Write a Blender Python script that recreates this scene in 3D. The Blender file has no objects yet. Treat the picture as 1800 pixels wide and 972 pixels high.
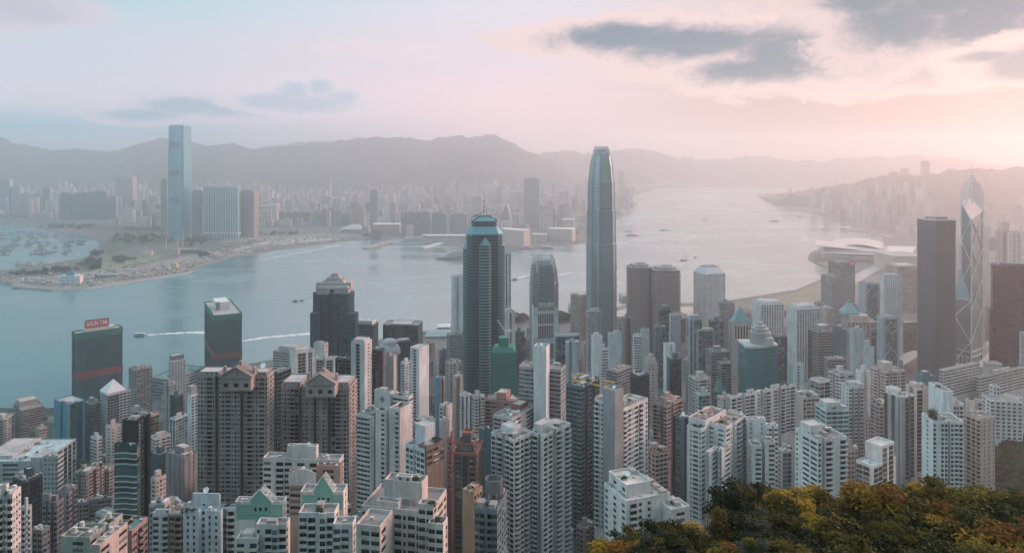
import bpy, math, random
import numpy as np
from mathutils import Vector, noise as mnoise

R = math.radians
SC = bpy.context.scene
COL = SC.collection
H, F, CX, HY = 403.0, 1350.0, 900.0, 265.0          # camera height, focal length in photo pixels, optical axis, horizon row

# ------------------------------------------------------------------ camera, sky, sun, exposure
cam = bpy.data.cameras.new('camera'); co = bpy.data.objects.new('camera', cam); COL.objects.link(co)
co.location = (0, 0, H); co.rotation_euler = (R(90), 0, 0)
cam.sensor_width = 36; cam.lens = 27.0; cam.shift_y = -(486 - HY) / 1800.0
cam.clip_start = 1.0; cam.clip_end = 60000
SC.camera = co

SUN_AZ, SUN_EL = R(67), R(12)                        # to the right of the view, low
sd = Vector((math.sin(SUN_AZ) * math.cos(SUN_EL), math.cos(SUN_AZ) * math.cos(SUN_EL), math.sin(SUN_EL)))
sl = bpy.data.lights.new('sun', 'SUN'); so = bpy.data.objects.new('sun', sl); COL.objects.link(so)
sl.energy = 1.0; sl.angle = R(3.0); sl.color = (1.0, 0.64, 0.54)
so.location = (3000, 2000, 1500); so.rotation_euler = sd.to_track_quat('Z', 'Y').to_euler()

vs = SC.view_settings
SC.display_settings.display_device = 'sRGB'
vs.view_transform = 'Standard'; vs.look = 'None'; vs.gamma = 1; vs.exposure = 0.14; vs.use_curve_mapping = False
SC.render.engine = 'CYCLES'
cy = SC.cycles
cy.use_denoising = True
try: cy.denoiser = 'OPENIMAGEDENOISE'
except Exception: pass
cy.max_bounces = 9; cy.diffuse_bounces = 3; cy.glossy_bounces = 3; cy.transmission_bounces = 2
cy.volume_bounces = 6; cy.transparent_max_bounces = 8
cy.sample_clamp_indirect = 4.0; cy.caustics_reflective = False; cy.caustics_refractive = False
cy.use_adaptive_sampling = True; cy.adaptive_threshold = 0.02

def lin(c):
    """sRGB 0-255 triple to linear."""
    o = []
    for v in c:
        v = v / 255.0
        o.append(v / 12.92 if v <= .04045 else ((v + .055) / 1.055) ** 2.4)
    return tuple(o)

class NT:
    """Small helper round a node tree."""
    def __init__(s, t): s.t = t; s.n = t.nodes; s.l = t.links
    def new(s, k, **kw):
        n = s.n.new(k)
        for a, b in kw.items(): setattr(n, a, b)
        return n
    def link(s, a, b): s.l.new(a, b)
    def val(s, sock, v):
        if isinstance(v, (int, float)): sock.default_value = v
        elif isinstance(v, (tuple, list)): sock.default_value = tuple(v) if len(v) == len(sock.default_value) else tuple(v) + (1,)
        else: s.l.new(v, sock)
    def math(s, op, a, b=0.0, c=None, clamp=False):
        n = s.n.new('ShaderNodeMath'); n.operation = op; n.use_clamp = clamp
        s.val(n.inputs[0], a); s.val(n.inputs[1], b)
        if c is not None: s.val(n.inputs[2], c)
        return n.outputs[0]
    def mix(s, f, a, b, mode='MIX'):
        n = s.n.new('ShaderNodeMix'); n.data_type = 'RGBA'; n.blend_type = mode; n.clamp_factor = True
        s.val(n.inputs[0], f); s.val(n.inputs[6], a); s.val(n.inputs[7], b)
        return n.outputs[2]
    def sstep(s, lo, hi, x):
        n = s.n.new('ShaderNodeMapRange'); n.interpolation_type = 'SMOOTHSTEP'
        s.val(n.inputs[0], x); n.inputs[1].default_value = lo; n.inputs[2].default_value = hi
        return n.outputs[0]
    def noise(s, vec, scale, detail=3, rough=.55, dist=0.0):
        n = s.n.new('ShaderNodeTexNoise'); n.inputs['Scale'].default_value = scale
        n.inputs['Detail'].default_value = detail; n.inputs['Roughness'].default_value = rough; n.inputs['Distortion'].default_value = dist
        if vec is not None: s.l.new(vec, n.inputs['Vector'])
        return n.outputs[0]
    def scale(s, vec, v, off=(0, 0, 0)):
        n = s.n.new('ShaderNodeMapping'); n.inputs['Scale'].default_value = v; n.inputs['Location'].default_value = off
        s.l.new(vec, n.inputs['Vector']); return n.outputs[0]

def build_world():
    w = bpy.data.worlds.new('World'); SC.world = w; w.use_nodes = True
    t = NT(w.node_tree); t.n.clear()
    out = t.new('ShaderNodeOutputWorld'); bg = t.new('ShaderNodeBackground'); t.link(bg.outputs[0], out.inputs[0])
    tc = t.new('ShaderNodeTexCoord'); sep = t.new('ShaderNodeSeparateXYZ'); t.link(tc.outputs['Generated'], sep.inputs[0])
    x, y, z = sep.outputs
    az = t.math('ARCTAN2', x, y)                     # 0 straight ahead, positive to the right
    el = t.math('ARCSINE', z)
    el = t.math('MAXIMUM', el, -0.05)
    # three columns of sky (left, middle, right), each a gradient in elevation
    def ramp(cols):
        n = t.new('ShaderNodeValToRGB'); n.color_ramp.interpolation = 'EASE'
        e = n.color_ramp.elements
        while len(e) < len(cols): e.new(0.5)
        for k, (p, c) in enumerate(cols): e[k].position = p; e[k].color = (lin(c) if max(c) > 20 else tuple(c)) + (1,)
        t.link(t.math('DIVIDE', el, 1.5708), n.inputs[0]); return n.outputs[0]
    left = ramp([(0.0, (112, 172, 202)), (0.016, (140, 184, 208)), (0.036, (206, 203, 216)), (0.08, (197, 201, 213)), (0.112, (176, 203, 213)), (0.15, (140, 182, 200)), (0.22, (.22, .44, .55)), (.36, (.34, .66, .76)), (.55, (.66, 1.06, 1.18)), (1.0, (.70, 1.08, 1.22))])
    midd = ramp([(0.0, (240, 206, 216)), (0.04, (232, 203, 211)), (0.08, (219, 203, 212)), (0.125, (210, 208, 219)), (0.2, (2.1, 1.6, 1.62)), (.34, (1.8, 1.6, 1.7)), (.5, (.75, 1.0, 1.12)), (1.0, (.70, 1.08, 1.22))])
    right = ramp([(0.0, (172, 140, 138)), (0.03, (188, 157, 152)), (0.07, (206, 176, 170)), (0.125, (214, 189, 186)), (0.2, (2.8, 1.95, 1.7)), (.34, (2.3, 1.8, 1.65)), (.55, (.74, .92, .98)), (1.0, (.70, 1.08, 1.22))])
    back = ramp([(0.0, (.74, 1.04, 1.18)), (0.1, (.80, 1.14, 1.28)), (0.4, (.76, 1.12, 1.26)), (1.0, (.70, 1.08, 1.22))])
    c = t.mix(t.sstep(-.55, .02, az), left, midd)
    c = t.mix(t.sstep(-.02, .42, az), c, right)
    aaz = t.math('ABSOLUTE', az)
    c = t.mix(t.sstep(.72, 1.7, t.math('MULTIPLY', az, -1.0)), c, back)
    dim = ramp([(0.0, (.20, .29, .34)), (0.1, (.22, .33, .38)), (0.4, (.40, .62, .72)), (1.0, (.70, 1.08, 1.22))])
    c = t.mix(t.sstep(1.45, 2.1, az), c, dim)
    c = t.mix(t.sstep(-2.2, -3.0, az), c, dim)
    # glow of the veiled sun
    vec = t.new('ShaderNodeCombineXYZ'); t.link(az, vec.inputs[0]); t.link(el, vec.inputs[1])
    def blob(px, py, sx, sy):
        a0 = math.atan2(px - CX, F); e0 = math.atan((HY - py) / F * math.cos(a0))
        ca = math.cos(a0)
        dx = t.math('DIVIDE', t.math('SUBTRACT', az, a0), sx / F * ca * ca)
        dy = t.math('DIVIDE', t.math('SUBTRACT', el, e0), sy / F * ca)
        return t.math('SQRT', t.math('ADD', t.math('MULTIPLY', dx, dx), t.math('MULTIPLY', dy, dy)))
    g = t.math('MULTIPLY', t.sstep(1.0, 0.0, blob(1720, 170, 560, 260)), 0.2)
    c = t.mix(g, c, lin((250, 222, 208)) + (1,))
    g = t.math('MULTIPLY', t.sstep(1.0, 0.0, blob(1690, 72, 240, 45)), 0.45)
    c = t.mix(g, c, (.98, 0.74, 0.60, 1))
    # the bright veil round the hidden sun, well to the right of the view
    dz = t.math('SUBTRACT', az, R(67)); de = t.math('SUBTRACT', el, R(19))
    rr = t.math('SQRT', t.math('ADD', t.math('MULTIPLY', dz, dz), t.math('MULTIPLY', t.math('MULTIPLY', de, de), 1.6)))
    c = t.mix(t.sstep(.46, .06, rr), c, (14.5, 7.9, 6.6, 1))
    # clouds: blobs broken up by noise in sky coordinates
    wn_ = t.new('ShaderNodeTexNoise'); wn_.inputs['Scale'].default_value = 14; wn_.inputs['Detail'].default_value = 4; t.link(t.scale(vec.outputs[0], (1, 1.6, 1)), wn_.inputs['Vector'])
    wv = t.new('ShaderNodeVectorMath'); wv.operation = 'MULTIPLY_ADD'; t.link(wn_.outputs[1], wv.inputs[0]); wv.inputs[1].default_value = (.05, .03, 0); t.link(vec.outputs[0], wv.inputs[2])
    nz = t.noise(t.scale(wv.outputs[0], (1, 2.4, 1)), 8.0, 9, .66, .3)
    nf = t.noise(t.scale(wv.outputs[0], (1, 1.7, 1), (3, 1, 0)), 34.0, 7, .68, .3)
    nn = t.math('ADD', t.math('MULTIPLY', t.math('SUBTRACT', nz, .5), 2.3), t.math('MULTIPLY', t.math('SUBTRACT', nf, .5), 1.5))
    def cloud(blobs, soft=.36):
        m = None
        for b in blobs:
            e = t.math('SUBTRACT', 1.0, blob(*b))
            m = e if m is None else t.math('MAXIMUM', m, e)
        m = t.math('MAXIMUM', m, -1.5)
        return t.sstep(0.0, soft, t.math('ADD', m, t.math('ADD', t.math('MULTIPLY', nn, .75), .34))), m
    def put(c, blobs, edge, core, amt, soft=.36, cs=(.25, .95)):
        k, m = cloud(blobs, soft)
        body = t.mix(t.sstep(cs[0], cs[1], t.math('ADD', t.math('ADD', m, .2), t.math('MULTIPLY', nn, .5))), lin(edge) + (1,), lin(core) + (1,))
        return t.mix(t.math('MULTIPLY', k, amt), c, body)
    c = put(c, [(1500, 130, 300, 40), (1650, 122, 140, 28), (1340, 112, 240, 34)], (236, 205, 199), (166, 150, 154), .85)
    c = put(c, [(1090, 66, 190, 36), (1230, 74, 240, 52), (1400, 86, 220, 72), (1490, 66, 140, 66), (1330, 120, 180, 40), (1520, 100, 120, 44)], (226, 200, 198), (84, 114, 132), .95)
    c = put(c, [(1660, 0, 260, 92), (1800, 0, 240, 100), (1530, 0, 150, 36), (1590, 45, 170, 75), (1720, 40, 170, 70)], (214, 190, 190), (80, 110, 128), .97)
    c = put(c, [(1810, 112, 140, 46), (1730, 100, 110, 18)], (232, 204, 198), (138, 140, 150), .9)
    c = put(c, [(330, 188, 110, 24), (250, 202, 110, 16), (400, 192, 130, 26)], (206, 200, 212), (140, 168, 190), .9)
    c = put(c, [(470, 180, 75, 20), (550, 184, 110, 22), (520, 158, 42, 24), (560, 152, 36, 22), (600, 174, 48, 22)], (214, 206, 217), (170, 182, 202), .85)
    c = put(c, [(20, 14, 160, 38), (80, 30, 100, 20)], (206, 196, 205), (190, 182, 194), .8)
    c = put(c, [(660, 85, 110, 14), (720, 100, 60, 8), (740, 150, 60, 10), (690, 205, 90, 8), (1060, 168, 80, 6)], (232, 208, 212), (226, 204, 210), .4, .9)
    # the Nishita sky adds its blue at low strength
    sky = t.new('ShaderNodeTexSky'); sky.sky_type = 'NISHITA'; sky.sun_disc = False
    sky.sun_elevation = SUN_EL; sky.sun_rotation = SUN_AZ; sky.altitude = 400
    add = t.new('ShaderNodeMix'); add.data_type = 'RGBA'; add.blend_type = 'ADD'; add.inputs[0].default_value = 1
    sc_ = t.new('ShaderNodeVectorMath'); sc_.operation = 'SCALE'; sc_.inputs['Scale'].default_value = 0.012
    t.link(sky.outputs[0], sc_.inputs[0]); t.link(c, add.inputs[6]); t.link(sc_.outputs[0], add.inputs[7])
    t.link(add.outputs[2], bg.inputs[0]); bg.inputs[1].default_value = WORLD
WORLD = 1.0
build_world()

# ------------------------------------------------------------------ pixels to places
def GX(px, Y): return (px - CX) / F * Y
def ZY(py, Y): return H - (py - HY) / F * Y
def YG(py, z=0.0): return (H - z) * F / (py - HY)      # distance at which a photo row meets height z
def PG(px, py, z=0.0):
    Y = YG(py, z); return (GX(px, Y), Y)

# ------------------------------------------------------------------ objects, labels
def tag(o, label=None, cat=None, group=None, kind=None):
    if label: o['label'] = label
    if cat: o['category'] = cat
    if group: o['group'] = group
    if kind: o['kind'] = kind
    return o
def thing(name, label, cat, loc, rz=0.0, group=None):
    o = bpy.data.objects.new(name, None); COL.objects.link(o); o.empty_display_size = 2
    o.location = loc; o.rotation_euler = (0, 0, rz)
    return tag(o, label, cat, group)

class MB:
    """Collects faces and links them as one mesh object."""
    def __init__(s): s.q = []; s.qm = []; s.uv = []; s.p = []; s.pm = []; s.sm = False
    def quads(s, a, m=0, uv=None):
        a = np.asarray(a, dtype=np.float32).reshape(-1, 4, 3)
        s.q.append(a); s.qm.append(np.full(len(a), m, np.int32) if np.isscalar(m) else np.asarray(m, np.int32))
        s.uv.append(np.zeros((len(a), 4, 2), np.float32) if uv is None else np.asarray(uv, np.float32).reshape(-1, 4, 2))
    def poly(s, pts, m=0): s.p.append([tuple(map(float, p)) for p in pts]); s.pm.append(m)
    def box(s, x0, x1, y0, y1, z0, z1, m=0, bottom=False):
        s.prism([(x0, y0), (x1, y0), (x1, y1), (x0, y1)], z0, z1, m, bottom=bottom)
    def prism(s, poly, z0, z1, m=0, mt=None, cap=True, bottom=False, top=None):
        n = len(poly); tp = top or poly
        P = np.array(poly, np.float32); T = np.array(tp, np.float32)
        z0 = np.broadcast_to(np.float32(z0), (n,)); z1 = np.broadcast_to(np.float32(z1), (n,))
        j = (np.arange(n) + 1) % n
        a = np.stack([np.c_[P, z0], np.c_[P[j], z0[j]], np.c_[T[j], z1[j]], np.c_[T, z1]], 1)
        d = np.linalg.norm(P[j] - P, axis=1); u = np.r_[0, np.cumsum(d)][:-1]
        uv = np.stack([np.c_[u, z0], np.c_[u + d, z0[j]], np.c_[u + d, z1[j]], np.c_[u, z1]], 1)
        s.quads(a, m, uv)
        if cap: s.poly(np.c_[T, z1].tolist(), m if mt is None else mt)
        if bottom: s.poly(np.c_[P, z0].tolist()[::-1], m)
    def tube(s, a, b, r, n=6, m=0, r2=None):
        a = Vector(a); b = Vector(b); d = (b - a)
        if d.length < 1e-6: return
        k = d.normalized(); u = k.orthogonal().normalized(); v = k.cross(u); r2 = r if r2 is None else r2
        ra = [a + (u * math.cos(2 * math.pi * i / n) + v * math.sin(2 * math.pi * i / n)) * r for i in range(n)]
        rb = [b + (u * math.cos(2 * math.pi * i / n) + v * math.sin(2 * math.pi * i / n)) * r2 for i in range(n)]
        s.quads([[ra[i], ra[(i + 1) % n], rb[(i + 1) % n], rb[i]] for i in range(n)], m)
        s.poly([tuple(p) for p in ra[::-1]], m); s.poly([tuple(p) for p in rb], m)
    def lathe(s, prof, c=(0, 0), n=16, m=0, cap=True, axis=None):
        ang = np.arange(n) * 2 * math.pi / n
        rings = [np.c_[c[0] + r * np.cos(ang), c[1] + r * np.sin(ang), np.full(n, z)] for r, z in prof]
        j = (np.arange(n) + 1) % n
        for a, b in zip(rings, rings[1:]): s.quads(np.stack([a[:], a[j], b[j], b[:]], 1), m)
        if cap:
            if prof[-1][0] > .01: s.poly(rings[-1].tolist(), m)
            if prof[0][0] > .01: s.poly(rings[0][::-1].tolist(), m)
    def grid(s, P, m=0):
        P = np.asarray(P, np.float32)
        s.quads(np.stack([P[:-1, :-1], P[1:, :-1], P[1:, 1:], P[:-1, 1:]], 2).reshape(-1, 4, 3), m)
    def ball(s, c, r, m=0, n=8):
        k = max(4, n // 2)
        s.lathe([(r * math.sin(math.pi * i / k) + (0 if 0 < i < k else 0.001), c[2] - r * math.cos(math.pi * i / k)) for i in range(k + 1)], c[:2], n, m, False)
    def build(s, name, mats, parent=None, loc=(0, 0, 0), smooth=False, uv=False, mesh_only=False):
        me = bpy.data.meshes.new(name)
        Q = np.concatenate(s.q) if s.q else np.zeros((0, 4, 3), np.float32)
        nq = len(Q); pv = [p for poly in s.p for p in poly]
        V = np.concatenate([Q.reshape(-1, 3), np.array(pv, np.float32).reshape(-1, 3)])
        lt = np.r_[np.full(nq, 4), [len(p) for p in s.p]].astype(np.int32)
        ls = np.r_[0, np.cumsum(lt)][:-1].astype(np.int32)
        me.vertices.add(len(V)); me.vertices.foreach_set('co', V.ravel())
        me.loops.add(len(V)); me.loops.foreach_set('vertex_index', np.arange(len(V), dtype=np.int32))
        me.polygons.add(len(lt)); me.polygons.foreach_set('loop_start', ls)
        try: me.polygons.foreach_set('loop_total', lt)
        except Exception: pass
        mats = mats if isinstance(mats, (list, tuple)) else [mats]
        for mm in mats: me.materials.append(mm)
        mi = np.r_[np.concatenate(s.qm) if s.qm else np.zeros(0, np.int32), np.array(s.pm, np.int32)].astype(np.int32)
        me.polygons.foreach_set('material_index', mi)
        if uv:
            ul = me.uv_layers.new(name='uv'); U = np.zeros((len(V), 2), np.float32)
            U[:nq * 4] = np.concatenate(s.uv).reshape(-1, 2) if s.uv else 0
            ul.data.foreach_set('uv', U.ravel())
        me.update(calc_edges=True)
        if smooth or s.sm:
            import bmesh
            b = bmesh.new(); b.from_mesh(me); bmesh.ops.remove_doubles(b, verts=b.verts, dist=.001); b.to_mesh(me); b.free()
            me.polygons.foreach_set('use_smooth', np.ones(len(me.polygons), bool)); me.update()
        if mesh_only: return me
        o = bpy.data.objects.new(name, me); COL.objects.link(o); o.location = loc
        if parent is not None: o.parent = parent
        return o
    @property
    def empty(s): return not s.q and not s.p

def inst(name, me, parent, loc, rz=0.0, sc=None):
    o = bpy.data.objects.new(name, me); COL.objects.link(o); o.location = loc
    if rz: o.rotation_euler = (0, 0, rz)
    if sc is not None: o.scale = sc
    if parent is not None: o.parent = parent
    return o
def inset(poly, d):
    """Inward offset of a counter-clockwise polygon (mitred)."""
    n = len(poly); out = []
    for i in range(n):
        p0, p1, p2 = (Vector(poly[i - 1]), Vector(poly[i]), Vector(poly[(i + 1) % n]))
        a = (p1 - p0); b = (p2 - p1)
        if a.length < 1e-5 or b.length < 1e-5: out.append(tuple(p1)); continue
        a.normalize(); b.normalize()
        na = Vector((-a.y, a.x)); nb = Vector((-b.y, b.x)); k = na + nb
        if k.length < 1e-3: out.append(tuple(p1)); continue
        k.normalize(); s = max(.35, k.dot(na))
        out.append(tuple(p1 + k * (d / s)))
    return out

# ------------------------------------------------------------------ materials
MATS = {}
def mat_base(name):
    m = bpy.data.materials.new(name); m.use_nodes = True
    t = NT(m.node_tree); b = t.n['Principled BSDF']
    return m, t, b
def wall(col, rough=.8, dirt=.58, key=None):
    """Painted or tiled wall with rain streaks and patchy weathering; col is linear."""
    k = ('wall', tuple(round(c, 3) for c in col), rough, dirt)
    if k in MATS: return MATS[k]
    m, t, b = mat_base('wall_paint')
    tc = t.new('ShaderNodeTexCoord'); oc = tc.outputs['Object']
    big = t.noise(t.scale(oc, (.05, .05, .03)), 1.0, 3, .6)
    streak = t.noise(t.scale(oc, (.9, .9, .045)), 1.0, 4, .65)
    fine = t.noise(t.scale(oc, (.6, .6, .6)), 1.0, 3, .6)
    f = t.math('ADD', t.math('MULTIPLY', t.math('SUBTRACT', big, .5), dirt * 1.4), t.math('MULTIPLY', t.math('SUBTRACT', streak, .5), dirt * 1.6))
    f = t.math('ADD', f, t.math('MULTIPLY', t.math('SUBTRACT', fine, .5), dirt * .7))
    patch = t.sstep(.56, .60, t.noise(t.scale(oc, (.11, .11, .07), (5, 9, 2)), 1.0, 1, .4))
    f = t.math('ADD', f, t.math('MULTIPLY', patch, .11))
    oi = t.new('ShaderNodeObjectInfo')
    f = t.math('ADD', t.math('ADD', f, .97), t.math('MULTIPLY', t.math('SUBTRACT', oi.outputs['Random'], .5), .08))
    vm = t.new('ShaderNodeVectorMath'); vm.operation = 'SCALE'; vm.inputs[0].default_value = col[:3]; t.link(f, vm.inputs['Scale'])
    t.link(vm.outputs[0], b.inputs['Base Color']); b.inputs['Roughness'].default_value = rough; b.inputs['Specular IOR Level'].default_value = .25
    MATS[k] = m; return m
def plain(col, rough=.6, metal=0.0, name='paint'):
    k = ('plain', tuple(round(c, 3) for c in col), rough, metal)
    if k in MATS: return MATS[k]
    m, t, b = mat_base(name)
    tc = t.new('ShaderNodeTexCoord'); n = t.noise(tc.outputs['Object'], .35, 3, .6)
    vm = t.new('ShaderNodeVectorMath'); vm.operation = 'SCALE'; vm.inputs[0].default_value = col[:3]
    t.link(t.math('ADD', .85, t.math('MULTIPLY', n, .3)), vm.inputs['Scale']); t.link(vm.outputs[0], b.inputs['Base Color'])
    b.inputs['Roughness'].default_value = rough; b.inputs['Metallic'].default_value = metal
    MATS[k] = m; return m
def glass(col=(.05, .075, .085), metal=.35, rough=.12, var=.35):
    """Coated window glass: dark, mirror-like, uneven from pane to pane."""
    k = ('glass', col, metal, rough)
    if k in MATS: return MATS[k]
    m, t, b = mat_base('window_glass')
    tc = t.new('ShaderNodeTexCoord'); oc = tc.outputs['Object']
    n = t.noise(t.scale(oc, (.09, .09, .05)), 1.0, 2, .6, .3)
    wn = t.new('ShaderNodeTexWhiteNoise'); sn = t.new('ShaderNodeVectorMath'); sn.operation = 'SNAP'; sn.inputs[1].default_value = (1.9, 1.9, 3.9)
    t.link(oc, sn.inputs[0]); t.link(sn.outputs[0], wn.inputs['Vector'])
    f = t.math('ADD', t.math('ADD', 1 - var, t.math('MULTIPLY', n, var * 1.1)), t.math('MULTIPLY', wn.outputs['Value'], var * .9))
    vm = t.new('ShaderNodeVectorMath'); vm.operation = 'SCALE'; vm.inputs[0].default_value = col; t.link(f, vm.inputs['Scale'])
    t.link(vm.outputs[0], b.inputs['Base Color'])
    b.inputs['Metallic'].default_value = metal; b.inputs['Roughness'].default_value = rough; b.inputs['Specular IOR Level'].default_value = .3
    MATS[k] = m; return m
def roofmat(col=(.24, .22, .21)):
    k = ('roof', col)
    if k in MATS: return MATS[k]
    m, t, b = mat_base('roof_screed')
    tc = t.new('ShaderNodeTexCoord'); oc = tc.outputs['Object']
    n = t.noise(oc, .12, 4, .65); n2 = t.noise(oc, .9, 3, .6)
    c = t.mix(t.sstep(.35, .65, n), tuple(v * .72 for v in col), tuple(v * 1.15 for v in col))
    c = t.mix(t.math('MULTIPLY', t.sstep(.5, .7, n2), .35), c, tuple(v * .5 for v in col))
    t.link(c, b.inputs['Base Color']); b.inputs['Roughness'].default_value = .9
    MATS[k] = m; return m
def farwall(col, gl=(.10, .14, .16), bw=3.2, fh=3.1, ww=.6, wh=.5, key=0, metal=0.0):
    """Facade with a window grid drawn from its own metre-scaled UV; for towers kilometres away."""
    k = ('far', col, gl, bw, fh, ww, wh, key)
    if k in MATS: return MATS[k]
    m, t, b = mat_base('distant_facade')
    tc = t.new('ShaderNodeTexCoord'); sp = t.new('ShaderNodeSeparateXYZ'); t.link(tc.outputs['UV'], sp.inputs[0])
    u = t.math('DIVIDE', sp.outputs[0], bw); v = t.math('DIVIDE', sp.outputs[1], fh)
    a = t.math('LESS_THAN', t.math('FRACT', u), ww); c = t.math('LESS_THAN', t.math('FRACT', v), wh)
    bay = t.math('GREATER_THAN', t.math('FRACT', t.math('DIVIDE', u, 4.0)), .2)
    mk = t.math('MULTIPLY', t.math('MULTIPLY', a, c), bay)
    oi = t.new('ShaderNodeObjectInfo')
    vm = t.new('ShaderNodeVectorMath'); vm.operation = 'SCALE'; vm.inputs[0].default_value = col
    big = t.noise(t.scale(tc.outputs['Object'], (.02, .02, .01)), 1.0, 2, .6)
    t.link(t.math('ADD', t.math('MULTIPLY', oi.outputs['Random'], .35), t.math('ADD', .62, t.math('MULTIPLY', big, .4))), vm.inputs['Scale'])
    t.link(t.mix(mk, vm.outputs[0], gl), b.inputs['Base Color'])
    t.link(t.math('SUBTRACT', .8, t.math('MULTIPLY', mk, .6)), b.inputs['Roughness']); b.inputs['Metallic'].default_value = metal
    MATS[k] = m; return m

WHITE = (.62, .64, .65); OFFW = (.52, .53, .53); GREY = (.26, .265, .27); WARMG = (.30, .27, .255); CREAM = (.46, .42, .38)
PINK = (.48, .38, .355); BROWN = (.20, .14, .115); TAN = (.34, .22, .15); BLUEW = (.47, .54, .58); SLATE = (.10, .115, .13)
RED = (.33, .11, .085); TEAL = (.10, .25, .26); DARK = (.05, .06, .068); BLUE = (.10, .27, .38); ROSE = (.33, .23, .215); BEIGE = (.42, .355, .30)
G_DARK = glass((.010, .017, .020), .03, .22); G_MID = glass((.035, .065, .072), .08, .2); G_TEAL = glass((.07, .17, .185), .2, .16)
G_CURT = plain((.14, .145, .14), .7, 0, 'curtain'); G_BLACK = glass((.005, .007, .008), .02, .25)
GSET = {'d': [G_DARK, G_DARK, G_MID, G_CURT, G_BLACK, G_DARK], 't': [G_TEAL, G_TEAL, G_MID, G_DARK, G_TEAL, G_CURT], 'b': [G_BLACK, G_DARK, G_BLACK, G_MID, G_BLACK, G_DARK],
        'm': [G_MID, G_MID, G_DARK, G_CURT, G_MID, G_TEAL], 'k': [G_BLACK, G_BLACK, G_BLACK, G_DARK, G_DARK, G_BLACK]}
FRAME = plain((.20, .21, .215), .5, 0, 'window_frame')
STEEL = plain((.32, .34, .35), .45, .5, 'galvanised_steel'); DISHW = plain((.75, .75, .74), .5, 0, 'dish_white'); CONC = wall((.33, .32, .31)); DUCT = plain((.45, .46, .46), .5, .4, 'duct_steel')
# ------------------------------------------------------------------ terrain heights
_gy = [0, 40, 90, 150, 220, 300, 400, 500, 600, 700, 800, 900, 1000, 1080, 1150, 9000]
_gz = [392, 368, 330, 292, 255, 215, 168, 132, 103, 78, 56, 37, 20, 9, 3.5, 3.5]
def ground(X, Y):
    z = float(np.interp(Y, _gy, _gz))
    r = X / max(Y, 200.0)
    if r > .45:                                          # the wooded spur on the right
        k = min(1.0, (r - .45) / .18)
        z = max(z, k * float(np.interp(Y, [0, 150, 300, 500, 700, 850, 960, 1080], [392, 300, 215, 135, 92, 72, 40, 4])))
    if r > .08 and Y < 170:                               # the near wooded knoll under the camera's right
        k = min(1.0, (r - .08) / .15) * min(1.0, max(0.0, (170 - Y) / 55))
        z = max(z, z + k * (H - .53 * Y - 10 - z))
    return z

# ------------------------------------------------------------------ facades
KIND = {  # width, opening across, opening up, offset, reveal, balcony
    'w': (2.3, (.20, .80), (.27, .82), 0, .28, 0), 'v': (1.8, (.22, .78), (.34, .74), 0, .25, 0),
    'W': (3.9, (.08, .92), (.30, .84), 0, .30, 0), 'l': (4.0, (0.0, 1.0), (.40, .88), 0, .35, 0),
    'b': (3.7, (.05, .95), (.04, .88), 0, 1.3, 1.15), 'p': (3.0, (.10, .90), (.22, .86), .9, .12, 0),
    'n': (2.4, None, None, -4.5, 0, 0), 'k': (1.9, None, None, -3.6, 0, 0), '.': (1.7, None, None, 0, 0, 0), 's': (.7, None, None, .35, 0, 0),
    'g': (2.8, (.03, .97), (.10, .96), 0, .10, 0), 'i': (1.4, (.14, .86), (.06, .97), 0, .18, 0), 'r': (3.2, (.04, .96), (.30, .92), .5, .30, 0),
    'q': (3.0, (.13, .87), (.16, .84), 0, .5, 0), 'h': (2.2, (.2, .8), (.25, .8), -2.2, .25, 0)}

def parse(pat):
    rep = pat.endswith('*'); pat = pat.rstrip('*'); out = []
    for ch in pat:
        if ch == "'" and out: out[-1][1] = 1
        elif ch in KIND: out.append([ch, 0])
    return out, rep

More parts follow.
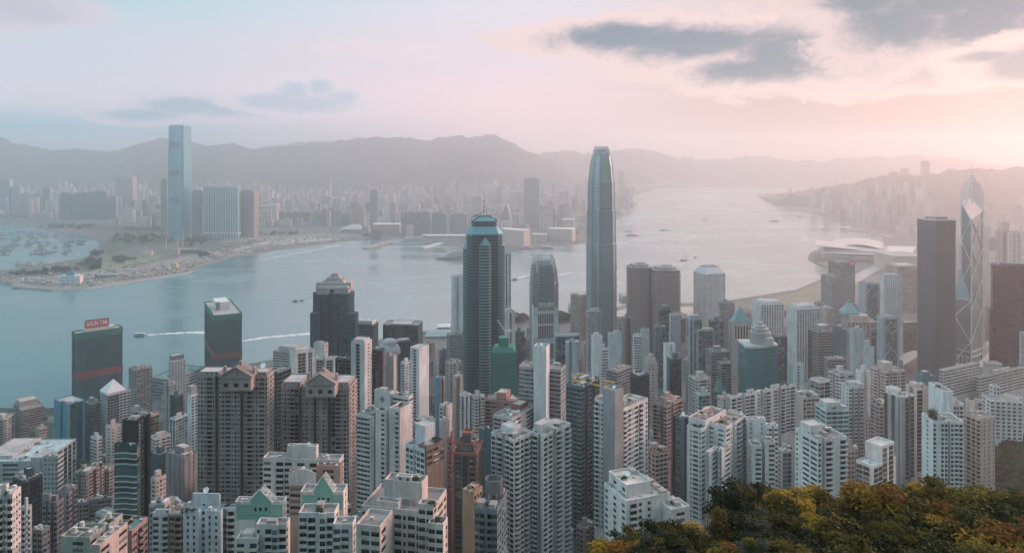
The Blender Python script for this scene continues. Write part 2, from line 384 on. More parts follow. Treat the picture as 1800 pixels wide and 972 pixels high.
def facade(mb, wins, balcs, P, U, N, W, z0, zv, z1, fh, pat, rng, acs=None):
    """One wall seen from outside: strips of bays from left (P) along U; returns its outline points."""
    st, rep = parse(pat)
    tot = sum(KIND[c][0] for c, _ in st)
    if rep: st = st * max(1, int(round(W / tot))); tot = sum(KIND[c][0] for c, _ in st)
    k = W / tot; P = np.array(P, float); U = np.array(U, float); N = np.array(N, float)
    top = z1 - .7; nf = max(1, int((top - max(z0, zv)) / fh)); zs = top - fh * (np.arange(nf) + 1); zl = zs[-1]
    def pt(u, o, z):
        z = np.atleast_1d(np.asarray(z, float)); xy = P + U * u + N * o
        return np.c_[np.full(len(z), xy[0]), np.full(len(z), xy[1]), z]
    def q4(c, m):
        L = [pt(*x) for x in c]; n = max(len(x) for x in L)
        L = [np.repeat(x, n, 0) if len(x) < n else x for x in L]
        mb.quads(np.stack(L, 1), m)
    out = []; u = 0.0; po = 0.0
    for idx, (ch, acc) in enumerate(st):
        w0, ow, oz, o, r, bal = KIND[ch]; w = w0 * k; u0, u1 = u, u + w; u = u1
        if abs(o - po) > 1e-6: q4([(u0, po, z0), (u0, o, z0), (u0, o, z1), (u0, po, z1)], acc)
        if o > 0:                                           # underside stays on the ground; top cap
            q4([(u0, 0, z1), (u0, o, z1), (u1, o, z1), (u1, 0, z1)], acc)
        out += [tuple(P + U * u0 + N * o), tuple(P + U * u1 + N * o)]; po = o
        if ow is None:
            q4([(u0, o, z0), (u1, o, z0), (u1, o, z1), (u0, o, z1)], acc); continue
        ua, ub = u0 + w * ow[0], u0 + w * ow[1]; za, zb = zs + fh * oz[0], zs + fh * oz[1]
        q4([(u0, o, z0), (u1, o, z0), (u1, o, zl), (u0, o, zl)], acc)
        q4([(u0, o, top), (u1, o, top), (u1, o, z1), (u0, o, z1)], acc)
        q4([(u0, o, zs), (u1, o, zs), (u1, o, za), (u0, o, za)], acc)
        q4([(u0, o, zb), (u1, o, zb), (u1, o, zs + fh), (u0, o, zs + fh)], acc)
        if ow[0] > 0:
            q4([(u0, o, za), (ua, o, za), (ua, o, zb), (u0, o, zb)], acc)
            q4([(ub, o, za), (u1, o, za), (u1, o, zb), (ub, o, zb)], acc)
        q4([(ua, o, za), (ub, o, za), (ub, o - r, za), (ua, o - r, za)], acc)
        q4([(ua, o - r, zb), (ub, o - r, zb), (ub, o, zb), (ua, o, zb)], acc)
        q4([(ua, o - r, za), (ua, o, za), (ua, o, zb), (ua, o - r, zb)], acc)
        q4([(ub, o, za), (ub, o - r, za), (ub, o - r, zb), (ub, o, zb)], acc)
        c = P + U * ((ua + ub) / 2) + N * (o - r)
        for z in (za + zb) / 2: wins.append((float(c[0]), float(c[1]), float(z), float(ub - ua), float(fh * (oz[1] - oz[0])), U, N))
        if bal:
            c = P + U * ((u0 + u1) / 2) + N * o
            for z in zs: balcs.append((float(c[0]), float(c[1]), float(z), float(w * .94), bal, U, N, acc))
        if acs is not None and ch in 'wvWh' and rng.random() < .8:
            for z in zs[rng.random(nf) < .35]:
                c = P + U * (ua + .45 + rng.random() * max(.1, ub - ua - .9)) + N * o
                acs.append((float(c[0]), float(c[1]), float(z + fh * .06), U, N))
    if abs(po) > 1e-6: q4([(u, po, z0), (u, 0, z0), (u, 0, z1), (u, po, z1)], 0)
    return out

_pane = {}
def pane_mesh(w, h, gi, gset):
    k = (round(w, 1), round(h, 1), gi, gset)
    if k not in _pane:
        b = MB(); w, h = k[0], k[1]
        b.quads([[(-w / 2, 0, -h / 2), (w / 2, 0, -h / 2), (w / 2, 0, h / 2), (-w / 2, 0, h / 2)]], 0)
        n = max(1, int(round(w / 1.25)))
        for i in range(1, n):
            x = -w / 2 + w * i / n
            b.box(x - .035, x + .035, -.05, -.01, -h / 2, h / 2, 1)
        if h > 1.3: b.box(-w / 2, w / 2, -.05, -.012, h * .18 - .04, h * .18 + .04, 1)
        _pane[k] = b.build('window', [GSET[gset][gi], FRAME], mesh_only=True)
    return _pane[k]
_balc = {}
def balc_mesh(w, d, m):
    k = (round(w, 1), round(d, 1), m.name)
    if k not in _balc:
        b = MB(); w = k[0]
        b.box(-w / 2, w / 2, -d, -.01, -.12, .06, 0, True)
        b.box(-w / 2, w / 2, -d, -d + .12, .06, 1.0, 0)
        b.box(-w / 2, -w / 2 + .12, -d + .12, -.01, .06, 1.0, 0); b.box(w / 2 - .12, w / 2, -d + .12, -.01, .06, 1.0, 0)
        _balc[k] = b.build('balcony', [m], mesh_only=True)
    return _balc[k]
_dish = []
def dish_mesh():
    if not _dish:
        b = MB()
        pr = [(.02, 0), (.35, .03), (.7, .13), (1.0, .28)]
        b.lathe([(r, z) for r, z in pr] + [(1.0, .32)] + [(r, z + .05) for r, z in pr[::-1]], n=20, cap=False)
        b.tube((0, 0, .05), (0, 0, .75), .04, 5); b.ball((0, 0, .78), .09)
        for a in (0, 2.1, 4.2): b.tube((.8 * math.cos(a), .8 * math.sin(a), .22), (0, 0, .75), .025, 4)
        _dish.append(b.build('satellite_dish', [DISHW], mesh_only=True))
    return _dish[0]
_unit = {}
def unit_mesh(kind):
    if kind not in _unit:
        b = MB()
        if kind == 'air_conditioner':
            b.box(-.8, .8, -.5, .5, 0, 1.1); b.lathe([(.38, 1.1), (.38, 1.2)], n=10, m=1)
            _unit[kind] = b.build(kind, [DUCT, plain(DARK, .6)], mesh_only=True)
        elif kind == 'water_tank':
            b.box(-1.3, 1.3, -1, 1, 0, .35); b.lathe([(1.0, .35), (1.0, 2.3), (.9, 2.5), (.25, 2.6)], n=14)
            _unit[kind] = b.build(kind, [plain((.48, .48, .47), .6, 0, 'tank_paint')], mesh_only=True)
        elif kind == 'roof_vent':
            b.box(-.5, .5, -.5, .5, 0, .9); b.box(-.7, .7, -.7, .7, .9, 1.05)
            _unit[kind] = b.build(kind, [plain((.40, .40, .39), .7)], mesh_only=True)
        elif kind == 'shed':
            b.box(-2, 2, -1.4, 1.4, 0, 2.1); b.box(-2.2, 2.2, -1.6, 1.6, 2.1, 2.25, 1); b.box(-.4, .4, -1.43, -1.41, 0, 1.9, 2)
            _unit[kind] = b.build(kind, [wall((.42, .41, .40)), roofmat((.30, .27, .26)), plain(DARK)], mesh_only=True)
        elif kind == 'planter':
            b.box(-1.6, 1.6, -.5, .5, 0, .6)
            g = np.random.default_rng(5); c = g.normal(0, 1, (260, 3)) * (.8, .35, .4) + (0, 0, 1.1); a = g.normal(0, .22, (260, 4, 3))
            b.quads(c[:, None, :] + a, 1)
            _unit[kind] = b.build(kind, [wall((.36, .33, .31)), plain((.05, .085, .03), .8, 0, 'leaf')], mesh_only=True)
        elif kind == 'duct':
            b.box(-3, 3, -.3, .3, .3, .8); b.box(-3, -2.5, -.3, .3, 0, .3); b.box(2.5, 3, -.3, .3, .0, .3); b.box(2.4, 3, .3, 2.2, .3, .8)
            _unit[kind] = b.build(kind, [DUCT], mesh_only=True)
        elif kind == 'pergola':
            for x in (-2.5, 2.5):
                for y in (-1.8, 1.8): b.box(x - .12, x + .12, y - .12, y + .12, 0, 2.5)
            for i in range(7): b.box(-2.7, 2.7, -1.8 + i * .6 - .06, -1.8 + i * .6 + .06, 2.5, 2.65)
            _unit[kind] = b.build(kind, [plain((.60, .60, .59), .6)], mesh_only=True)
    return _unit[kind]

HERO = []        # (xl, xr, yt, yb, Y, cx, cy, radius, short phrase)
def _ab(xl, xc, xr, Y, t, dep):
    s, c = math.sin(t), math.cos(t); Xc = GX(xc, Y); ml, mr = (xl - CX) / F, (xr - CX) / F; a = b = None; ok = True
    if xl < xc - .2:
        d = c + ml * s; a = (Xc - ml * Y) / d if d > .05 else 999
    if xr > xc + .2:
        d = s - mr * c; b = (mr * Y - Xc) / d if d > .05 else 999
    return Xc, a, b
def solve(xl, xc, xr, Y, th, dep):
    """Depth of the left face, width of the right face and the turn of a box seen between three columns."""
    t = R(th); dep = dep or (18 if Y < 900 else 26)
    Xc, a, b = _ab(xl, xc, xr, Y, t, dep); az = math.atan((xc - CX) / F)
    bad = (a or 1) > 150 or (b or 1) > 150 or (a and b and ((b > 1.6 * a or b > 45) if th <= 6 else not .42 < a / b < 2.6)) or (b is None and th > 40) or (a is None and th < 50)
    if bad and not (th == 62):
        wl, wr = max(.1, xc - xl), max(.1, xr - xc); tr = .8 * math.atan2(wr, wl) + .2 * R(45); t = min(R(84), max(R(6), tr)) + az
        Xc, a, b = _ab(xl, xc, xr, Y, t, dep)
    a = dep if a is None or a < 2 else a; b = dep if b is None or b < 2 else b
    return Xc, min(a, 150), min(b, 150), t

def roof_on(root, outline, b, a, z1, wm, col, spec, rng, rim, ph, near, ox=0, oy=0, rcol=None, rail=False):
    rb = MB(); pts = []
    for p in outline:
        if not pts or (abs(p[0] - pts[-1][0]) + abs(p[1] - pts[-1][1])) > .05: pts.append(p)
    if abs(pts[0][0] - pts[-1][0]) + abs(pts[0][1] - pts[-1][1]) < .05: pts.pop()
    inn = inset(pts, .32)
    rb.poly([(x, y, z1) for x, y in pts]); rf = rb.build('roof', roofmat(rcol or (.235, .212, .205)), root)
    pb = MB(); n = len(pts)
    for i in range(n):
        j = (i + 1) % n; p, q, r_, s_ = pts[i], pts[j], inn[j], inn[i]
        pb.quads([[(*p, z1), (*q, z1), (*q, z1 + ph), (*p, z1 + ph)], [(*p, z1 + ph), (*q, z1 + ph), (*r_, z1 + ph), (*s_, z1 + ph)], [(*r_, z1 + .01), (*s_, z1 + .01), (*s_, z1 + ph), (*r_, z1 + ph)]])
    pb.build('parapet', rim or wm, root)
    X = lambda u: ox + (u - .5) * b
    Yv = lambda v: oy + (v - .5) * a
    if spec is None:
        u0, v0 = rng.uniform(.2, .42), rng.uniform(.22, .45); hu, hv = rng.uniform(.24, .4), rng.uniform(.24, .4)
        spec = [('h', u0, min(.9, u0 + hu), v0, min(.9, v0 + hv), rng.uniform(3.2, 6.5))]
        if rng.random() < .3: spec.append(('m', rng.uniform(.2, .8), rng.uniform(.2, .8), rng.uniform(4, 9)))
        if rng.random() < (.35 if near else .12): spec.append(('d', rng.uniform(.25, .8), rng.uniform(.15, .6), rng.uniform(1.3, 2.2)))
        spec.append(('c', 12 if near else 7))
    houses = []
    for it in spec:
        k = it[0]
        if k == 'h':
            u0, u1, v0, v1, hh = it[1:6]; m = it[6] if len(it) > 6 else wm
            hb = MB(); x0, x1, y0, y1 = X(u0), X(u1), Yv(v0), Yv(v1); houses.append((u0, u1, v0, v1, hh))
            hb.box(x0, x1, y0, y1, z1 + .01, z1 + hh - .5)
            po = [(x0, y0), (x1, y0), (x1, y1), (x0, y1)]; pi = inset(po, .3)
            for i in range(4):
                j = (i + 1) % 4; p, q, r_, s_ = po[i], po[j], pi[j], pi[i]
                hb.quads([[(*p, z1 + hh - .5), (*q, z1 + hh - .5), (*q, z1 + hh), (*p, z1 + hh)], [(*p, z1 + hh), (*q, z1 + hh), (*r_, z1 + hh), (*s_, z1 + hh)], [(*r_, z1 + hh - .5), (*s_, z1 + hh - .5), (*s_, z1 + hh), (*r_, z1 + hh)]])
            hb.poly([(x, y, z1 + hh - .45) for x, y in pi], 1)
            if near:
                for xx in np.arange(x0 + 1, x1 - 1, 3.1):
                    if rng.random() < .5: hb.quads([[(xx, y0 - .02, z1 + 1), (xx + .9, y0 - .02, z1 + 1), (xx + .9, y0 - .02, z1 + 2), (xx, y0 - .02, z1 + 2)]], 2)
                for yy in np.arange(y0 + 1, y1 - 1, 3.1):
                    if rng.random() < .5: hb.quads([[(x0 - .02, yy + .9, z1 + 1), (x0 - .02, yy, z1 + 1), (x0 - .02, yy, z1 + 2), (x0 - .02, yy + .9, z1 + 2)]], 2)
            hb.build('lift_house', [m, roofmat((.40, .37, .36)), G_BLACK], rf)
        elif k == 'd':
            hz = z1
            for h_ in houses:
                if h_[0] < it[1] < h_[1] and h_[2] < it[2] < h_[3]: hz = z1 + h_[4]
            o = inst('satellite_dish', dish_mesh(), rf, (X(it[1]), Yv(it[2]), hz + it[3] * .6), 0, (it[3] * .55,) * 3)
            yaw = -root.rotation_euler.z + rng.uniform(-.5, .5); o.rotation_euler = (R(rng.uniform(38, 58)), 0, yaw)
            sb = MB(); sb.tube((X(it[1]), Yv(it[2]), hz), (X(it[1]), Yv(it[2]), hz + it[3] * .6), .14, 6); sb.build('dish_post', STEEL, rf)
        elif k == 'm':
            sb = MB(); hz = z1 + max([h_[4] for h_ in houses if h_[0] < it[1] < h_[1] and h_[2] < it[2] < h_[3]] + [0])
            sb.tube((X(it[1]), Yv(it[2]), hz), (X(it[1]), Yv(it[2]), hz + it[3]), .13, 5, 0, .05)
            for zz in (.6, .8): sb.box(X(it[1]) - .5, X(it[1]) + .5, Yv(it[2]) - .03, Yv(it[2]) + .03, hz + it[3] * zz, hz + it[3] * zz + .06)
            sb.build('antenna', STEEL, rf)
        elif k == 'u':
            inst(it[3], unit_mesh(it[3]), rf, (X(it[1]), Yv(it[2]), z1 + .01), rng.choice([0, 1.5708]))
        elif k == 'c':
            for _ in range(int(it[1] * (2.2 if near else 1))):
                for _t in range(12):
                    u, v = rng.uniform(.1, .9), rng.uniform(.1, .9)
                    if all(not (h_[0] - 1.5 / b < u < h_[1] + 1.5 / b and h_[2] - 1.5 / a < v < h_[3] + 1.5 / a) for h_ in houses):
                        kk = rng.choice(['air_conditioner', 'air_conditioner', 'water_tank', 'roof_vent', 'shed', 'duct', 'roof_vent', 'planter' if near else 'roof_vent', 'pergola' if near else 'shed'])
                        if min(a, b) < 9 and kk in ('shed', 'duct', 'pergola'): kk = 'roof_vent'
                        inst(kk, unit_mesh(kk), rf, (X(u), Yv(v), z1 + .01), rng.choice([0, 1.5708])); break

def B(name, label, cat, xl, xc, xr, yt, yb, Y, th, L, Rp, col, acc=None, fh=3.1, g='d', roof=None, more=(), base=None, dep=None, ph=1.1, near=None, sh=None, rim=None, group=None, seed=None, rcol=None, nwin=90, plinth=True):
    seed = seed if seed is not None else (int(xl * 7 + yt * 13 + Y) & 0xffff)
    rng = random.Random(seed); nr = np.random.default_rng(seed)
    Xc, a, b, t = solve(xl, xc, xr, Y, th, dep)
    e1 = Vector((math.sin(t), math.cos(t))); e2 = Vector((-math.cos(t), math.sin(t)))
    cen = Vector((Xc, Y)) + e1 * b / 2 + e2 * a / 2
    near = (Y < 650) if near is None else near
    bz = ground(cen.x, cen.y) - .5 if base is None else base
    root = thing(name, label, cat, (cen.x, cen.y, bz), math.atan2(e1.y, e1.x), group)
    if isinstance(col, tuple) and sum(col) < .62: col = (col[0] * .62, col[1] * .95, col[2] * 1.06) if abs(col[0] - col[2]) < .06 else (col[0] * .88, col[1] * .96, col[2])
    wm = col if not isinstance(col, tuple) else wall(col); am = wm if acc is None else (acc if not isinstance(acc, tuple) else wall(acc))
    wins, balcs, acs = [], [], []
    blocks = [dict(x=(xl, xc, xr), yt=yt, Y=Y, L=L, R=Rp, roof=roof, fh=fh, dep=dep)] + [dict(m) for m in more]
    for bi, bl in enumerate(blocks):
        if bi == 0: X0, aa, bb = Xc, a, b
        else:
            X0, aa, bb = _ab(*bl['x'], bl['Y'], t, 0); dd = bl.get('dep', dep) or 14
            aa = dd if aa is None or not 2 < aa < 120 else aa; bb = dd if bb is None or not 2 < bb < 120 else bb
        c0 = Vector((X0, bl['Y'])) + e1 * bb / 2 + e2 * aa / 2 - cen
        ox, oy = c0.dot(e1), c0.dot(e2)
        z1 = ZY(bl['yt'], bl['Y']) - bz; zv = ZY(bl.get('yb', yb) + 16, bl['Y']) - bz; z0 = 0.0
        mb = MB(); fh_ = bl.get('fh', fh)
        cm = bl.get('col'); wmb = wm if cm is None else wall(cm); amb = am if cm is None or 'acc' in bl else wmb
        if 'acc' in bl: amb = wall(bl['acc'])
        A = acs if near else None
        w0, b0 = len(wins), len(balcs)
        o1 = facade(mb, wins, balcs, (ox - bb / 2, oy - aa / 2), (1, 0), (0, -1), bb, z0, zv, z1, fh_, bl['R'], nr, A)
        o2 = facade(mb, wins, balcs, (ox - bb / 2, oy + aa / 2), (0, -1), (-1, 0), aa, z0, zv, z1, fh_, bl['L'], nr, A)
        x1, y1 = ox + bb / 2, oy + aa / 2
        mb.quads([[(x1, oy - aa / 2, z0), (x1, y1, z0), (x1, y1, z1), (x1, oy - aa / 2, z1)], [(x1, y1, z0), (ox - bb / 2, y1, z0), (ox - bb / 2, y1, z1), (x1, y1, z1)]])
        wo = mb.build('wall', [wmb, amb], root)
        for k in range(b0, len(balcs)): balcs[k] = balcs[k] + (wmb if not balcs[k][7] else amb,)
        outline = o1 + [(x1, y1)] + o2
        roof_on(root, outline, bb, aa, z1, wmb, col, bl.get('roof'), rng, rim, bl.get('ph', ph), near, ox, oy, bl.get('rcol', rcol))
        HERO.append((bl['x'][0], bl['x'][2], bl['yt'], yb, bl['Y'], cen.x + (e1 * ox + e2 * oy).x, cen.y + (e1 * ox + e2 * oy).y, .5 * math.hypot(aa, bb), sh if bi == 0 else None))
    # windows: the highest (most visible) as parts of their own, the rest as one part
    wins.sort(key=lambda w: -w[2])
    gs = GSET[g]; ni = nwin if near else (100 if len(wins) <= 100 and not group else 0); rest = MB()
    for i, (x, y, z, w, h, U, N) in enumerate(wins):
        gi = rng.randrange(len(gs))
        if i < ni:
            inst('window', pane_mesh(w, h, gi, g), root, (x, y, z), math.atan2(U[1], U[0]))
        else:
            U = np.array([U[0], U[1], 0.0]); c = np.array([x, y, z]); v = np.array([0, 0, h / 2])
            rest.quads([[c - U * w / 2 - v, c + U * w / 2 - v, c + U * w / 2 + v, c - U * w / 2 + v]], gi)
    if not rest.empty:
        o = rest.build('window', gs, root)
        if len(wins) > 100 or group: o['kind'] = 'stuff'
    balcs.sort(key=lambda w: -w[2]); rest = [MB(), None]; mats = {}
    rb = MB()
    for i, (x, y, z, w, d, U, N, ac, m) in enumerate(balcs):
        if (near and i < 60) or (len(balcs) <= 60 and not group): inst('balcony', balc_mesh(w, d, m), root, (x, y, z), math.atan2(U[1], U[0]))
        else:
            mi = mats.setdefault(m.name, (len(mats), m))[0]
            U3 = np.array([U[0], U[1], 0.]); N3 = np.array([N[0], N[1], 0.]); c = np.array([x, y, z])
            def P_(u, n, zz): return c + U3 * u + N3 * n + np.array([0, 0, zz])
            hw = w / 2
            rb.quads([[P_(-hw, d, -.12), P_(hw, d, -.12), P_(hw, d, 1), P_(-hw, d, 1)], [P_(-hw, 0, -.12), P_(-hw, d, -.12), P_(-hw, d, 1), P_(-hw, 0, 1)], [P_(hw, d, -.12), P_(hw, 0, -.12), P_(hw, 0, 1), P_(hw, d, 1)],
                      [P_(-hw, 0, -.12), P_(hw, 0, -.12), P_(hw, d, -.12), P_(-hw, d, -.12)], [P_(-hw, 0, .06), P_(-hw, d, .06), P_(hw, d, .06), P_(hw, 0, .06)]], mi)
    if not rb.empty:
        o = rb.build('balcony', [v[1] for v in mats.values()], root)
        if len(balcs) > 60 or group: o['kind'] = 'stuff'
    if acs:
        ab = MB()
        for x, y, z, U, N in acs:
            U = np.array([U[0], U[1], 0.]); N = np.array([N[0], N[1], 0.]); c = np.array([x, y, z])
            p = lambda u, n, zz: c + U * u + N * n + np.array([0, 0, zz])
            ab.quads([[p(-.4, .5, 0), p(.4, .5, 0), p(.4, .5, .55), p(-.4, .5, .55)], [p(-.4, 0, .55), p(-.4, .5, .55), p(.4, .5, .55), p(.4, 0, .55)], [p(-.4, 0, 0), p(-.4, .5, 0), p(-.4, .5, .55), p(-.4, 0, .55)], [p(.4, .5, 0), p(.4, 0, 0), p(.4, 0, .55), p(.4, .5, .55)]])
        o = ab.build('air_conditioner', DUCT, root); o['kind'] = 'stuff'
    return root
# ------------------------------------------------------------------ the towers of the near slope, one line each
# B(name, label, category, left x, near-corner x, right x, top y, lowest visible y, distance, turn, left face, right face, colour)
RES, OFF = 'residential_tower', 'office_tower'
FRM = {}
def keep(k, r): FRM[k] = r; return r

# --- bottom row, closest
keep('cream', B('apartment_block', 'pinkish cream apartment block with stepped roof terraces at the bottom centre', 'apartment block', 636, 757, 785, 905, 990, 285, 12, "WwWq.WwWqW", "w.Ww", (.52, .455, .435), fh=3.2, roof=[('c', 3)], g='b', sh='the cream stepped block',
  more=[dict(x=(626, 668, 690), yt=930, Y=272, L='.WW', R='w.', roof=[('u', .5, .6, 'roof_vent')]), dict(x=(676, 742, 752), yt=853, Y=293, L='.', R='.', roof=[('c', 3), ('h', .1, .45, .3, .7, 2.5)]), dict(x=(662, 700, 706), yt=888, Y=288, L='..', R='.', roof=[('c', 1)]), dict(x=(735, 762, 768), yt=892, Y=283, L='WW', R='w', roof=[('c', 1)]), dict(x=(752, 779, 787), yt=926, Y=279, L='WW', R='.w', roof=[('u', .5, .5, 'planter')])]))
keep('gable_a', B('apartment_block', 'white apartment block whose wide blank gable carries green trellis tiling, by the blue-white block', 'apartment block', 413, 498, 504, 885, 990, 345, 0, ".....", ".w.", (.56, .545, .535), roof=[('c', 4)], g='d', sh='the left green-gabled block',
  more=[dict(x=(415, 452, 460), yt=950, Y=318, L='W.b', R='w', roof=[('u', .5, .5, 'pergola')]), dict(x=(450, 503, 510), yt=925, Y=322, L='w.bpb', R='w.', roof=[('u', .3, .5, 'shed'), ('u', .7, .5, 'planter')])]))
keep('gable_b', B('apartment_block', 'white apartment block with green-tiled gable and planted terrace, right of its twin', 'apartment block', 528, 604, 611, 868, 990, 345, 0, ".....", ".w.", (.56, .545, .535), roof=[('c', 4)], g='d', sh='the right green-gabled block',
  more=[dict(x=(525, 588, 596), yt=905, Y=318, L='Wb.pb', R='w', roof=[('u', .35, .5, 'planter'), ('u', .2, .4, 'planter'), ('u', .8, .5, 'shed')]), dict(x=(585, 620, 626), yt=925, Y=312, L='bW.', R='w', roof=[('u', .5, .5, 'roof_vent')])]))
keep('arch', B('apartment_block', 'white and brick-red apartment block with curved roof walls behind the right green gable', 'apartment block', 462, 596, 604, 812, 900, 400, 5, "W.bW.W.bW.W", ".w", (.50, .475, .455), acc=(.36, .20, .15), roof=[('c', 6)], sh='the curved-roof red and white block',
  more=[dict(x=(505, 556, 560), yt=788, Y=404, L='.', R='.', roof=[('d', .45, .3, 2.2)]), dict(x=(508, 545, 549), yt=832, Y=388, L='W.', R='.', col=(.37, .25, .215), roof=[('d', .8, .4, 2.2)]), dict(x=(556, 598, 602), yt=822, Y=392, L='.W.', R='.', col=(.38, .25, .21), roof=[('c', 2)])]))
B('apartment_block', 'pale blue and brown apartment block with paired white stair towers at the bottom left', 'apartment block', 318, 412, 417, 895, 990, 375, 3, "W'bw'wkww'W'b", "w'w'", BLUEW, acc=(.24, .19, .165), roof=[('h', .30, .52, .3, .8, 7), ('h', .58, .80, .3, .8, 6), ('d', .40, .55, 2.6), ('c', 6)], sh='the pale blue stair-towered block',
  more=[dict(x=(322, 349, 353), yt=902, Y=366, L='.w.w.', R='.', roof=[('c', 2)]), dict(x=(360, 388, 392), yt=902, Y=366, L='.w.w.', R='.', roof=[('c', 2)])])
B('apartment_block', 'white-roofed grey apartment block with a brown centre strip left of the pale blue one', 'apartment block', 268, 318, 322, 905, 990, 385, 2, "W.bW'b'", "w", (.50, .50, .50), acc=(.26, .20, .17), roof=[('h', .05, .6, .4, .9, 2.5), ('c', 3)], rcol=(.5, .48, .47))
B('apartment_block', 'plain grey apartment slab between the black glass tower and the white-roofed block', 'apartment block', 262, 290, 300, 890, 990, 415, 2, "WwW", "w", (.33, .34, .35), roof=None)
keep('jade', B('apartment_block', 'low jade-green apartment block with brown flat roof at the bottom left corner', 'apartment block', 106, 158, 188, 948, 990, 340, 35, "..W.", "W.w.", (.33, .36, .33), roof=[('c', 4)], rcol=(.16, .12, .11), sh='the low jade block',
  more=[dict(x=(160, 176, 224), yt=962, Y=322, L='.', R='W..W', col=(.45, .38, .36), roof=[('c', 3)], rcol=(.5, .34, .31)), dict(x=(170, 192, 216), yt=925, Y=352, L='.', R='.w', roof=[('c', 2)], rcol=(.15, .12, .11)), dict(x=(205, 232, 260), yt=936, Y=345, L='W.', R='WbW', col=(.27, .19, .18), roof=[('c', 4)], rcol=(.14, .28, .27))]))
B(RES, 'white louvred apartment tower with a teal side cut by the left edge', 'tower block', -22, 22, 37, 872, 990, 335, 35, "bvbvb", "vvv", (.54, .53, .52), acc=(.06, .22, .22), roof=None, dep=16)
B(OFF, 'black glass office block behind the left edge louvred tower', 'office block', 22, 40, 75, 848, 930, 500, 30, "ggg", "ggggg", (.05, .065, .07), g='k', roof=None, fh=3.4, sh='the small black glass block')
B(RES, 'slim white tower of stacked curved balconies beside the louvred tower', 'tower block', 36, 46, 56, 895, 990, 425, 40, "b", "b.", (.46, .48, .49), roof=None)
B(RES, 'stepped mauve-grey tenement tower with ribbed front left of the jade block', 'tower block', 74, 100, 112, 886, 975, 440, 30, "WkWkW", "wWw", (.21, .21, .225), roof=[('h', .3, .7, .2, .6, 4), ('h', .0, .3, .5, 1, 6), ('c', 6)], more=[dict(x=(103, 121, 136), yt=868, Y=462, L='W.w', R='WkW', col=(.29, .26, .27), roof=[('h', .2, .6, .3, .7, 4), ('c', 4)])])
B('apartment_block', 'low teal-roofed tenement row behind the stepped mauve tower', 'tenement', 56, 74, 88, 935, 990, 430, 40, "WW", "Ww", (.25, .25, .26), roof=[('c', 6)], rcol=(.12, .22, .25))
B('apartment_block', 'small white-roofed house block in front of the wavy black tower', 'apartment block', 168, 182, 203, 908, 945, 455, 30, "W.", ".W", (.50, .49, .48), roof=[('c', 2)], rcol=(.55, .54, .53))
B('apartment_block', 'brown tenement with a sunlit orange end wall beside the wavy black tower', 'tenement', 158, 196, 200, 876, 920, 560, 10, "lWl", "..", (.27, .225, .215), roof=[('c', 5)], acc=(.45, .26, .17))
B('apartment_block', 'narrow brown tenement with sunlit gable left of the orange-ended tenement', 'tenement', 128, 156, 160, 884, 930, 555, 10, "WwW", "..", (.29, .24, .23), roof=[('c', 4)])
B(RES, 'mauve tenement cluster of ribbed light wells above the sunlit brown tenements', 'tenement', 132, 152, 168, 833, 888, 640, 40, "WnWw", "wWn", (.33, .275, .27), roof=None, fh=2.9, more=[dict(x=(154, 170, 184), yt=824, Y=650, L='WnW', R='WnW', roof=None), dict(x=(180, 192, 203), yt=828, Y=660, L='Ww', R='Ww', roof=None)])
# --- black wavy tower
keep('wavy', B(RES, 'black glass tower with wavy pale balcony edges and dark blank core', 'tower block', 201, 241, 246, 784, 925, 465, 6, "g", "g", (.04, .075, .08), g='t', fh=3.2, roof=[('c', 3)], sh='the wavy black tower', more=[dict(x=(215, 243, 265), yt=742, Y=480, L='.....', R='.hh.', col=(.028, .034, .038), roof=[('c', 3)], dep=14)]))
# --- the two gabled grey towers
keep('twin_a', B(RES, 'large grey-brown residential slab with ball-topped gable, left of its pair', 'tower block', 347, 470, 482, 662, 885, 515, 2, "vwvbvnvwWvwvnvbvwWv", "vwv", (.275, .245, .235), acc=(.2, .17, .165), fh=3.0, nwin=100, roof=[('h', .02, .9, .70, .98, 3), ('h', .05, .9, .02, .22, 3), ('d', .6, .12, 3.6), ('c', 5)], sh='the left gabled grey tower'))
keep('twin_b', B(RES, 'grey-brown residential slab with ball-topped gable and deep centre slot, right of its pair', 'tower block', 494, 614, 628, 683, 900, 535, 3, "vwvbgnvw.vnv.wvngbvwv", "vwv", (.275, .245, .235), acc=(.2, .17, .165), fh=3.0, nwin=100, roof=[('h', .02, .9, .72, .98, 4), ('h', .05, .9, .02, .25, 4), ('c', 5)], sh='the right gabled grey tower'))
keep('diamond', B(RES, 'white cross-plan tower with a dark diamond emblem on its roof block', 'tower block', 627, 658, 692, 735, 900, 490, 25, "lllll", "k.wk", (.46, .46, .455), g='d', fh=3.0, roof=[('c', 4)], sh='the diamond-emblem tower',
  more=[dict(x=(658, 686, 692), yt=692, Y=500, L='.', R='.', roof=[('u', .5, .5, 'pergola'), ('m', .1, .9, 14), ('m', .9, .9, 18), ('m', .1, .1, 18)], dep=15), dict(x=(660, 678, 682), yt=725, Y=480, L='.w', R='.', roof=[('u', .5, .5, 'planter')]), dict(x=(684, 703, 706), yt=722, Y=478, L='.w', R='.', roof=[('u', .5, .5, 'planter')]), dict(x=(690, 718, 726), yt=700, Y=495, L='lll', R='ll', roof=[('c', 3)])]))
B(RES, 'pale blue ribbed tower with rust-coloured top floors left of the red-brown tower', 'tower block', 715, 748, 781, 792, 930, 400, 38, "ppwpp", "W'bW'", (.44, .50, .54), acc=(.20, .17, .16), roof=[('h', .25, .8, .3, .8, 11), ('c', 4)], sh='the rust-topped pale blue tower',
  more=[dict(x=(748, 750, 781), yt=789, yb=810, Y=399, L='.', R="WWW", col=(.175, .125, .11), roof=[('c', 4)], dep=6)])
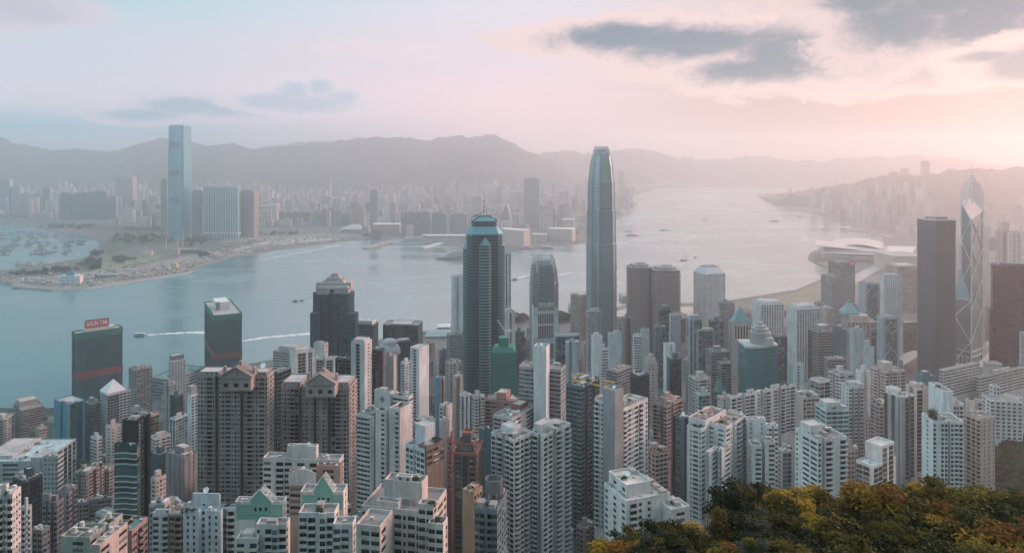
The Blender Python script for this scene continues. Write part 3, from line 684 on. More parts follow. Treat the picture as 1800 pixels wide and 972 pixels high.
keep('redb', B(RES, 'red-brown stepped tower with a tiered crown beside the rust-topped tower', 'tower block', 797, 838, 849, 800, 960, 440, 8, "s'WsgsW's'", "W'W'", (.135, .095, .088), acc=(.16, .11, .098), fh=3.05, roof=[('c', 2)], rim=wall((.26, .105, .085)), rcol=(.26, .10, .08), sh='the red-brown stepped tower',
  more=[dict(x=(804, 833, 838), yt=782, Y=444, L='sgs', R='.', roof=[('c', 1)], rcol=(.3, .1, .08)), dict(x=(812, 828, 832), yt=764, Y=447, L='.g.', R='.', roof=[], rcol=(.3, .1, .08))]))
B(RES, 'narrow tan tower with a blank side wall in front of the red-brown tower', 'tower block', 813, 833, 848, 868, 990, 345, 30, ".....", "www", (.33, .235, .165), acc=(.2, .14, .11), roof=[('h', .4, .9, .2, .8, 2), ('c', 3)], sh='the narrow tan tower')
keep('octa', B(RES, 'dark grey apartment tower topped by a tall many-sided tank house', 'tower block', 834, 874, 892, 900, 990, 325, 12, "Wb.bW", "WwW", (.175, .18, .19), roof=[('c', 5)], rcol=(.12, .13, .14), sh='the tank-house tower'))
B(RES, 'white zigzag-balconied tower, left one of the two close white towers at the bottom centre', 'tower block', 865, 905, 938, 775, 990, 452, 42, "pbkbp", "bqbq", (.565, .58, .585), g='b', fh=3.0, roof=[('h', .3, .75, .35, .85, 5), ('c', 7), ('d', .7, .5, 1.8)], sh='the left zigzag white tower', nwin=100)
B(RES, 'white zigzag-balconied tower, right one of the two close white towers at the bottom centre', 'tower block', 928, 955, 1003, 768, 990, 458, 40, "nbk.", "qqkb.b", (.565, .58, .585), g='b', fh=3.0, roof=[('h', .15, .6, .4, .9, 5), ('u', .75, .4, 'pergola'), ('c', 6)], sh='the right zigzag white tower', nwin=100)
B(RES, 'grey ribbon-windowed tower split by a tall blank white lift core', 'tower block', 912, 986, 994, 652, 748, 590, 2, "lWW..nWlW", "W", (.30, .305, .31), g='m', fh=3.3, roof=[('c', 3)], sh='the white-core tower', more=[dict(x=(938, 960, 966), yt=612, Y=580, L='.', R='.', col=(.58, .60, .605), roof=[('d', .5, .5, 2.3)], dep=10)])
B(RES, 'brown-pink balconied tower with a square red lift house below the green netting', 'tower block', 852, 905, 914, 708, 762, 645, 4, "bW.'.'Wb", "bb", (.29, .19, .165), acc=(.25, .15, .13), roof=[('h', .1, .9, .3, .62, 7, wall((.31, .18, .145))), ('d', .6, .2, 2), ('c', 4)], sh='the brown-pink balconied tower')
keep('gond', B(RES, 'dark green glass tower with yellow cradle arms on its roof', 'tower block', 995, 1021, 1054, 682, 935, 520, 35, "WWWW", "gngng", (.14, .155, .16), acc=(.03, .06, .06), g='k', fh=3.1, roof=[('h', .3, .8, .3, .7, 4), ('c', 8), ('d', .8, .3, 2)], sh='the yellow-cradled dark tower'))
B(RES, 'tall white tower with grey blank slab corner right of the yellow-cradled dark tower', 'tower block', 1045, 1080, 1096, 712, 930, 468, 42, "bvwWvb", "...", (.56, .575, .585), acc=(.26, .275, .29), g='b', fh=3.0, roof=[('c', 4), ('u', .2, .8, 'pergola')], sh='the tall grey-cornered white tower', nwin=100,
  more=[dict(x=(1079, 1081, 1096), yt=690, Y=466, L='.', R='.', col=(.25, .265, .28), roof=[('d', .6, .5, 2)], dep=9), dict(x=(1092, 1094, 1139), yt=722, Y=474, L='.', R='bWvWb.w', roof=[('c', 4), ('u', .8, .3, 'pergola'), ('u', .6, .3, 'pergola')], dep=14)])
B('apartment_block', 'low white apartment block with dish and broad cluttered roof above the trees', 'apartment block', 1062, 1100, 1178, 884, 990, 372, 30, "w.w.w", ".bw.w.....", (.58, .575, .57), roof=[('c', 12), ('h', .55, .7, .3, .6, 2.2)], rcol=(.52, .47, .45), sh='the low white dish-roofed block',
  more=[dict(x=(1070, 1101, 1107), yt=856, Y=378, L='.w.w', R='.', roof=[('d', .5, .6, 2.2), ('c', 2)]), dict(x=(1160, 1180, 1213), yt=899, Y=372, L='.', R='.W.', roof=[('c', 5)], rcol=(.52, .47, .45))])
B('apartment_block', 'small pink-beige block with a roof terrace tucked behind the tall grey-cornered tower', 'apartment block', 1138, 1152, 1174, 798, 862, 520, 35, "qq", "WWW", (.46, .36, .33), roof=[('h', .1, .6, .5, .95, 5), ('c', 4)], rim=plain((.35, .17, .14)))
B(RES, 'mauve-brown stepped tower with pale roof edges behind the small pink-beige block', 'tower block', 1148, 1172, 1199, 715, 800, 610, 42, "bWkW", "WkWb", (.27, .205, .20), roof=[('h', .2, .7, .3, .8, 5), ('h', .35, .6, .4, .7, 8), ('c', 5)], sh='the mauve stepped tower')
B(RES, 'dark grey tower with a white dish left of the long white residential cluster', 'tower block', 1183, 1199, 1219, 738, 885, 560, 40, "kW.", ".hW", (.115, .12, .128), roof=[('d', .5, .5, 2.6), ('c', 4)], sh='the dark dish-topped tower')
B(RES, 'white residential cluster with tall lift block and red-edged roofs above the dark tree', 'tower block', 1207, 1233, 1243, 757, 905, 485, 42, ".vWv", "Wv", (.58, .60, .605), fh=3.0, roof=[('c', 3)], rcol=(.26, .11, .095), g='m', nwin=100, sh='the left white cluster',
  more=[dict(x=(1238, 1240, 1276), yt=742, Y=490, L='.', R='.v..v.', roof=[('c', 5)], dep=12), dict(x=(1272, 1276, 1311), yt=753, Y=487, L='vv', R='WvkvbW', roof=[('c', 4)], rcol=(.24, .15, .13)), dict(x=(1234, 1238, 1306), yt=766, Y=503, L='v', R='vvkvvvvkvv', roof=[('c', 3)], dep=10),
        dict(x=(1241, 1247, 1262), yt=797, Y=468, L='vkv', R='.W', roof=[('u', .5, .5, 'roof_vent')], rcol=(.28, .1, .09)), dict(x=(1263, 1269, 1285), yt=792, Y=471, L='vkv', R='.W', roof=[('u', .5, .5, 'shed')], rcol=(.06, .06, .065))])
B(RES, 'white residential cluster with paired stub towers just right of its red-edged neighbour', 'tower block', 1309, 1313, 1346, 739, 880, 502, 45, "..", ".v...v.", (.58, .60, .605), fh=3.0, g='m', roof=[('c', 5), ('d', .7, .5, 1.8)], nwin=100, sh='the right white cluster', dep=12,
  more=[dict(x=(1343, 1347, 1368), yt=750, Y=499, L='v', R='vWkW', roof=[('c', 3)], rcol=(.24, .17, .14)), dict(x=(1306, 1311, 1356), yt=768, Y=512, L='v', R='vvkvvvkv', roof=[('c', 2)], dep=10), dict(x=(1315, 1322, 1339), yt=785, Y=483, L='vWv', R='.W', roof=[('u', .5, .5, 'shed')], rcol=(.20, .185, .18)), dict(x=(1338, 1345, 1363), yt=778, Y=486, L='vkv', R='.W', roof=[('u', .5, .5, 'shed')], rcol=(.11, .075, .075))])
B(RES, 'long pale residential slab with saw-tooth bays in front of the teal crowned office', 'tower block', 1282, 1286, 1398, 700, 770, 640, 62, "w.", "bWnWb.wnwb.WnbWb", (.50, .525, .53), g='d', fh=3.0, roof=[('h', .25, .35, .3, .7, 4), ('h', .62, .75, .3, .7, 4), ('c', 6)], dep=15, sh='the long saw-tooth slab')
B(RES, 'white terraced tower with planted roof rails in the middle of the tree line', 'tower block', 1398, 1437, 1489, 776, 880, 450, 36, "v.WW", "wkb..b", (.62, .625, .625), g='d', fh=3.05, roof=[('h', .1, .55, .45, .9, 6), ('u', .7, .5, 'planter'), ('c', 6)], nwin=100, sh='the white terraced tower')
B('apartment_block', 'small pale tower with a dark teal glazed front left of the white terraced tower', 'apartment block', 1366, 1376, 1396, 795, 862, 555, 35, "W.", "gg.", (.43, .41, .40), roof=None, g='t')
keep('curvy', B(RES, 'teal-banded apartment block with rounded wraparound balconies and brown roof deck', 'apartment block', 1434, 1452, 1492, 722, 800, 570, 25, "rr", "rrrr", (.46, .53, .53), g='t', fh=3.3, roof=[('h', .1, .7, .2, .9, 5), ('u', .4, .1, 'planter'), ('c', 4)], rcol=(.28, .18, .12), sh='the teal balcony block'))
B(RES, 'beige slab with a dark recessed face behind the teal balcony block', 'tower block', 1398, 1412, 1440, 700, 790, 610, 35, "...", "qWqW", (.40, .35, .33), roof=None)
B(OFF, 'grey block with four white-framed glass bays like stacked screens', 'office block', 1424, 1440, 1459, 672, 720, 680, 40, "gg", "gg", (.52, .54, .545), g='d', roof=[('u', .5, .5, 'duct')], fh=3.4, sh='the white-framed glass block')
B(RES, 'white-sided grey tower with close window rows right of the teal balcony block', 'tower block', 1478, 1492, 1522, 682, 800, 620, 40, "..v", "WkWkWk", (.45, .47, .475), g='d', roof=None, fh=2.95, sh='the grey window-row tower')
B(RES, 'pale pink-beige cross-plan tower with a raised lift block left of the dark office tower base', 'tower block', 1530, 1556, 1592, 655, 715, 690, 40, "wWkW", "WkWwW", (.48, .40, .375), roof=[('h', .2, .6, .3, .8, 7), ('c', 5)], sh='the pink cross-plan tower', fh=3.0)
B(RES, 'pink-brown tower with white string courses below the cross-plan tower', 'tower block', 1530, 1546, 1566, 715, 800, 600, 40, "WwW", "WwW", (.36, .295, .285), roof=None, fh=2.95, sh='the pink-brown string-course tower')
B(RES, 'grey tower with a white framed rooftop and a dark side', 'tower block', 1554, 1586, 1607, 700, 830, 555, 35, "k.k.k", "hghg", (.30, .31, .315), acc=(.1, .11, .12), g='k', roof=[('h', .05, .5, .4, .95, 5, wall((.58, .58, .575))), ('c', 4)], rim=wall((.6, .6, .6)), sh='the white-rimmed grey tower')
B(RES, 'pinkish beige tower with one dark glazed stripe right of the white-rimmed grey tower', 'tower block', 1592, 1612, 1634, 685, 820, 615, 40, ".k.", "g.'.", (.48, .42, .395), g='k', roof=[('h', .1, .5, .2, .8, 4), ('c', 3)], sh='the dark-striped beige tower')
keep('plant', B(RES, 'tall white tower with a tree growing on its stepped roof terrace', 'tower block', 1620, 1640, 1694, 742, 840, 515, 42, ".v.", "q..qqkqWb", (.62, .645, .655), g='d', fh=3.0, roof=[('u', .2, .3, 'planter'), ('u', .15, .6, 'planter'), ('c', 4)], nwin=100, sh='the roof-garden white tower',
  more=[dict(x=(1632, 1658, 1675), yt=690, Y=540, L='..', R='..', roof=[('c', 3)]), dict(x=(1660, 1676, 1694), yt=712, Y=545, L='.', R='qqb', roof=[('c', 2)])]))
B(RES, 'pinkish tower with concave window wall at the right end of the row', 'tower block', 1693, 1724, 1749, 738, 850, 545, 38, "vqqq", ".v.v.v", (.47, .415, .40), fh=3.0, roof=[('c', 4)], nwin=100, sh='the last pink tower', more=[dict(x=(1697, 1712, 1727), yt=708, Y=560, L='.', R='.w', roof=[('c', 3)])])
B('apartment_block', 'small white modern house block with tall centre wall and glazed wings above the trees', 'apartment block', 1505, 1536, 1552, 822, 880, 470, 20, "gg.", "gg", (.58, .585, .585), g='m', roof=[('u', .5, .5, 'roof_vent')], rcol=(.55, .53, .52), sh='the small white modern block',
  more=[dict(x=(1521, 1550, 1553), yt=787, Y=476, L='.', R='ii', roof=[]), dict(x=(1550, 1552, 1575), yt=815, Y=478, L='.', R='.g.', roof=[('c', 2)], dep=9)])
B(RES, 'plain pink-brown tower half hidden behind the white terraced tower', 'tower block', 1478, 1490, 1509, 792, 875, 505, 40, "ww", "vvv", (.34, .265, .25), roof=None)
# --- second line, Sheung Wan side
B(RES, 'white residential slab with ribbed balconies at the left edge of the harbour', 'tower block', -30, 7, 26, 738, 830, 940, 40, "bWb", "bWb", (.44, .45, .46), roof=None, sh='the left edge ribbed slab', near=False)
B(OFF, 'grey-brown slab with long window bands and a white striped end beside the harbour', 'office block', 24, 38, 78, 722, 830, 960, 45, "bkb", "llllll", (.30, .275, .265), acc=(.5, .5, .5), roof=[('h', .1, .9, .5, .95, 6), ('c', 4)], sh='the banded grey-brown slab')
B(OFF, 'bright blue tower with rounded corners and dark glazed side', 'office tower', 95, 118, 150, 712, 850, 905, 35, "...k..", ".ghg.", (.075, .23, .30), acc=(.05, .17, .23), g='k', roof=[('c', 6)], rcol=(.42, .41, .40), sh='the blue tower')
B(OFF, 'brown-grey tenement office between the blue tower and the pyramid roof', 'office block', 149, 160, 177, 712, 800, 930, 40, "WW", "lll", (.29, .265, .26), roof=None)
keep('pyrw', B(OFF, 'dark glass tower under a shallow white pyramid roof, in front of the large netted tower', 'office tower', 176, 189, 230, 696, 800, 925, 25, "lll", "ggggWWW", (.38, .42, .44), g='k', fh=3.4, roof=[], sh='the white pyramid tower'))
B(OFF, 'grey-green office tower with even window bands right of the large netted tower', 'office tower', 226, 235, 268, 652, 735, 1040, 22, "ll", "WWWWWW", (.20, .235, .24), roof=None, fh=3.3, sh='the grey-green banded office')
B(OFF, 'slim white tower with tiny windows and a dark lattice roof screen', 'office tower', 296, 302, 326, 636, 720, 1000, 25, "l", "wwwww", (.50, .52, .53), roof=[('h', .05, .9, .1, .9, 7, wall((.17, .19, .2)))], sh='the slim lattice-topped tower')
B(OFF, 'low green-roofed ferry terminal podium by the water', 'terminal', 264, 300, 362, 668, 700, 1235, 20, "lll", "llllll", (.27, .33, .33), roof=[('c', 8)], rcol=(.19, .30, .28), fh=5)
B(RES, 'grey narrow tower below the slim lattice-topped tower', 'tower block', 287, 297, 310, 678, 770, 880, 30, ".w", "www", (.27, .28, .29), roof=None)
B(OFF, 'dark teal narrow office right below the grey narrow tower', 'office block', 299, 308, 322, 698, 760, 830, 35, "gg", "gg", (.07, .11, .125), g='k', roof=None)
B(RES, 'white gridded tower with a teal glass front left of the left gabled grey tower', 'tower block', 298, 308, 330, 738, 830, 745, 20, "ii", "gggg", (.46, .52, .53), g='t', roof=None, near=True, nwin=60)
B(RES, 'bright pale-blue narrow tower with two window columns against the left gabled grey tower', 'tower block', 329, 336, 349, 696, 800, 765, 15, ".", "qq", (.50, .57, .60), g='t', roof=[('h', .1, .9, .2, .9, 9, wall((.3, .28, .28)))])
B(RES, 'grey windowless stair tower behind the pale-blue narrow tower', 'tower block', 326, 331, 342, 705, 800, 800, 20, "w", "ww", (.30, .315, .325), roof=None)
B(RES, 'apartment tower wrapped in grey builder\'s netting', 'scaffolded tower', 291, 324, 349, 806, 885, 560, 30, ".s.s.s.s", "s.s.s.", (.225, .225, .235), roof=[('h', .25, .8, .2, .7, 6), ('c', 2)], nwin=0, sh='the grey netted tower')
B('apartment_block', 'small pinkish white tenement at the foot of the black wavy tower', 'tenement', 264, 274, 292, 844, 895, 545, 25, "v", "vwv", (.55, .47, .45), roof=[('h', .3, .7, .3, .8, 5), ('c', 2)])
B(OFF, 'white stepped block with a cluttered roof between the wavy tower and the gridded tower', 'office block', 264, 272, 300, 772, 805, 700, 30, "WW", "W.WW", (.44, .45, .455), roof=None)
B(OFF, 'dark teal blank office below the white stepped block', 'office block', 262, 280, 302, 802, 850, 640, 30, "...", "ll", (.05, .10, .11), g='k', roof=None, near=False)
B(RES, 'slim tower with an orange-lit corner strip behind the wavy black tower', 'tower block', 255, 264, 280, 732, 775, 760, 35, "..", "gg", (.45, .30, .20), acc=(.12, .08, .06), g='d', roof=[('d', .3, .6, 1.6), ('c', 2)])  # the orange light on this tower is put into its wall colour
B(OFF, 'white window-banded narrow block at the foot of the blue tower', 'office block', 159, 170, 180, 772, 825, 720, 30, "ll", ".l", (.46, .48, .48), roof=None)
B(RES, 'narrow pink-edged white tower below the white pyramid roof', 'tower block', 186, 196, 212, 752, 805, 740, 30, "v", "v.v", (.50, .45, .43), roof=None)
B(OFF, 'office block with a huge pale sloping roof and white fin end by the left edge', 'civic building', -40, 76, 134, 812, 880, 690, 24, "...W...", "kiiiiii", (.43, .45, .455), fh=4.2, roof=[('h', .15, .95, .55, .98, 3), ('h', .02, .35, .02, .2, 4), ('c', 10)], rcol=(.42, .48, .50), sh='the pale sloping-roof hall', near=True, nwin=30, more=[dict(x=(76, 102, 112), yt=803, Y=686, L='vvvv', R='l', roof=[('c', 2)], col=(.34, .37, .385))])
B(RES, 'pinkish striped tenement in front of the blue tower by the left shore', 'tenement', 63, 70, 83, 755, 800, 850, 35, "l", "ll", (.48, .40, .39), roof=None)
# --- second line, centre left
B(OFF, 'white office with dark vertical glass stripe right of the left gabled tower', 'office tower', 509, 515, 553, 622, 690, 790, 12, ".", "..gg.ii.", (.56, .575, .58), g='k', roof=[('h', .2, .8, .3, .8, 3)], fh=3.4, sh='the white dark-striped office')
B(OFF, 'dark glass tower ribbed by long white mullions against the left gabled tower', 'office tower', 474, 488, 512, 655, 800, 640, 25, "igi", "ggg", (.12, .15, .16), g='k', fh=3.4, roof=[('c', 4)], near=False)
B(OFF, 'white-striped tower with dark green wings in front of the peaked dark glass tower', 'office tower', 617, 641, 654, 604, 740, 700, 18, "..g..", ".v.", (.45, .46, .46), g='k', fh=3.2, roof=[('h', .1, .9, .1, .9, 3), ('m', .5, .5, 4), ('u', .5, .5, 'duct')], sh='the white-striped slab tower', near=False,
  more=[dict(x=(589, 616, 622), yt=632, Y=712, L='kbkb', R='.', col=(.095, .115, .12), roof=[('c', 3)], rcol=(.18, .30, .28)), dict(x=(650, 672, 678), yt=616, Y=715, L='kbkbk', R='.', col=(.105, .12, .125), roof=[('c', 3)], rcol=(.18, .30, .28)), dict(x=(676, 692, 697), yt=628, Y=730, L='.s.s.', R='.', col=(.40, .39, .38), roof=None)])
B(OFF, 'rounded pale concrete tower below the peaked dark glass tower', 'office tower', 551, 570, 577, 606, 650, 900, 15, "...s", "v", (.50, .485, .48), roof=None)
B(OFF, 'white low tower with black glass bays below the rounded concrete tower', 'office block', 553, 588, 593, 632, 690, 830, 10, ".ggk.gg.", ".", (.50, .51, .51), g='k', roof=None)
keep('terr', B('terminal_building', 'terraced waterfront building with an orange parapet and pale tilted roofs', 'waterfront hall', 480, 530, 546, 622, 650, 1160, 18, "llll", "ll", (.46, .44, .42), acc=(.48, .25, .12), fh=4, roof=[('h', .0, .8, .2, .8, 9, wall((.45, .43, .42))), ('c', 6)], rim=wall((.46, .27, .15)), rcol=(.42, .4, .38)))
B(OFF, 'dark office slab along the water with a tree-like antenna', 'office block', 673, 735, 743, 573, 610, 1210, 6, "gggggggg", "gg", (.11, .135, .145), acc=(.15, .19, .2), g='k', roof=[('h', .05, .95, .2, .8, 2), ('m', .5, .5, 13)], fh=3.5, sh='the dark waterfront slab')
B(OFF, 'dark office tower with a round framed roof opening', 'office tower', 694, 698, 723, 602, 680, 1010, 12, "g", "ggg", (.08, .11, .12), g='k', roof=[('h', .1, .9, .1, .9, 3, wall((.4, .42, .43))), ('c', 3)], fh=3.4)
keep('dome', B(OFF, 'grey office with a rounded tiered glass roof next to the dark round-roofed office', 'office block', 668, 692, 700, 625, 690, 960, 12, "lll", "l", (.30, .32, .33), roof=[]))
B(OFF, 'slim white slab tower with one column of dark windows left of the tall banded skyscraper', 'office tower', 721, 737, 754, 614, 750, 770, 30, ".q.", "...", (.56, .60, .63), acc=(.4, .33, .28), g='k', fh=3.0, roof=[('c', 3)], rcol=(.45, .38, .33), sh='the one-column white slab')
B(RES, 'narrow mauve tower beside a bright blue strip tower', 'tower block', 766, 771, 783, 668, 750, 805, 25, "k", ".k.", (.27, .24, .24), roof=None)
B(RES, 'bright blue strip tower beside the mauve one', 'tower block', 764, 766, 774, 666, 750, 795, 20, ".", ".", (.08, .22, .32), roof=[('u', .5, .5, 'water_tank')], dep=9)
B(RES, 'narrow beige tower of small windows left of the dark base of the banded skyscraper', 'tower block', 797, 802, 814, 664, 730, 765, 20, "v", "k.", (.42, .37, .34), roof=None)
B(OFF, 'small white office with blue window bays and a blue emblem panel', 'office block', 808, 812, 829, 697, 745, 705, 12, "l", "i'.i'.i'", (.54, .57, .59), acc=(.09, .2, .32), g='m', roof=None)
B(RES, 'white tower with one blank shaft below the blue emblem office', 'tower block', 772, 784, 795, 716, 772, 600, 30, "wk", "...", (.48, .455, .445), roof=[('u', .5, .5, 'water_tank')])
B(RES, 'grey tower behind the narrow beige one', 'tower block', 783, 790, 812, 640, 720, 885, 25, "w", "ww.w", (.29, .305, .315), roof=None)
B(OFF, 'teal-grey office left of the foot of the tall banded skyscraper', 'office tower', 785, 790, 818, 590, 660, 1150, 18, "l", "lll", (.25, .31, .33), roof=None, sh='the teal-grey office')
B(RES, 'pale cluttered block right of the emblem office', 'tower block', 827, 834, 853, 700, 750, 735, 30, "W", "WkW", (.40, .43, .44), roof=None)
B(OFF, 'pale grey slab block left of the one-column white slab', 'office block', 704, 712, 724, 640, 700, 900, 25, "w", "WW", (.42, .47, .49), roof=None)
B(OFF, 'low grey rooftop block with a red side wall behind the rust-topped tower', 'tenement', 722, 742, 766, 752, 800, 560, 25, "W.'", ".WW", (.34, .33, .33), acc=(.38, .12, .10), roof=None)
B(RES, 'dull red ribbed tenement left of the red-brown stepped tower', 'tenement', 786, 794, 800, 775, 850, 500, 20, "vv", "v", (.30, .125, .12), roof=None)
B(RES, 'pale blank-shafted tower between the rust-topped and red-brown towers', 'tower block', 772, 778, 790, 742, 840, 560, 20, ".", "..", (.40, .37, .37), roof=[('c', 3)])
B(OFF, 'low block with a cluttered dark roof and green side left of the zigzag towers', 'office block', 842, 850, 866, 758, 850, 520, 25, "..", "..", (.075, .12, .125), roof=[('d', .5, .5, 1.8), ('c', 4)])
B(OFF, 'low pale block with red roof tank behind the zigzag white towers', 'office block', 866, 900, 940, 738, 775, 560, 30, "WW", "W.W", (.42, .43, .44), roof=[('h', .6, .95, .3, .8, 4, wall((.30, .13, .10))), ('d', .2, .3, 2), ('c', 6)])
# --- central business district
B(OFF, 'pale blue slab tower on the waterfront left of the tall banded skyscraper', 'office tower', 793, 796, 822, 486, 600, 1280, 12, ".", ".k...", (.50, .56, .59), roof=[('c', 3)], rcol=(.3, .32, .33), sh='the pale waterfront slab', dep=24)
B(OFF, 'pale grey ribbed slab tower standing behind the tall banded skyscraper', 'office tower', 872, 876, 898, 448, 560, 1330, 10, ".", "i.i.i.i", (.45, .48, .50), roof=[('c', 2)], dep=24)
B(OFF, 'white office tower with dark vertical slots right of the tall banded skyscraper', 'office tower', 882, 886, 905, 550, 640, 1150, 12, "k", "i.i.", (.49, .50, .50), g='k', roof=[('h', .2, .8, .2, .8, 5), ('c', 2)])
B(OFF, 'dark grey slab behind the green netted tower', 'office block', 906, 910, 922, 585, 650, 1060, 12, "l", "ll", (.13, .145, .155), roof=None)
keep('hang', B('bank_tower', 'bank tower with green sign strip and dark ribs before the small clawed tower', 'bank', 935, 938, 981, 540, 680, 1290, 14, "..", "..iiiiiiiii..", (.40, .45, .465), acc=(.3, .34, .36), g='k', fh=30, roof=[('c', 4)], sh='the green-signed bank', dep=30))
B(OFF, 'beige office tower with rounded corners and banded windows beside the tallest tower', 'office tower', 1003, 1022, 1050, 522, 610, 1560, 30, "llll", "lllll", (.36, .31, .285), roof=[('h', .1, .9, .1, .9, 3), ('c', 6)], rcol=(.36, .33, .31), fh=4, sh='the beige banded office')
B(OFF, 'white lattice-walled office with a mast below the tallest tower', 'office tower', 1030, 1033, 1056, 548, 640, 1150, 15, "l", "lWlW", (.40, .43, .44), roof=[('h', .3, .9, .2, .8, 4), ('m', .1, .3, 22), ('c', 3)], sh='the masted lattice office')
B(OFF, 'dark slate tower with a brown front strip left of the twin rounded towers', 'office tower', 1092, 1096, 1113, 560, 640, 1000, 15, ".", ".k'k'.", (.19, .215, .225), acc=(.18, .125, .105), roof=None, sh='the brown-fronted slate tower')
B(OFF, 'white building of even horizontal window bars between slate towers', 'office tower', 1112, 1114, 1128, 592, 660, 950, 12, ".", "lll", (.52, .54, .545), g='k', roof=None, dep=16)
B(OFF, 'plain blue-grey tower right of the white barred building', 'office tower', 1125, 1129, 1142, 582, 660, 975, 14, ".", "....", (.30, .35, .37), roof=None, dep=18)
B(OFF, 'teal glass tower with banded floors below the right rounded twin', 'office tower', 1149, 1152, 1171, 575, 670, 1010, 14, "l", "ggggg", (.16, .25, .27), g='t', roof=None, dep=20)
B(OFF, 'dark slate tower with masts directly below the right rounded twin', 'office tower', 1157, 1161, 1179, 545, 640, 1160, 14, "g", "ggg", (.12, .145, .155), roof=[('h', .2, .8, .2, .8, 6), ('m', .5, .5, 5)], dep=20)
B(OFF, 'pale blue tower with fine window grid right of the masted slate tower', 'office tower', 1176, 1179, 1197, 554, 640, 1090, 14, ".", "wwwwww", (.36, .42, .45), roof=None, dep=20, sh='the pale blue grid tower')
B(OFF, 'bright white tower with one tall hole near its top', 'office tower', 1166, 1169, 1187, 606, 690, 870, 14, ".", "..k.", (.60, .62, .63), roof=[], dep=12, sh='the white holed tower')
B(OFF, 'dark teal glass block in front of the white holed tower', 'office block', 1172, 1177, 1198, 632, 710, 800, 18, "..", "ggg", (.06, .12, .135), g='k', roof=None)
keep('peak', B(RES, 'slim beige tower with a stepped peaked top in front of the teal banded tower', 'tower block', 1133, 1139, 1156, 640, 740, 760, 25, ".v", "vv.", (.38, .35, .335), roof=[('h', .1, .9, .1, .9, 5), ('h', .3, .7, .3, .7, 9)]))
B(OFF, 'white narrow tower with a glazed lower wing left of the slate towers', 'office tower', 1039, 1044, 1059, 593, 670, 850, 22, ".", "...", (.56, .575, .58), roof=[('h', .2, .7, .3, .8, 4)], more=[dict(x=(1056, 1058, 1069), yt=615, Y=852, L='.', R='lll', roof=None, dep=12)])
B(OFF, 'pale plain slab right of the white narrow tower', 'office tower', 1068, 1072, 1093, 588, 660, 950, 15, ".", "..s..", (.43, .47, .49), roof=None, dep=18)
B(OFF, 'glass office under an open white roof frame right of the green-signed bank', 'office block', 976, 979, 1018, 592, 690, 910, 15, "g", "ggggg", (.17, .21, .225), g='m', roof=[('h', .0, 1.0, .0, .3, 3, wall((.55, .56, .56)))], rim=wall((.6, .6, .6)), dep=18, more=[dict(x=(994, 996, 1018), yt=602, Y=890, L='.', R='.k..v', col=(.34, .41, .44), roof=None, dep=10)])
B(OFF, 'black glass block with a flat pale roof behind the tall grey-cornered tower', 'office block', 1108, 1122, 1141, 662, 740, 700, 38, "ggg", "ggg", (.07, .085, .09), g='k', roof=[('c', 3)], near=False)
B(OFF, 'grey office with a roof full of machinery left of the black glass block', 'office block', 1066, 1085, 1112, 655, 720, 780, 40, "ll", "lll", (.21, .23, .24), roof=[('c', 12), ('h', .3, .5, .3, .5, 3)])
B(OFF, 'teal and beige paired offices with sloping tops left of the pyramid-roofed tower', 'office tower', 1209, 1213, 1234, 562, 650, 1060, 16, ".", "g.ggg", (.30, .36, .38), g='m', roof=[('h', .1, .8, .1, .8, 6)], dep=18, more=[dict(x=(1224, 1228, 1257), yt=582, Y=1000, L='.', R='gggg.', col=(.22, .25, .255), roof=[('h', .3, .9, .2, .8, 3, wall((.4, .34, .3)))], dep=18)])
B(OFF, 'dark grey office behind the teal and beige pair', 'office tower', 1246, 1250, 1272, 565, 640, 1120, 16, "g", "gg.g", (.15, .165, .175), roof=None, dep=20)
B(OFF, 'grey tower half behind the turquoise pyramid', 'office tower', 1263, 1266, 1291, 533, 600, 1350, 14, "l", "lll", (.27, .29, .30), roof=None, dep=24)
B(OFF, 'mid-grey building with rounded terraces below the pyramid tower', 'office block', 1240, 1250, 1283, 620, 710, 900, 25, "ll", "llll", (.21, .23, .24), roof=None, more=[dict(x=(1262, 1268, 1285), yt=640, Y=880, L='r', R='rr', roof=None)])
B(OFF, 'stepped beige office with a round crest on its gable', 'office block', 1211, 1222, 1250, 668, 720, 730, 28, "ll", "vWv", (.43, .40, .385), roof=[('h', .3, .7, .3, .7, 6), ('c', 3)])
B(RES, 'pale teal narrow tower under the crested beige office', 'tower block', 1222, 1228, 1248, 695, 745, 660, 25, "v", "ggg", (.36, .43, .45), g='m', roof=None)
keep('greeng', B(OFF, 'narrow office with a green glass gable roof left of the long saw-tooth slab', 'office block', 1256, 1262, 1278, 690, 740, 700, 20, "g", "ggg", (.16, .22, .22), roof=[]))
B(RES, 'pink-white tower with paired windows below the green glass gable', 'tower block', 1261, 1267, 1286, 700, 750, 650, 25, "v", ".w.w", (.48, .43, .42), roof=None)
keep('whitea', B(OFF, 'white gridded office tower behind the crowned teal office, left of two alike', 'office tower', 1322, 1338, 1378, 536, 640, 1250, 32, "vvvvvvv", "hhhhhhhhh".replace('h', 'q'), (.60, .61, .61), g='k', fh=3.6, roof=[('h', .15, .9, .15, .9, 5), ('c', 6)], sh='the left white grid tower'))
keep('whiteb', B(OFF, 'white gridded office tower nearer the government quarter, right of two alike', 'office tower', 1382, 1401, 1441, 544, 660, 1180, 32, "vvvvvvv", "qqqqqqqqq", (.60, .61, .61), g='k', fh=3.6, roof=[('h', .15, .9, .15, .9, 5), ('c', 6)], sh='the right white grid tower'))
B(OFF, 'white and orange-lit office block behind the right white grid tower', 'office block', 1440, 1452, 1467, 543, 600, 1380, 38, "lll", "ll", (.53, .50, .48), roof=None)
B(OFF, 'dark grey office with pale window stripes and a square roof house', 'office tower', 1420, 1438, 1467, 585, 660, 1050, 35, "gl", "lllll", (.24, .245, .245), g='k', roof=[('h', .3, .9, .3, .9, 8), ('c', 4)], fh=3.6)
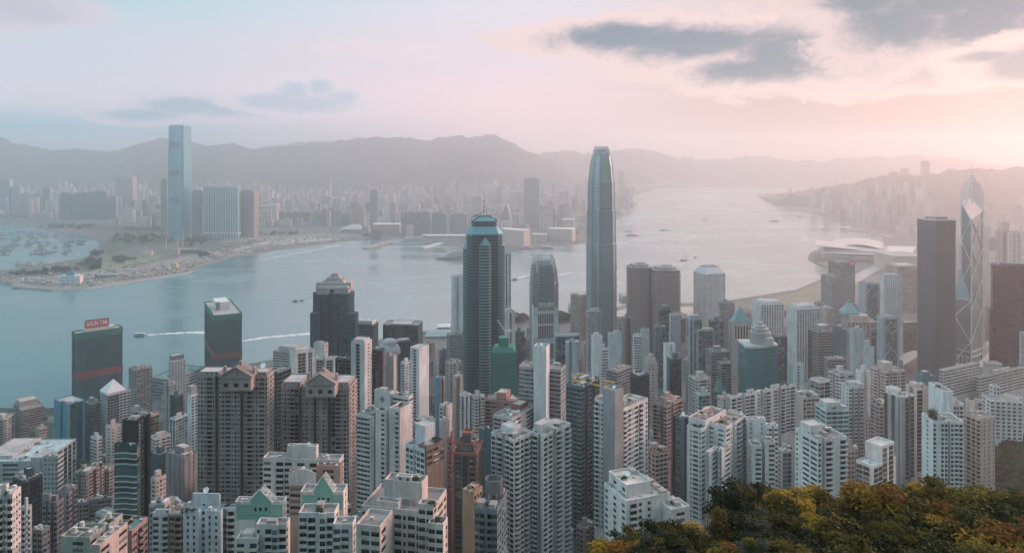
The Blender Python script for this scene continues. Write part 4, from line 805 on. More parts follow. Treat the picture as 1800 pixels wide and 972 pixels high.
B(OFF, 'blank slate-grey tower left of the truss-fronted bank', 'office tower', 1464, 1488, 1496, 580, 660, 985, 20, ".....", "..k", (.125, .145, .16), roof=[('h', .2, .8, .5, .9, 3)])
B(OFF, 'brown-grey low office with banded balconies at the foot of the slate tower', 'office block', 1448, 1455, 1487, 632, 670, 860, 22, "ll", "lllll", (.26, .25, .24), roof=[('c', 8)])
B(OFF, 'dark grey narrow office in front of the left white grid tower', 'office tower', 1358, 1362, 1384, 592, 660, 1000, 16, "g", "gggg", (.15, .17, .18), roof=[('c', 4)], dep=20)
B(OFF, 'pale fluted tower in front of the truss-fronted bank', 'office tower', 1493, 1500, 1520, 582, 660, 960, 22, ".", ".s.s.s", (.40, .45, .47), roof=None)
B(OFF, 'pale stepped plain block between the fluted tower and the truss-fronted bank', 'office block', 1513, 1518, 1537, 612, 660, 955, 16, ".", "...", (.45, .50, .52), roof=[('h', .1, .6, .2, .8, 9)], dep=14)
B(OFF, 'white tower of small square windows behind the truss-fronted bank', 'office tower', 1547, 1554, 1587, 486, 560, 1420, 22, "vv", "vvvvvvvvv", (.57, .57, .57), g='k', roof=[('h', .1, .8, .2, .8, 4)], rim=plain((.20, .27, .36)), fh=3.3, sh='the white square-window tower')
B(OFF, 'hazy beige cube office behind the chamfered dark tower', 'office block', 1556, 1578, 1618, 470, 560, 1900, 40, "lll", "lll", (.40, .36, .33), roof=[('h', .1, .9, .1, .9, 4)], fh=4)
B(RES, 'cream low-rise block with turquoise roof left of the colonial dome', 'office block', 1386, 1394, 1413, 642, 680, 830, 25, "..", ".w.", (.42, .50, .49), roof=None)
B(RES, 'small white tower with one dark slot beside the pink cross-plan tower', 'tower block', 1504, 1512, 1530, 655, 700, 760, 20, ".", ".k.", (.56, .565, .56), roof=None)
B(RES, 'cluttered pale tower with rooftop sheds above the teal balcony block', 'tower block', 1456, 1476, 1500, 660, 720, 700, 40, "WkW", "WkW", (.46, .47, .475), roof=None)
B(RES, 'grey window-lined lower block beside the pink-brown tower', 'tower block', 1515, 1520, 1532, 735, 820, 640, 25, "v", "vv", (.36, .38, .39), roof=None)
B(OFF, 'light blue slab cut by the right edge in front of the black tower', 'office tower', 1792, 1794, 1830, 585, 690, 1080, 15, ".", "llll", (.36, .44, .48), roof=None, dep=20)
# ------------------------------------------------------------------ landmark towers
from mathutils import Matrix
def wpart(root, name, mb, mats, **kw):
    """A part whose faces were laid out in world metres."""
    o = mb.build(name, mats, None, **kw); o.parent = root
    o.matrix_parent_inverse = (Matrix.Translation(root.location) @ Matrix.Rotation(root.rotation_euler.z, 4, 'Z')).inverted()
    return o
def rp(X, Y, th, pts):
    """Local (right, back) points to world for a plan turned by th degrees."""
    t = R(th); c, s = math.cos(t), math.sin(t)
    return [(X + x * c - y * s, Y + x * s + y * c) for x, y in pts]
def chamf(w, d, c): return [(-w + c, -d), (w - c, -d), (w, -d + c), (w, d - c), (w - c, d), (-w + c, d), (-w, d - c), (-w, -d + c)]
def bands(mb, polyf, z0, z1, fh, t, out, m=0):
    z = z0
    while z < z1:
        p = polyf(z)
        q = inset(p, -out); mb.prism(q, z, z + t, m, bottom=True); z += fh
def text_mesh(txt, size, mat, name, extrude=.15):
    cu = bpy.data.curves.new(name, 'FONT'); cu.body = txt; cu.size = size; cu.align_x = 'CENTER'; cu.align_y = 'CENTER'; cu.extrude = extrude
    to = bpy.data.objects.new(name + '_curve', cu); COL.objects.link(to)
    dg = bpy.context.evaluated_depsgraph_get(); me = bpy.data.meshes.new_from_object(to.evaluated_get(dg))
    bpy.data.objects.remove(to); me.name = name; me.materials.clear(); me.materials.append(mat); return me
def sign_text(root, txt, size, mat, pos, yaw, name='lettering', sx=1.0):
    me = text_mesh(txt, size, mat, name); o = bpy.data.objects.new(name, me); COL.objects.link(o)
    o.parent = root                                        # the sign board, laid out in world metres
    o.location = pos; o.rotation_euler = (R(90), 0, yaw); o.scale = (sx, 1, 1); return o
def hero(xl, xr, yt, yb, Y, sh=None, rad=None):
    HERO.append((xl, xr, yt, yb, Y, GX((xl + xr) / 2, Y), Y + 15, rad or (xr - xl) / F * Y * .6 + 4, sh))

LGLASS = glass((.17, .31, .345), .6, .24, .15); DGLASS = glass((.035, .095, .12), .3, .22, .2)
SILV = plain((.20, .285, .31), .45, .2, 'silver_cladding'); WH = plain((.66, .66, .66), .55, 0, 'white_metal')

# --- the tallest waterfront tower, clawed crown
def claw_tower(name, label, px, Y, th, segs, ytop, yb, fins, sh, half, dark):
    X = GX(px, Y) ; root = thing(name, label, 'skyscraper', (X, Y + half, 3.5), 0)
    Yc = Y + half
    zs = []
    b = MB(); fb = MB()
    prev = None
    def plan(w): return rp(X, Yc, th, [(-w * .55, -w), (w * .55, -w), (w * .62, -w * .86), (w * .86, -w * .62), (w, -w * .55), (w, w * .55), (w * .86, w * .62), (w * .62, w * .86), (w * .55, w), (-w * .55, w), (-w * .62, w * .86), (-w * .86, w * .62), (-w, w * .55), (-w, -w * .55), (-w * .86, -w * .62), (-w * .62, -w * .86)])
    for (y0, w0), (y1, w1) in zip(segs, segs[1:]):
        za, zb = ZY(y0, Y), ZY(y1, Y)
        if zb - za < .5: continue
        b.prism(plan(w0), za, zb, 0, top=plan(w1))
        nb = int((zb - za) / 4.2)
        for i in range(nb):
            k = i / max(1, nb); w = w0 + (w1 - w0) * k + .38; z = za + (zb - za) * k
            p = plan(w); fb.prism(p, z, z + 1.25, 0, bottom=True)
    wpart(root, 'wall', b, [dark]); wpart(root, 'floor_band', fb, [SILV])['kind'] = 'stuff'
    # vertical recesses on each face
    vb = MB()
    for (y0, w0), (y1, w1) in zip(segs, segs[1:]):
        za, zb = ZY(y0, Y), ZY(y1, Y)
        if zb - za < .5: continue
        for k in range(4):
            for u in (-.5, .5):
                def P(w, u0): return rp(X, Yc, th + 90 * k, [(u0 * w, -w - .55)])[0]
                A, A2, B_, B2 = P(w0, u - .03), P(w0, u + .03), P(w1, u - .03), P(w1, u + .03)
                vb.quads([[(*A, za), (*A2, za), (*B2, zb), (*B_, zb)]])
    wpart(root, 'corner_fin', vb, [DARKM])
    # crown of upright blades leaning inward
    w = segs[-1][1]; zt = ZY(segs[-1][0], Y); zc = ZY(ytop, Y); cb = MB()
    for k in range(4):
        for i in range(fins):
            u = -.8 + 1.6 * i / (fins - 1); hgt = (zc - zt) * (1 - .35 * abs(u))
            p0 = rp(X, Yc, th + 90 * k, [(u * w, -w * (1 if abs(u) < .6 else .9))])[0]; p1 = rp(X, Yc, th + 90 * k, [(u * w * .84, -w * .80)])[0]
            cb.tube((*p0, zt - 16), (*p0, zt + hgt * .45), .85, 4); cb.tube((*p0, zt + hgt * .45), (*p1, zt + hgt), .85, 4, 0, .5)
    wpart(root, 'crown', cb, [plain((.58, .61, .62), .45, .1, 'silver_fin')])
    rb = MB(); rb.prism(plan(w * .7), zt + .05, zt + (zc - zt) * .4, 0); wpart(root, 'plant_room', rb, [DARKM])
    hero(px - 26, px + 26, ytop, yb, Y, sh)
    return root
DARKM = plain((.06, .085, .095), .4, .3, 'dark_metal')
claw_tower('skyscraper', 'tallest waterfront skyscraper, tapering blue glass with a crown of silver claws', 1060, 1480, 14, [(700, 26.5), (430, 25.6), (429, 24.9), (372, 24.6), (371, 23.6), (320, 23.0), (319, 22.2), (292, 19.6), (278, 16.8), (268, 13.6)], 256, 590, 11, 'the tallest clawed tower', 27, LGLASS)
claw_tower('skyscraper', 'small blue glass skyscraper with clawed crown behind the green-signed bank', 957, 1400, 10, [(700, 24.5), (500, 24.2), (499, 23.6), (478, 22.2), (466, 19.0)], 449, 640, 13, 'the small clawed tower', 25, DGLASS)

# --- banded skyscraper with pyramid roof and mast
def banded_tower():
    Y = 985; X = GX(849, Y); Yc = Y + 26
    root = thing('skyscraper', 'dark banded skyscraper with stepped blue pyramid roof and a tall mast', 'skyscraper', (X, Yc, 20), 0)
    b = MB(); fb = MB(); zb = 20
    W = 22.6; th = 45 + 7
    sq = rp(X, Yc, th - 45, chamf(W, W, 6)); zt = ZY(414, Y)
    b.prism(sq, zb, zt, 0)
    # light banded bays with pointed tops
    bays = []
    for ang, off, wid, yt in ((th - 45 - 3, 0.05, 8.2, 432), (th - 45 - 90, .0, 8.2, 440), (th + 45 - 3, 0, 8.2, 436)):
        t = R(ang); u = Vector((math.cos(t), math.sin(t))); n = Vector((math.sin(t), -math.cos(t))); c = Vector((X, Yc)) + u * (W * off)
        z1 = ZY(yt, Y)
        p = [c + n * (W - .2) - u * wid, c + n * (W + 4.5) - u * wid * .55, c + n * (W + 4.5) + u * wid * .55, c + n * (W - .2) + u * wid]
        b.prism([tuple(q) for q in p], zb, z1, 0); ap = c + n * (W - .2)
        bays.append((p, z1, ap))
        z = zb
        while z < z1 - 1: fb.prism([tuple(q + (q - c).normalized() * .35) for q in p], z, z + 1.7, 1, bottom=True); z += 3.9
    z = zb
    while z < zt - 1: fb.prism(inset(sq, -.28), z, z + .9, 0, bottom=True); z += 3.9
    wpart(root, 'wall', b, [glass((.03, .095, .115), .45, .2, .35)])
    wpart(root, 'floor_band', fb, [plain((.03, .085, .10), .4, .3, 'grey_band'), plain((.14, .25, .28), .4, .3, 'light_band')])['kind'] = 'stuff'
    rb = MB(); blue = plain((.09, .25, .29), .4, .3, 'blue_roof_panel')
    for p, z1, ap in bays:
        top = (ap.x, ap.y, z1 + 11)
        for i in range(3): rb.poly([(*p[i], z1 + .02), (*p[i + 1], z1 + .02), top])
    s1 = inset(sq, -1.2); s2 = inset(sq, 5); za, zb2 = ZY(413, Y), ZY(402, Y)
    rb.prism(s1, zt + .1, zt + 1.2); rb.prism(s1, zt + 1.2, za + 9.5, 0, top=s2)
    s3 = inset(sq, 6.5); z3 = za + 9.5; z4 = ZY(391, Y); rb.prism(s3, z3, z4, 1); s4 = inset(sq, 5.2); s5 = inset(sq, 15.5); z5 = ZY(383, Y) + 1
    rb.prism(s4, z4, z4 + 1, 0, bottom=True); rb.prism(s4, z4 + 1, z5, 0, top=s5)
    wpart(root, 'roof', rb, [blue, DARKM])
    mb = MB(); zm = ZY(337, Y)
    for k in range(4):
        p = rp(X, Yc, 45 + 90 * k + 7, [(7, 0)])[0]; mb.tube((*p, z5), (X, Yc, z5 + 8), .45, 5)
    mb.tube((X, Yc, z5), (X, Yc, z5 + 22), .8, 6, 0, .45); mb.tube((X, Yc, z5 + 22), (X, Yc, zm), .4, 5, 0, .12)
    for k in range(6):
        a = k * 1.05; mb.tube((X, Yc, ZY(357, Y)), (X + 2.6 * math.cos(a), Yc + 2.6 * math.sin(a), ZY(357, Y) + 1.8), .22, 4)
    mb.lathe([(.9, ZY(366, Y)), (.9, ZY(366, Y) + 2)], (X, Yc), 8)
    wpart(root, 'mast', mb, [plain((.22, .27, .29), .5, .5, 'mast_steel')])
    hero(817, 882, 412, 690, Y, 'the banded skyscraper', 32)
banded_tower()

# --- netted twin office towers by the water with red net bands
def netted(label, xl, xc, xr, yt, Y, th, yr0, yr1, sign, a0=None):
    Xc, a, b, t = solve(xl, xc, xr, Y, th, 24)
    e1 = Vector((math.sin(t), math.cos(t))); e2 = Vector((-math.cos(t), math.sin(t))); C = Vector((Xc, Y))
    cen = C + e1 * b / 2 + e2 * a / 2
    root = thing('office_tower', label, 'office tower', (cen.x, cen.y, 3.5), math.atan2(e1.y, e1.x))
    pl = [C, C + e1 * b, C + e1 * b + e2 * a, C + e2 * a]; pl = [tuple(p) for p in pl]
    z1 = ZY(yt, Y); m = MB(); net = plain((.035, .085, .095), .85, 0, 'dark_net')
    k, tt, bb_ = mat_base('scaffold_net'); 
    tc = tt.new('ShaderNodeTexCoord'); n = tt.noise(tt.scale(tc.outputs['Object'], (.05, .05, .03)), 1, 4, .6); n2 = tt.noise(tt.scale(tc.outputs['Object'], (.5, .5, .02)), 1, 2, .6)
    tt.link(tt.mix(tt.math('ADD', tt.math('MULTIPLY', n, .7), tt.math('MULTIPLY', n2, .4)), (.010, .045, .058, 1), (.03, .10, .118, 1)), bb_.inputs['Base Color']); bb_.inputs['Roughness'].default_value = .9
    m.prism(pl, 3.5, z1, 0); wpart(root, 'wall', m, [k])
    fr = MB()
    for i in range(int((z1 - 12) / 3.9)):
        q = inset(pl, -.25); z = 12 + i * 3.9; fr.prism(q, z, z + .3, 0, bottom=True)
    for i in range(2):
        p, q = (pl[0], pl[1]) if i == 0 else (pl[3], pl[0]); n_ = int(math.dist(p, q) / 4)
        nn = Vector((q[1] - p[1], p[0] - q[0])).normalized() * .3
        for j in range(n_ + 1):
            f = j / max(1, n_); x, y = p[0] + (q[0] - p[0]) * f + nn.x, p[1] + (q[1] - p[1]) * f + nn.y; fr.box(x - .2, x + .2, y - .2, y + .2, 3.5, z1)
    wpart(root, 'net_frame', fr, [plain((.05, .095, .105), .8, 0, 'net_pole')])['kind'] = 'stuff'
    g = MB(); q = inset(pl, -.7); g.prism(q, ZY(yr1, Y), ZY(yr0, Y), 0, bottom=True); wpart(root, 'red_band', g, [wall((.17, .062, .062), .9, .5)])
    g = MB(); g.prism(q, z1 - 9, z1 + 1.5, 0, bottom=True, cap=False); qi = inset(pl, .3); g.prism(qi[::-1], z1, z1 + 1.5, 0, cap=False); wpart(root, 'green_band', g, [wall((.03, .14, .115), .9, .4)])
    g = MB(); g.poly([(*p, z1 + .05) for p in pl]); wpart(root, 'roof', g, [roofmat((.36, .35, .34))])
    hero(xl, xr, yt, 705, Y, None); return root, C, e1, e2, a, b, z1
def shun():
    root, C, e1, e2, a, b, z1 = netted('netted dark office tower carrying a red roof sign with white capitals, by the water', 127, 133, 215, 588, 1190, 78, 655, 668, True)
    Y = 1190; SH = 'the red-signed netted tower'; HERO[-1] = HERO[-1][:8] + (SH,)
    p0 = C + e1 * (b * .22) + e2 * 6; p1 = C + e1 * (b * .73) + e2 * 6; zb, zt = z1 + 5.5, z1 + 18.5; n = -e2
    m = MB(); m.prism([tuple(p0), tuple(p1), tuple(p1 + e2 * 1.2), tuple(p0 + e2 * 1.2)], zb, zt, 0, bottom=True); sbd = wpart(root, 'sign_board', m, [plain((.30, .055, .06), .6, 0, 'sign_red')])
    mid = (p0 + p1) / 2 + n * .35
    sign_text(sbd, 'SHUN TAK', 10.5, plain((.82, .80, .79), .5, 0, 'sign_white'), (mid.x, mid.y, (zb + zt) / 2), math.atan2(e1.y, e1.x), sx=.6)
    m = MB(); 
    for i in range(9):
        p = p0 + (p1 - p0) * i / 8 + e2 * 2.4; m.tube((*p, z1), (*p, zt), .25, 4); m.tube((*(p + e2 * 4), z1), (*p, zt - 1), .2, 4)
    wpart(root, 'sign_frame', m, [STEEL])
    m = MB(); q0 = C + e1 * (b * .2) + e2 * 3; q1 = C + e1 * (b * .85) + e2 * 3
    m.prism([tuple(q0), tuple(q1), tuple(q1 + e2 * (a - 8)), tuple(q0 + e2 * (a - 8))], z1 + .1, z1 + 5, 0); wpart(root, 'plant_room', m, [wall((.50, .49, .48))])
shun()
def twin2():
    root, C, e1, e2, a, b, z1 = netted('netted dark office tower with a white roof house, right of the red-signed one', 360, 376, 425, 556, 1290, 62, 622, 632, False)
    HERO[-1] = HERO[-1][:8] + ('the white-capped netted tower',)
    m = MB(); q0 = C + e1 * (b * .2) + e2 * (a * .35); q1 = C + e1 * (b * .7) + e2 * (a * .35)
    m.prism([tuple(q0), tuple(q1), tuple(q1 + e2 * a * .35), tuple(q0 + e2 * a * .35)], z1 + .1, z1 + 14, 0); wpart(root, 'plant_room', m, [wall((.56, .56, .56))])
    m = MB()
    for i in range(4):
        p = q0 + e1 * (i * 2) - e2 * 1; m.box(p.x - .5, p.x + .5, p.y - .5, p.y + .5, z1, z1 + 16)
    m.tube((*(q1 + e2 * 5), z1), (*(q1 + e2 * 5), z1 + 24), .2, 5); wpart(root, 'antenna', m, [STEEL])
twin2()

# --- dark glass tower with pointed stone crown
def peaked():
    r = B('office_tower', 'dark glass tower with balcony fins and a pale pointed crown beside the water', 'office tower', 550, 610, 623, 518, 640, 1050, 12, "llgWggWgll", "gl", (.05, .09, .108), acc=(.17, .23, .25), g='k', fh=3.5, roof=[], sh='the peaked dark glass tower', more=[dict(x=(545, 558, 563), yt=552, Y=1046, L='l', R='.', roof=[]), dict(x=(608, 625, 630), yt=552, Y=1046, L='ll', R='l', roof=[])])
    Y = 1055; X0, X1 = GX(556, Y), GX(614, Y); d = 34; za, zb, zc = ZY(518, Y), ZY(505, Y), ZY(483, Y); xm = (X0 + X1) / 2 - 1; m = MB()
    def ring(k, z): 
        w = (X1 - X0) / 2 * k; dd = d / 2 * k; return [(xm - w, Y + d / 2 - dd, z), (xm + w, Y + d / 2 - dd, z), (xm + w, Y + d / 2 + dd, z), (xm - w, Y + d / 2 + dd, z)]
    def walls(r0, r1, mi=0): m.quads([[r0[i], r0[(i + 1) % 4], r1[(i + 1) % 4], r1[i]] for i in range(4)], mi)
    walls(ring(.96, za), ring(.96, zb - 3)); walls(ring(1.0, zb - 3), ring(1.0, zb - 1)); m.poly(ring(1.0, zb - 1))
    steps = 6
    for i in range(steps):
        k0 = 1 - i / steps * .9; k1 = 1 - (i + .72) / steps * .9; z0, z1 = zb - 1 + (zc - zb) * i / steps, zb - 1 + (zc - zb) * (i + 1) / steps
        walls(ring(k0, z0), ring(k1, z1), i % 2); m.poly(ring(k1, z1), 1)
    m.box(xm - 3, xm + 2, Y - .4 + d * .02, Y + 2, za + .2, za + 7, 2)
    for s in (-1, 1): m.prism([(xm + s * 20 - 4, Y + d / 2 - 9), (xm + s * 20 + 4, Y + d / 2 - 9), (xm + s * 20 + 4, Y + d / 2 + 9), (xm + s * 20 - 4, Y + d / 2 + 9)], za + 6, zb + 5, 0)
    wpart(r, 'crown', m, [wall((.36, .32, .315)), wall((.22, .20, .20)), G_BLACK])
peaked()
B('office_tower', 'dark glass tower topped with two white rings, right of the peaked glass tower', 'office tower', 626, 656, 665, 572, 620, 1120, 10, "llll", "gg", (.10, .135, .145), g='k', fh=3.6, roof=[('h', .05, .9, .08, .46, 6, wall((.5, .52, .53))), ('h', .05, .9, .54, .92, 6, wall((.5, .52, .53)))], sh='the white-ringed dark tower')

# --- folded glass tower with white cross bracing and twin masts
def braced():
    Y = 1400; C = (GX(1707, Y), Y); L = (GX(1678, Y + 24), Y + 24); Rr = (GX(1726.5, Y + 30), Y + 30); Bk = (L[0] + Rr[0] - C[0], L[1] + Rr[1] - C[1])
    L2 = (GX(1690, Y + 14), Y + 14); Bk2 = (L2[0] + Rr[0] - C[0], L2[1] + Rr[1] - C[1])
    root = thing('skyscraper', 'sharp-edged glass skyscraper with white diagonal bracing and twin masts on the right', 'skyscraper', ((L[0] + Rr[0]) / 2, Y + 26, 12), 0)
    gl = glass((.13, .21, .235), .7, .18, .1); m = MB(); zb = 12
    zC, zR, zL, zB = ZY(386, Y), ZY(372, Y), ZY(358, Y), ZY(352, Y)
    def wallq(p, q, z0, za, zc): m.quads([[(*p, z0), (*q, z0), (*q, zc), (*p, za)]])
    wallq(C, Rr, zb, zC, zR); wallq(Rr, Bk2, zb, zR, zB); wallq(Bk2, L2, zb, zB, zL); wallq(L2, C, zb, zL, zC)
    zl0, zl1 = ZY(528, Y), ZY(488, Y)
    wallq(L, (C[0] - .6, C[1] + .5), zb, zl0, zl0); wallq(Bk, L, zb, zl1, zl0); 
    wpart(root, 'wall', m, [gl])
    rb = MB(); rb.poly([(*C, zC + .05), (*Rr, zR + .05), (*Bk2, zB + .05), (*L2, zL + .05)]); wpart(root, 'roof', rb, [plain((.33, .34, .36), .6, .0, 'pale_roof_glass')])
    rb = MB(); k = (C[0] - .7, C[1] + .6); rb.poly([(*L, zl0 + .05), (*k, zl0 + .05), (*L2, zl1 + 14), (L2[0] - 2, L2[1] + 4, zl1 + 12)]); rb.poly([(*L, zl0 + .05), (L2[0] - 2, L2[1] + 4, zl1 + 12), (*Bk, zl1)])
    wpart(root, 'lower_roof', rb, [plain((.16, .42, .50), .25, .5, 'blue_roof_glass')])
    br = MB(); w = plain((.60, .64, .65), .5, .1, 'white_bracing')
    def P(p, q, f, z, o=.5):
        v = Vector((q[0] - p[0], q[1] - p[1])); n = Vector((v.y, -v.x)).normalized() * o; return (p[0] + v.x * f + n.x, p[1] + v.y * f + n.y, z)
    def line(a, b, r=.85): br.tube(a, b, r, 4)
    zs = [ZY(y, Y) for y in (386, 440, 494, 548, 602, 640)]
    for z0, z1 in zip(zs[:-2], zs[1:-1]):
        line(P(C, Rr, 0, z0), P(C, Rr, 1, z1)); line(P(C, Rr, 1, z0), P(C, Rr, 0, z1))
    line(P(C, Rr, 0, zb), P(C, Rr, 0, zC), 1.0); line(P(C, Rr, 1, zb), P(C, Rr, 1, zR)); line(P(L2, C, 0, ZY(500, Y)), P(L2, C, 0, zL)); line(P(C, Rr, 0, zC), P(C, Rr, 1, zR)); line(P(L2, C, 0, zL), P(L2, C, 1, zC)); line(P(L2, C, 0, zL), (*Bk2, zB)); line((*Rr, zR), (*Bk2, zB))
    for y0, y1 in ((386, 425), (462, 425), (462, 500)): line(P(L2, C, 1, ZY(y0, Y)), P(L2, C, 0, ZY(y1, Y)))
    for y0, y1 in ((530, 560), (602, 560), (602, 640)): line(P(L, C, 1, ZY(y0, Y)), P(L, C, 0, ZY(y1, Y)))
    line(P(L, C, 0, zb), P(L, C, 0, zl0)); line(P(L, C, 0, zl0), P(L, C, 1, zl0), .6)
    for f in (0, .25, .5, .75, 1): line(P(L, C, f, zb), P(L, C, f, zb + 14), .7); line(P(C, Rr, f, zb), P(C, Rr, f, zb + 14), .7)
    for zz in (zb + 14, zb + 24): line(P(L, C, 0, zz), P(L, C, 1, zz), .8); line(P(C, Rr, 0, zz), P(C, Rr, 1, zz), .8)
    wpart(root, 'bracing', br, [w])
    for px, yt in ((1698.5, 301), (1707.5, 299)):
        mm = MB(); x = GX(px, Y + 20); mm.tube((x, Y + 18, ZY(360, Y)), (x, Y + 18, ZY(345, Y)), 1.2, 6); mm.tube((x, Y + 18, ZY(345, Y)), (x, Y + 18, ZY(yt, Y)), .9, 5, 0, .5)
        for k in (-1, 1): mm.tube((x + 4 * k, Y + 18, ZY(360, Y)), (x, Y + 18, ZY(347, Y)), .35, 4)
        wpart(root, 'mast', mm, [WH])
    hero(1678, 1727, 358, 650, Y, 'the cross-braced skyscraper', 40)
braced()

# --- chamfered dark office tower
def chamfered():
    Y = 1300; xl, xc, xr = 1611, 1641, 1682; Xc, a, b, t = solve(xl, xc, xr, Y, 48, 40); e1 = Vector((math.sin(t), math.cos(t))); e2 = Vector((-math.cos(t), math.sin(t))); cen = Vector((Xc, Y)) + e1 * b / 2 + e2 * a / 2
    root = thing('skyscraper', 'square dark grey office skyscraper with flat top left of the cross-braced one', 'skyscraper', (cen.x, cen.y, 12), math.atan2(e1.y, e1.x))
    loc = lambda x, y: tuple(cen + e1 * x + e2 * y)
    pl = [loc(*p) for p in chamf(b / 2, a / 2, 3)]; zb, z1 = 12, ZY(388, Y); m = MB(); m.prism(pl, zb, z1); wpart(root, 'wall', m, [DGLASS])
    f = MB(); z = zb + 16; i = 0
    while z < z1 - 2: f.prism(inset(pl, -.3), z, z + 1.5, 0, bottom=True); z += 4.1
    wpart(root, 'floor_band', f, [plain((.075, .135, .155), .5, .1, 'steel_band')])['kind'] = 'stuff'
    f = MB()
    for p, q in ((pl[0], pl[1]), (pl[6], pl[7])):
        n = Vector((q[1] - p[1], p[0] - q[0])).normalized() * .6
        for j in range(13):
            x, y = p[0] + (q[0] - p[0]) * j / 12 + n.x, p[1] + (q[1] - p[1]) * j / 12 + n.y; f.tube((x, y, zb), (x, y, z1), .3, 4)
    wpart(root, 'mullion', f, [plain((.13, .20, .22), .5, .1, 'steel_mullion')])
    for yy in (485, 575, 440): 
        f = MB(); z = ZY(yy, Y); f.prism(inset(pl, -.45), z - 3.2, z + 3.2, 0, bottom=True); wpart(root, 'plant_floor', f, [plain((.07, .09, .10), .5, .4, 'louvre_dark')])
    f = MB(); f.prism(inset(pl, -.9), z1, z1 + 1.6, 0, bottom=True, cap=False); f.prism(inset(pl, .6)[::-1], z1 + .3, z1 + 1.6, cap=False); wpart(root, 'parapet', f, [WH])
    f = MB(); f.poly([(*p, z1 + .2) for p in pl]); wpart(root, 'roof', f, [roofmat((.3, .32, .33))])
    f = MB(); f.prism(inset(pl, 12), z1 + .2, z1 + 4.5); wpart(root, 'plant_room', f, [wall((.3, .33, .34))])
    hero(xl, xr, 384, 645, Y, 'the square dark skyscraper', 36)
chamfered()
keep('black', B('skyscraper', 'near-black square office tower cut by the right edge of the view', 'skyscraper', 1741, 1745, 1830, 466, 655, 1220, 8, "g", "gggggggggggg", (.025, .075, .10), acc=(.03, .08, .105), g='k', fh=3.8, roof=[('c', 12), ('h', .2, .9, .3, .8, 3)], sh='the near-black tower', more=[dict(x=(1738, 1741, 1746), yt=546, Y=1224, L='g', R='g', roof=[])]))

# --- twin rounded towers, hole-windowed white tower, pyramid tower, crowned teal office
def rounded_twin(label, xl, xr, yt, Y, sh):
    w = (xr - xl) / F * Y / 2; X = GX((xl + xr) / 2, Y); Yc = Y + w; root = thing('office_tower', label, 'office tower', (X, Yc, 4), 0)
    def plan(k): return [(X + w * k * math.copysign(abs(math.cos(a)) ** .55, math.cos(a)), Yc + w * k * math.copysign(abs(math.sin(a)) ** .55, math.sin(a))) for a in np.arange(28) * 2 * math.pi / 28]
    z1 = ZY(yt, Y); m = MB(); m.prism(plan(.985), 4, z1); wpart(root, 'wall', m, [glass((.13, .165, .175), .6, .2, .15)])
    f = MB(); z = 8
    while z < z1 - 2: f.prism(plan(1.0), z, z + 1.5, 0, bottom=True); z += 3.9
    wpart(root, 'floor_band', f, [plain((.40, .33, .30), .55, .15, 'pink_granite_band')])['kind'] = 'stuff'
    f = MB()
    for a in np.arange(28) * 2 * math.pi / 28 + .11: 
        x, y = X + w * 1.01 * math.copysign(abs(math.cos(a)) ** .55, math.cos(a)), Yc + w * 1.01 * math.copysign(abs(math.sin(a)) ** .55, math.sin(a))
        f.tube((x, y, 4), (x, y, z1), .35, 4)
    wpart(root, 'mullion', f, [plain((.34, .30, .28), .4, .4, 'granite_pier')])
    f = MB(); f.prism(plan(1.01), z1, z1 + 1.5, cap=True); wpart(root, 'roof', f, [roofmat((.32, .31, .30))])
    f = MB(); f.prism(plan(.75), z1 + 1.6, z1 + 6); f.box(X - 5, X + 4, Yc - 8, Yc + 2, z1 + 6, z1 + 9); f.box(X + 6, X + 12, Yc - 6, Yc + 4, z1 + 6, z1 + 8); wpart(root, 'plant_room', f, [wall((.30, .30, .30))])
    hero(xl, xr, yt, 580, Y, sh)
rounded_twin('round-cornered banded office tower, left and narrower of the pinkish twin towers', 1106, 1148, 472, 1460, 'the left rounded twin')
rounded_twin('round-cornered banded office tower, right and wider of the pinkish twin towers', 1149, 1199, 477, 1440, 'the right rounded twin')
def holed():
    Y = 1500; r = B('office_tower', 'white office tower of small round windows under a sloped pale roof by the water', 'office tower', 1219, 1239, 1275, 483, 585, Y, 32, "vvvvvvvvvv", "vvvvvvvvvvvvvv", (.55, .555, .56), g='k', fh=3.4, roof=[], sh='the white round-windowed tower', ph=.6)
    Xc, a, b, t = solve(1219, 1239, 1275, Y, 32, 30); e1 = Vector((math.sin(t), math.cos(t))); e2 = Vector((-math.cos(t), math.sin(t))); c = Vector((Xc, Y)); pl = [tuple(p) for p in (c, c + e1 * b, c + e1 * b + e2 * a, c + e2 * a)]
    m = MB(); z = ZY(483, Y) + .7; m.prism(pl, z, z + 12, 0, top=inset(pl, 9)); wpart(r, 'sloped_roof', m, [plain((.46, .48, .50), .5, .1, 'pale_roof')]); m = MB(); q = inset(pl, 9.5); m.prism(q, z + 12, z + 13.5); wpart(r, 'plant_room', m, [wall((.2, .2, .21))])
holed()
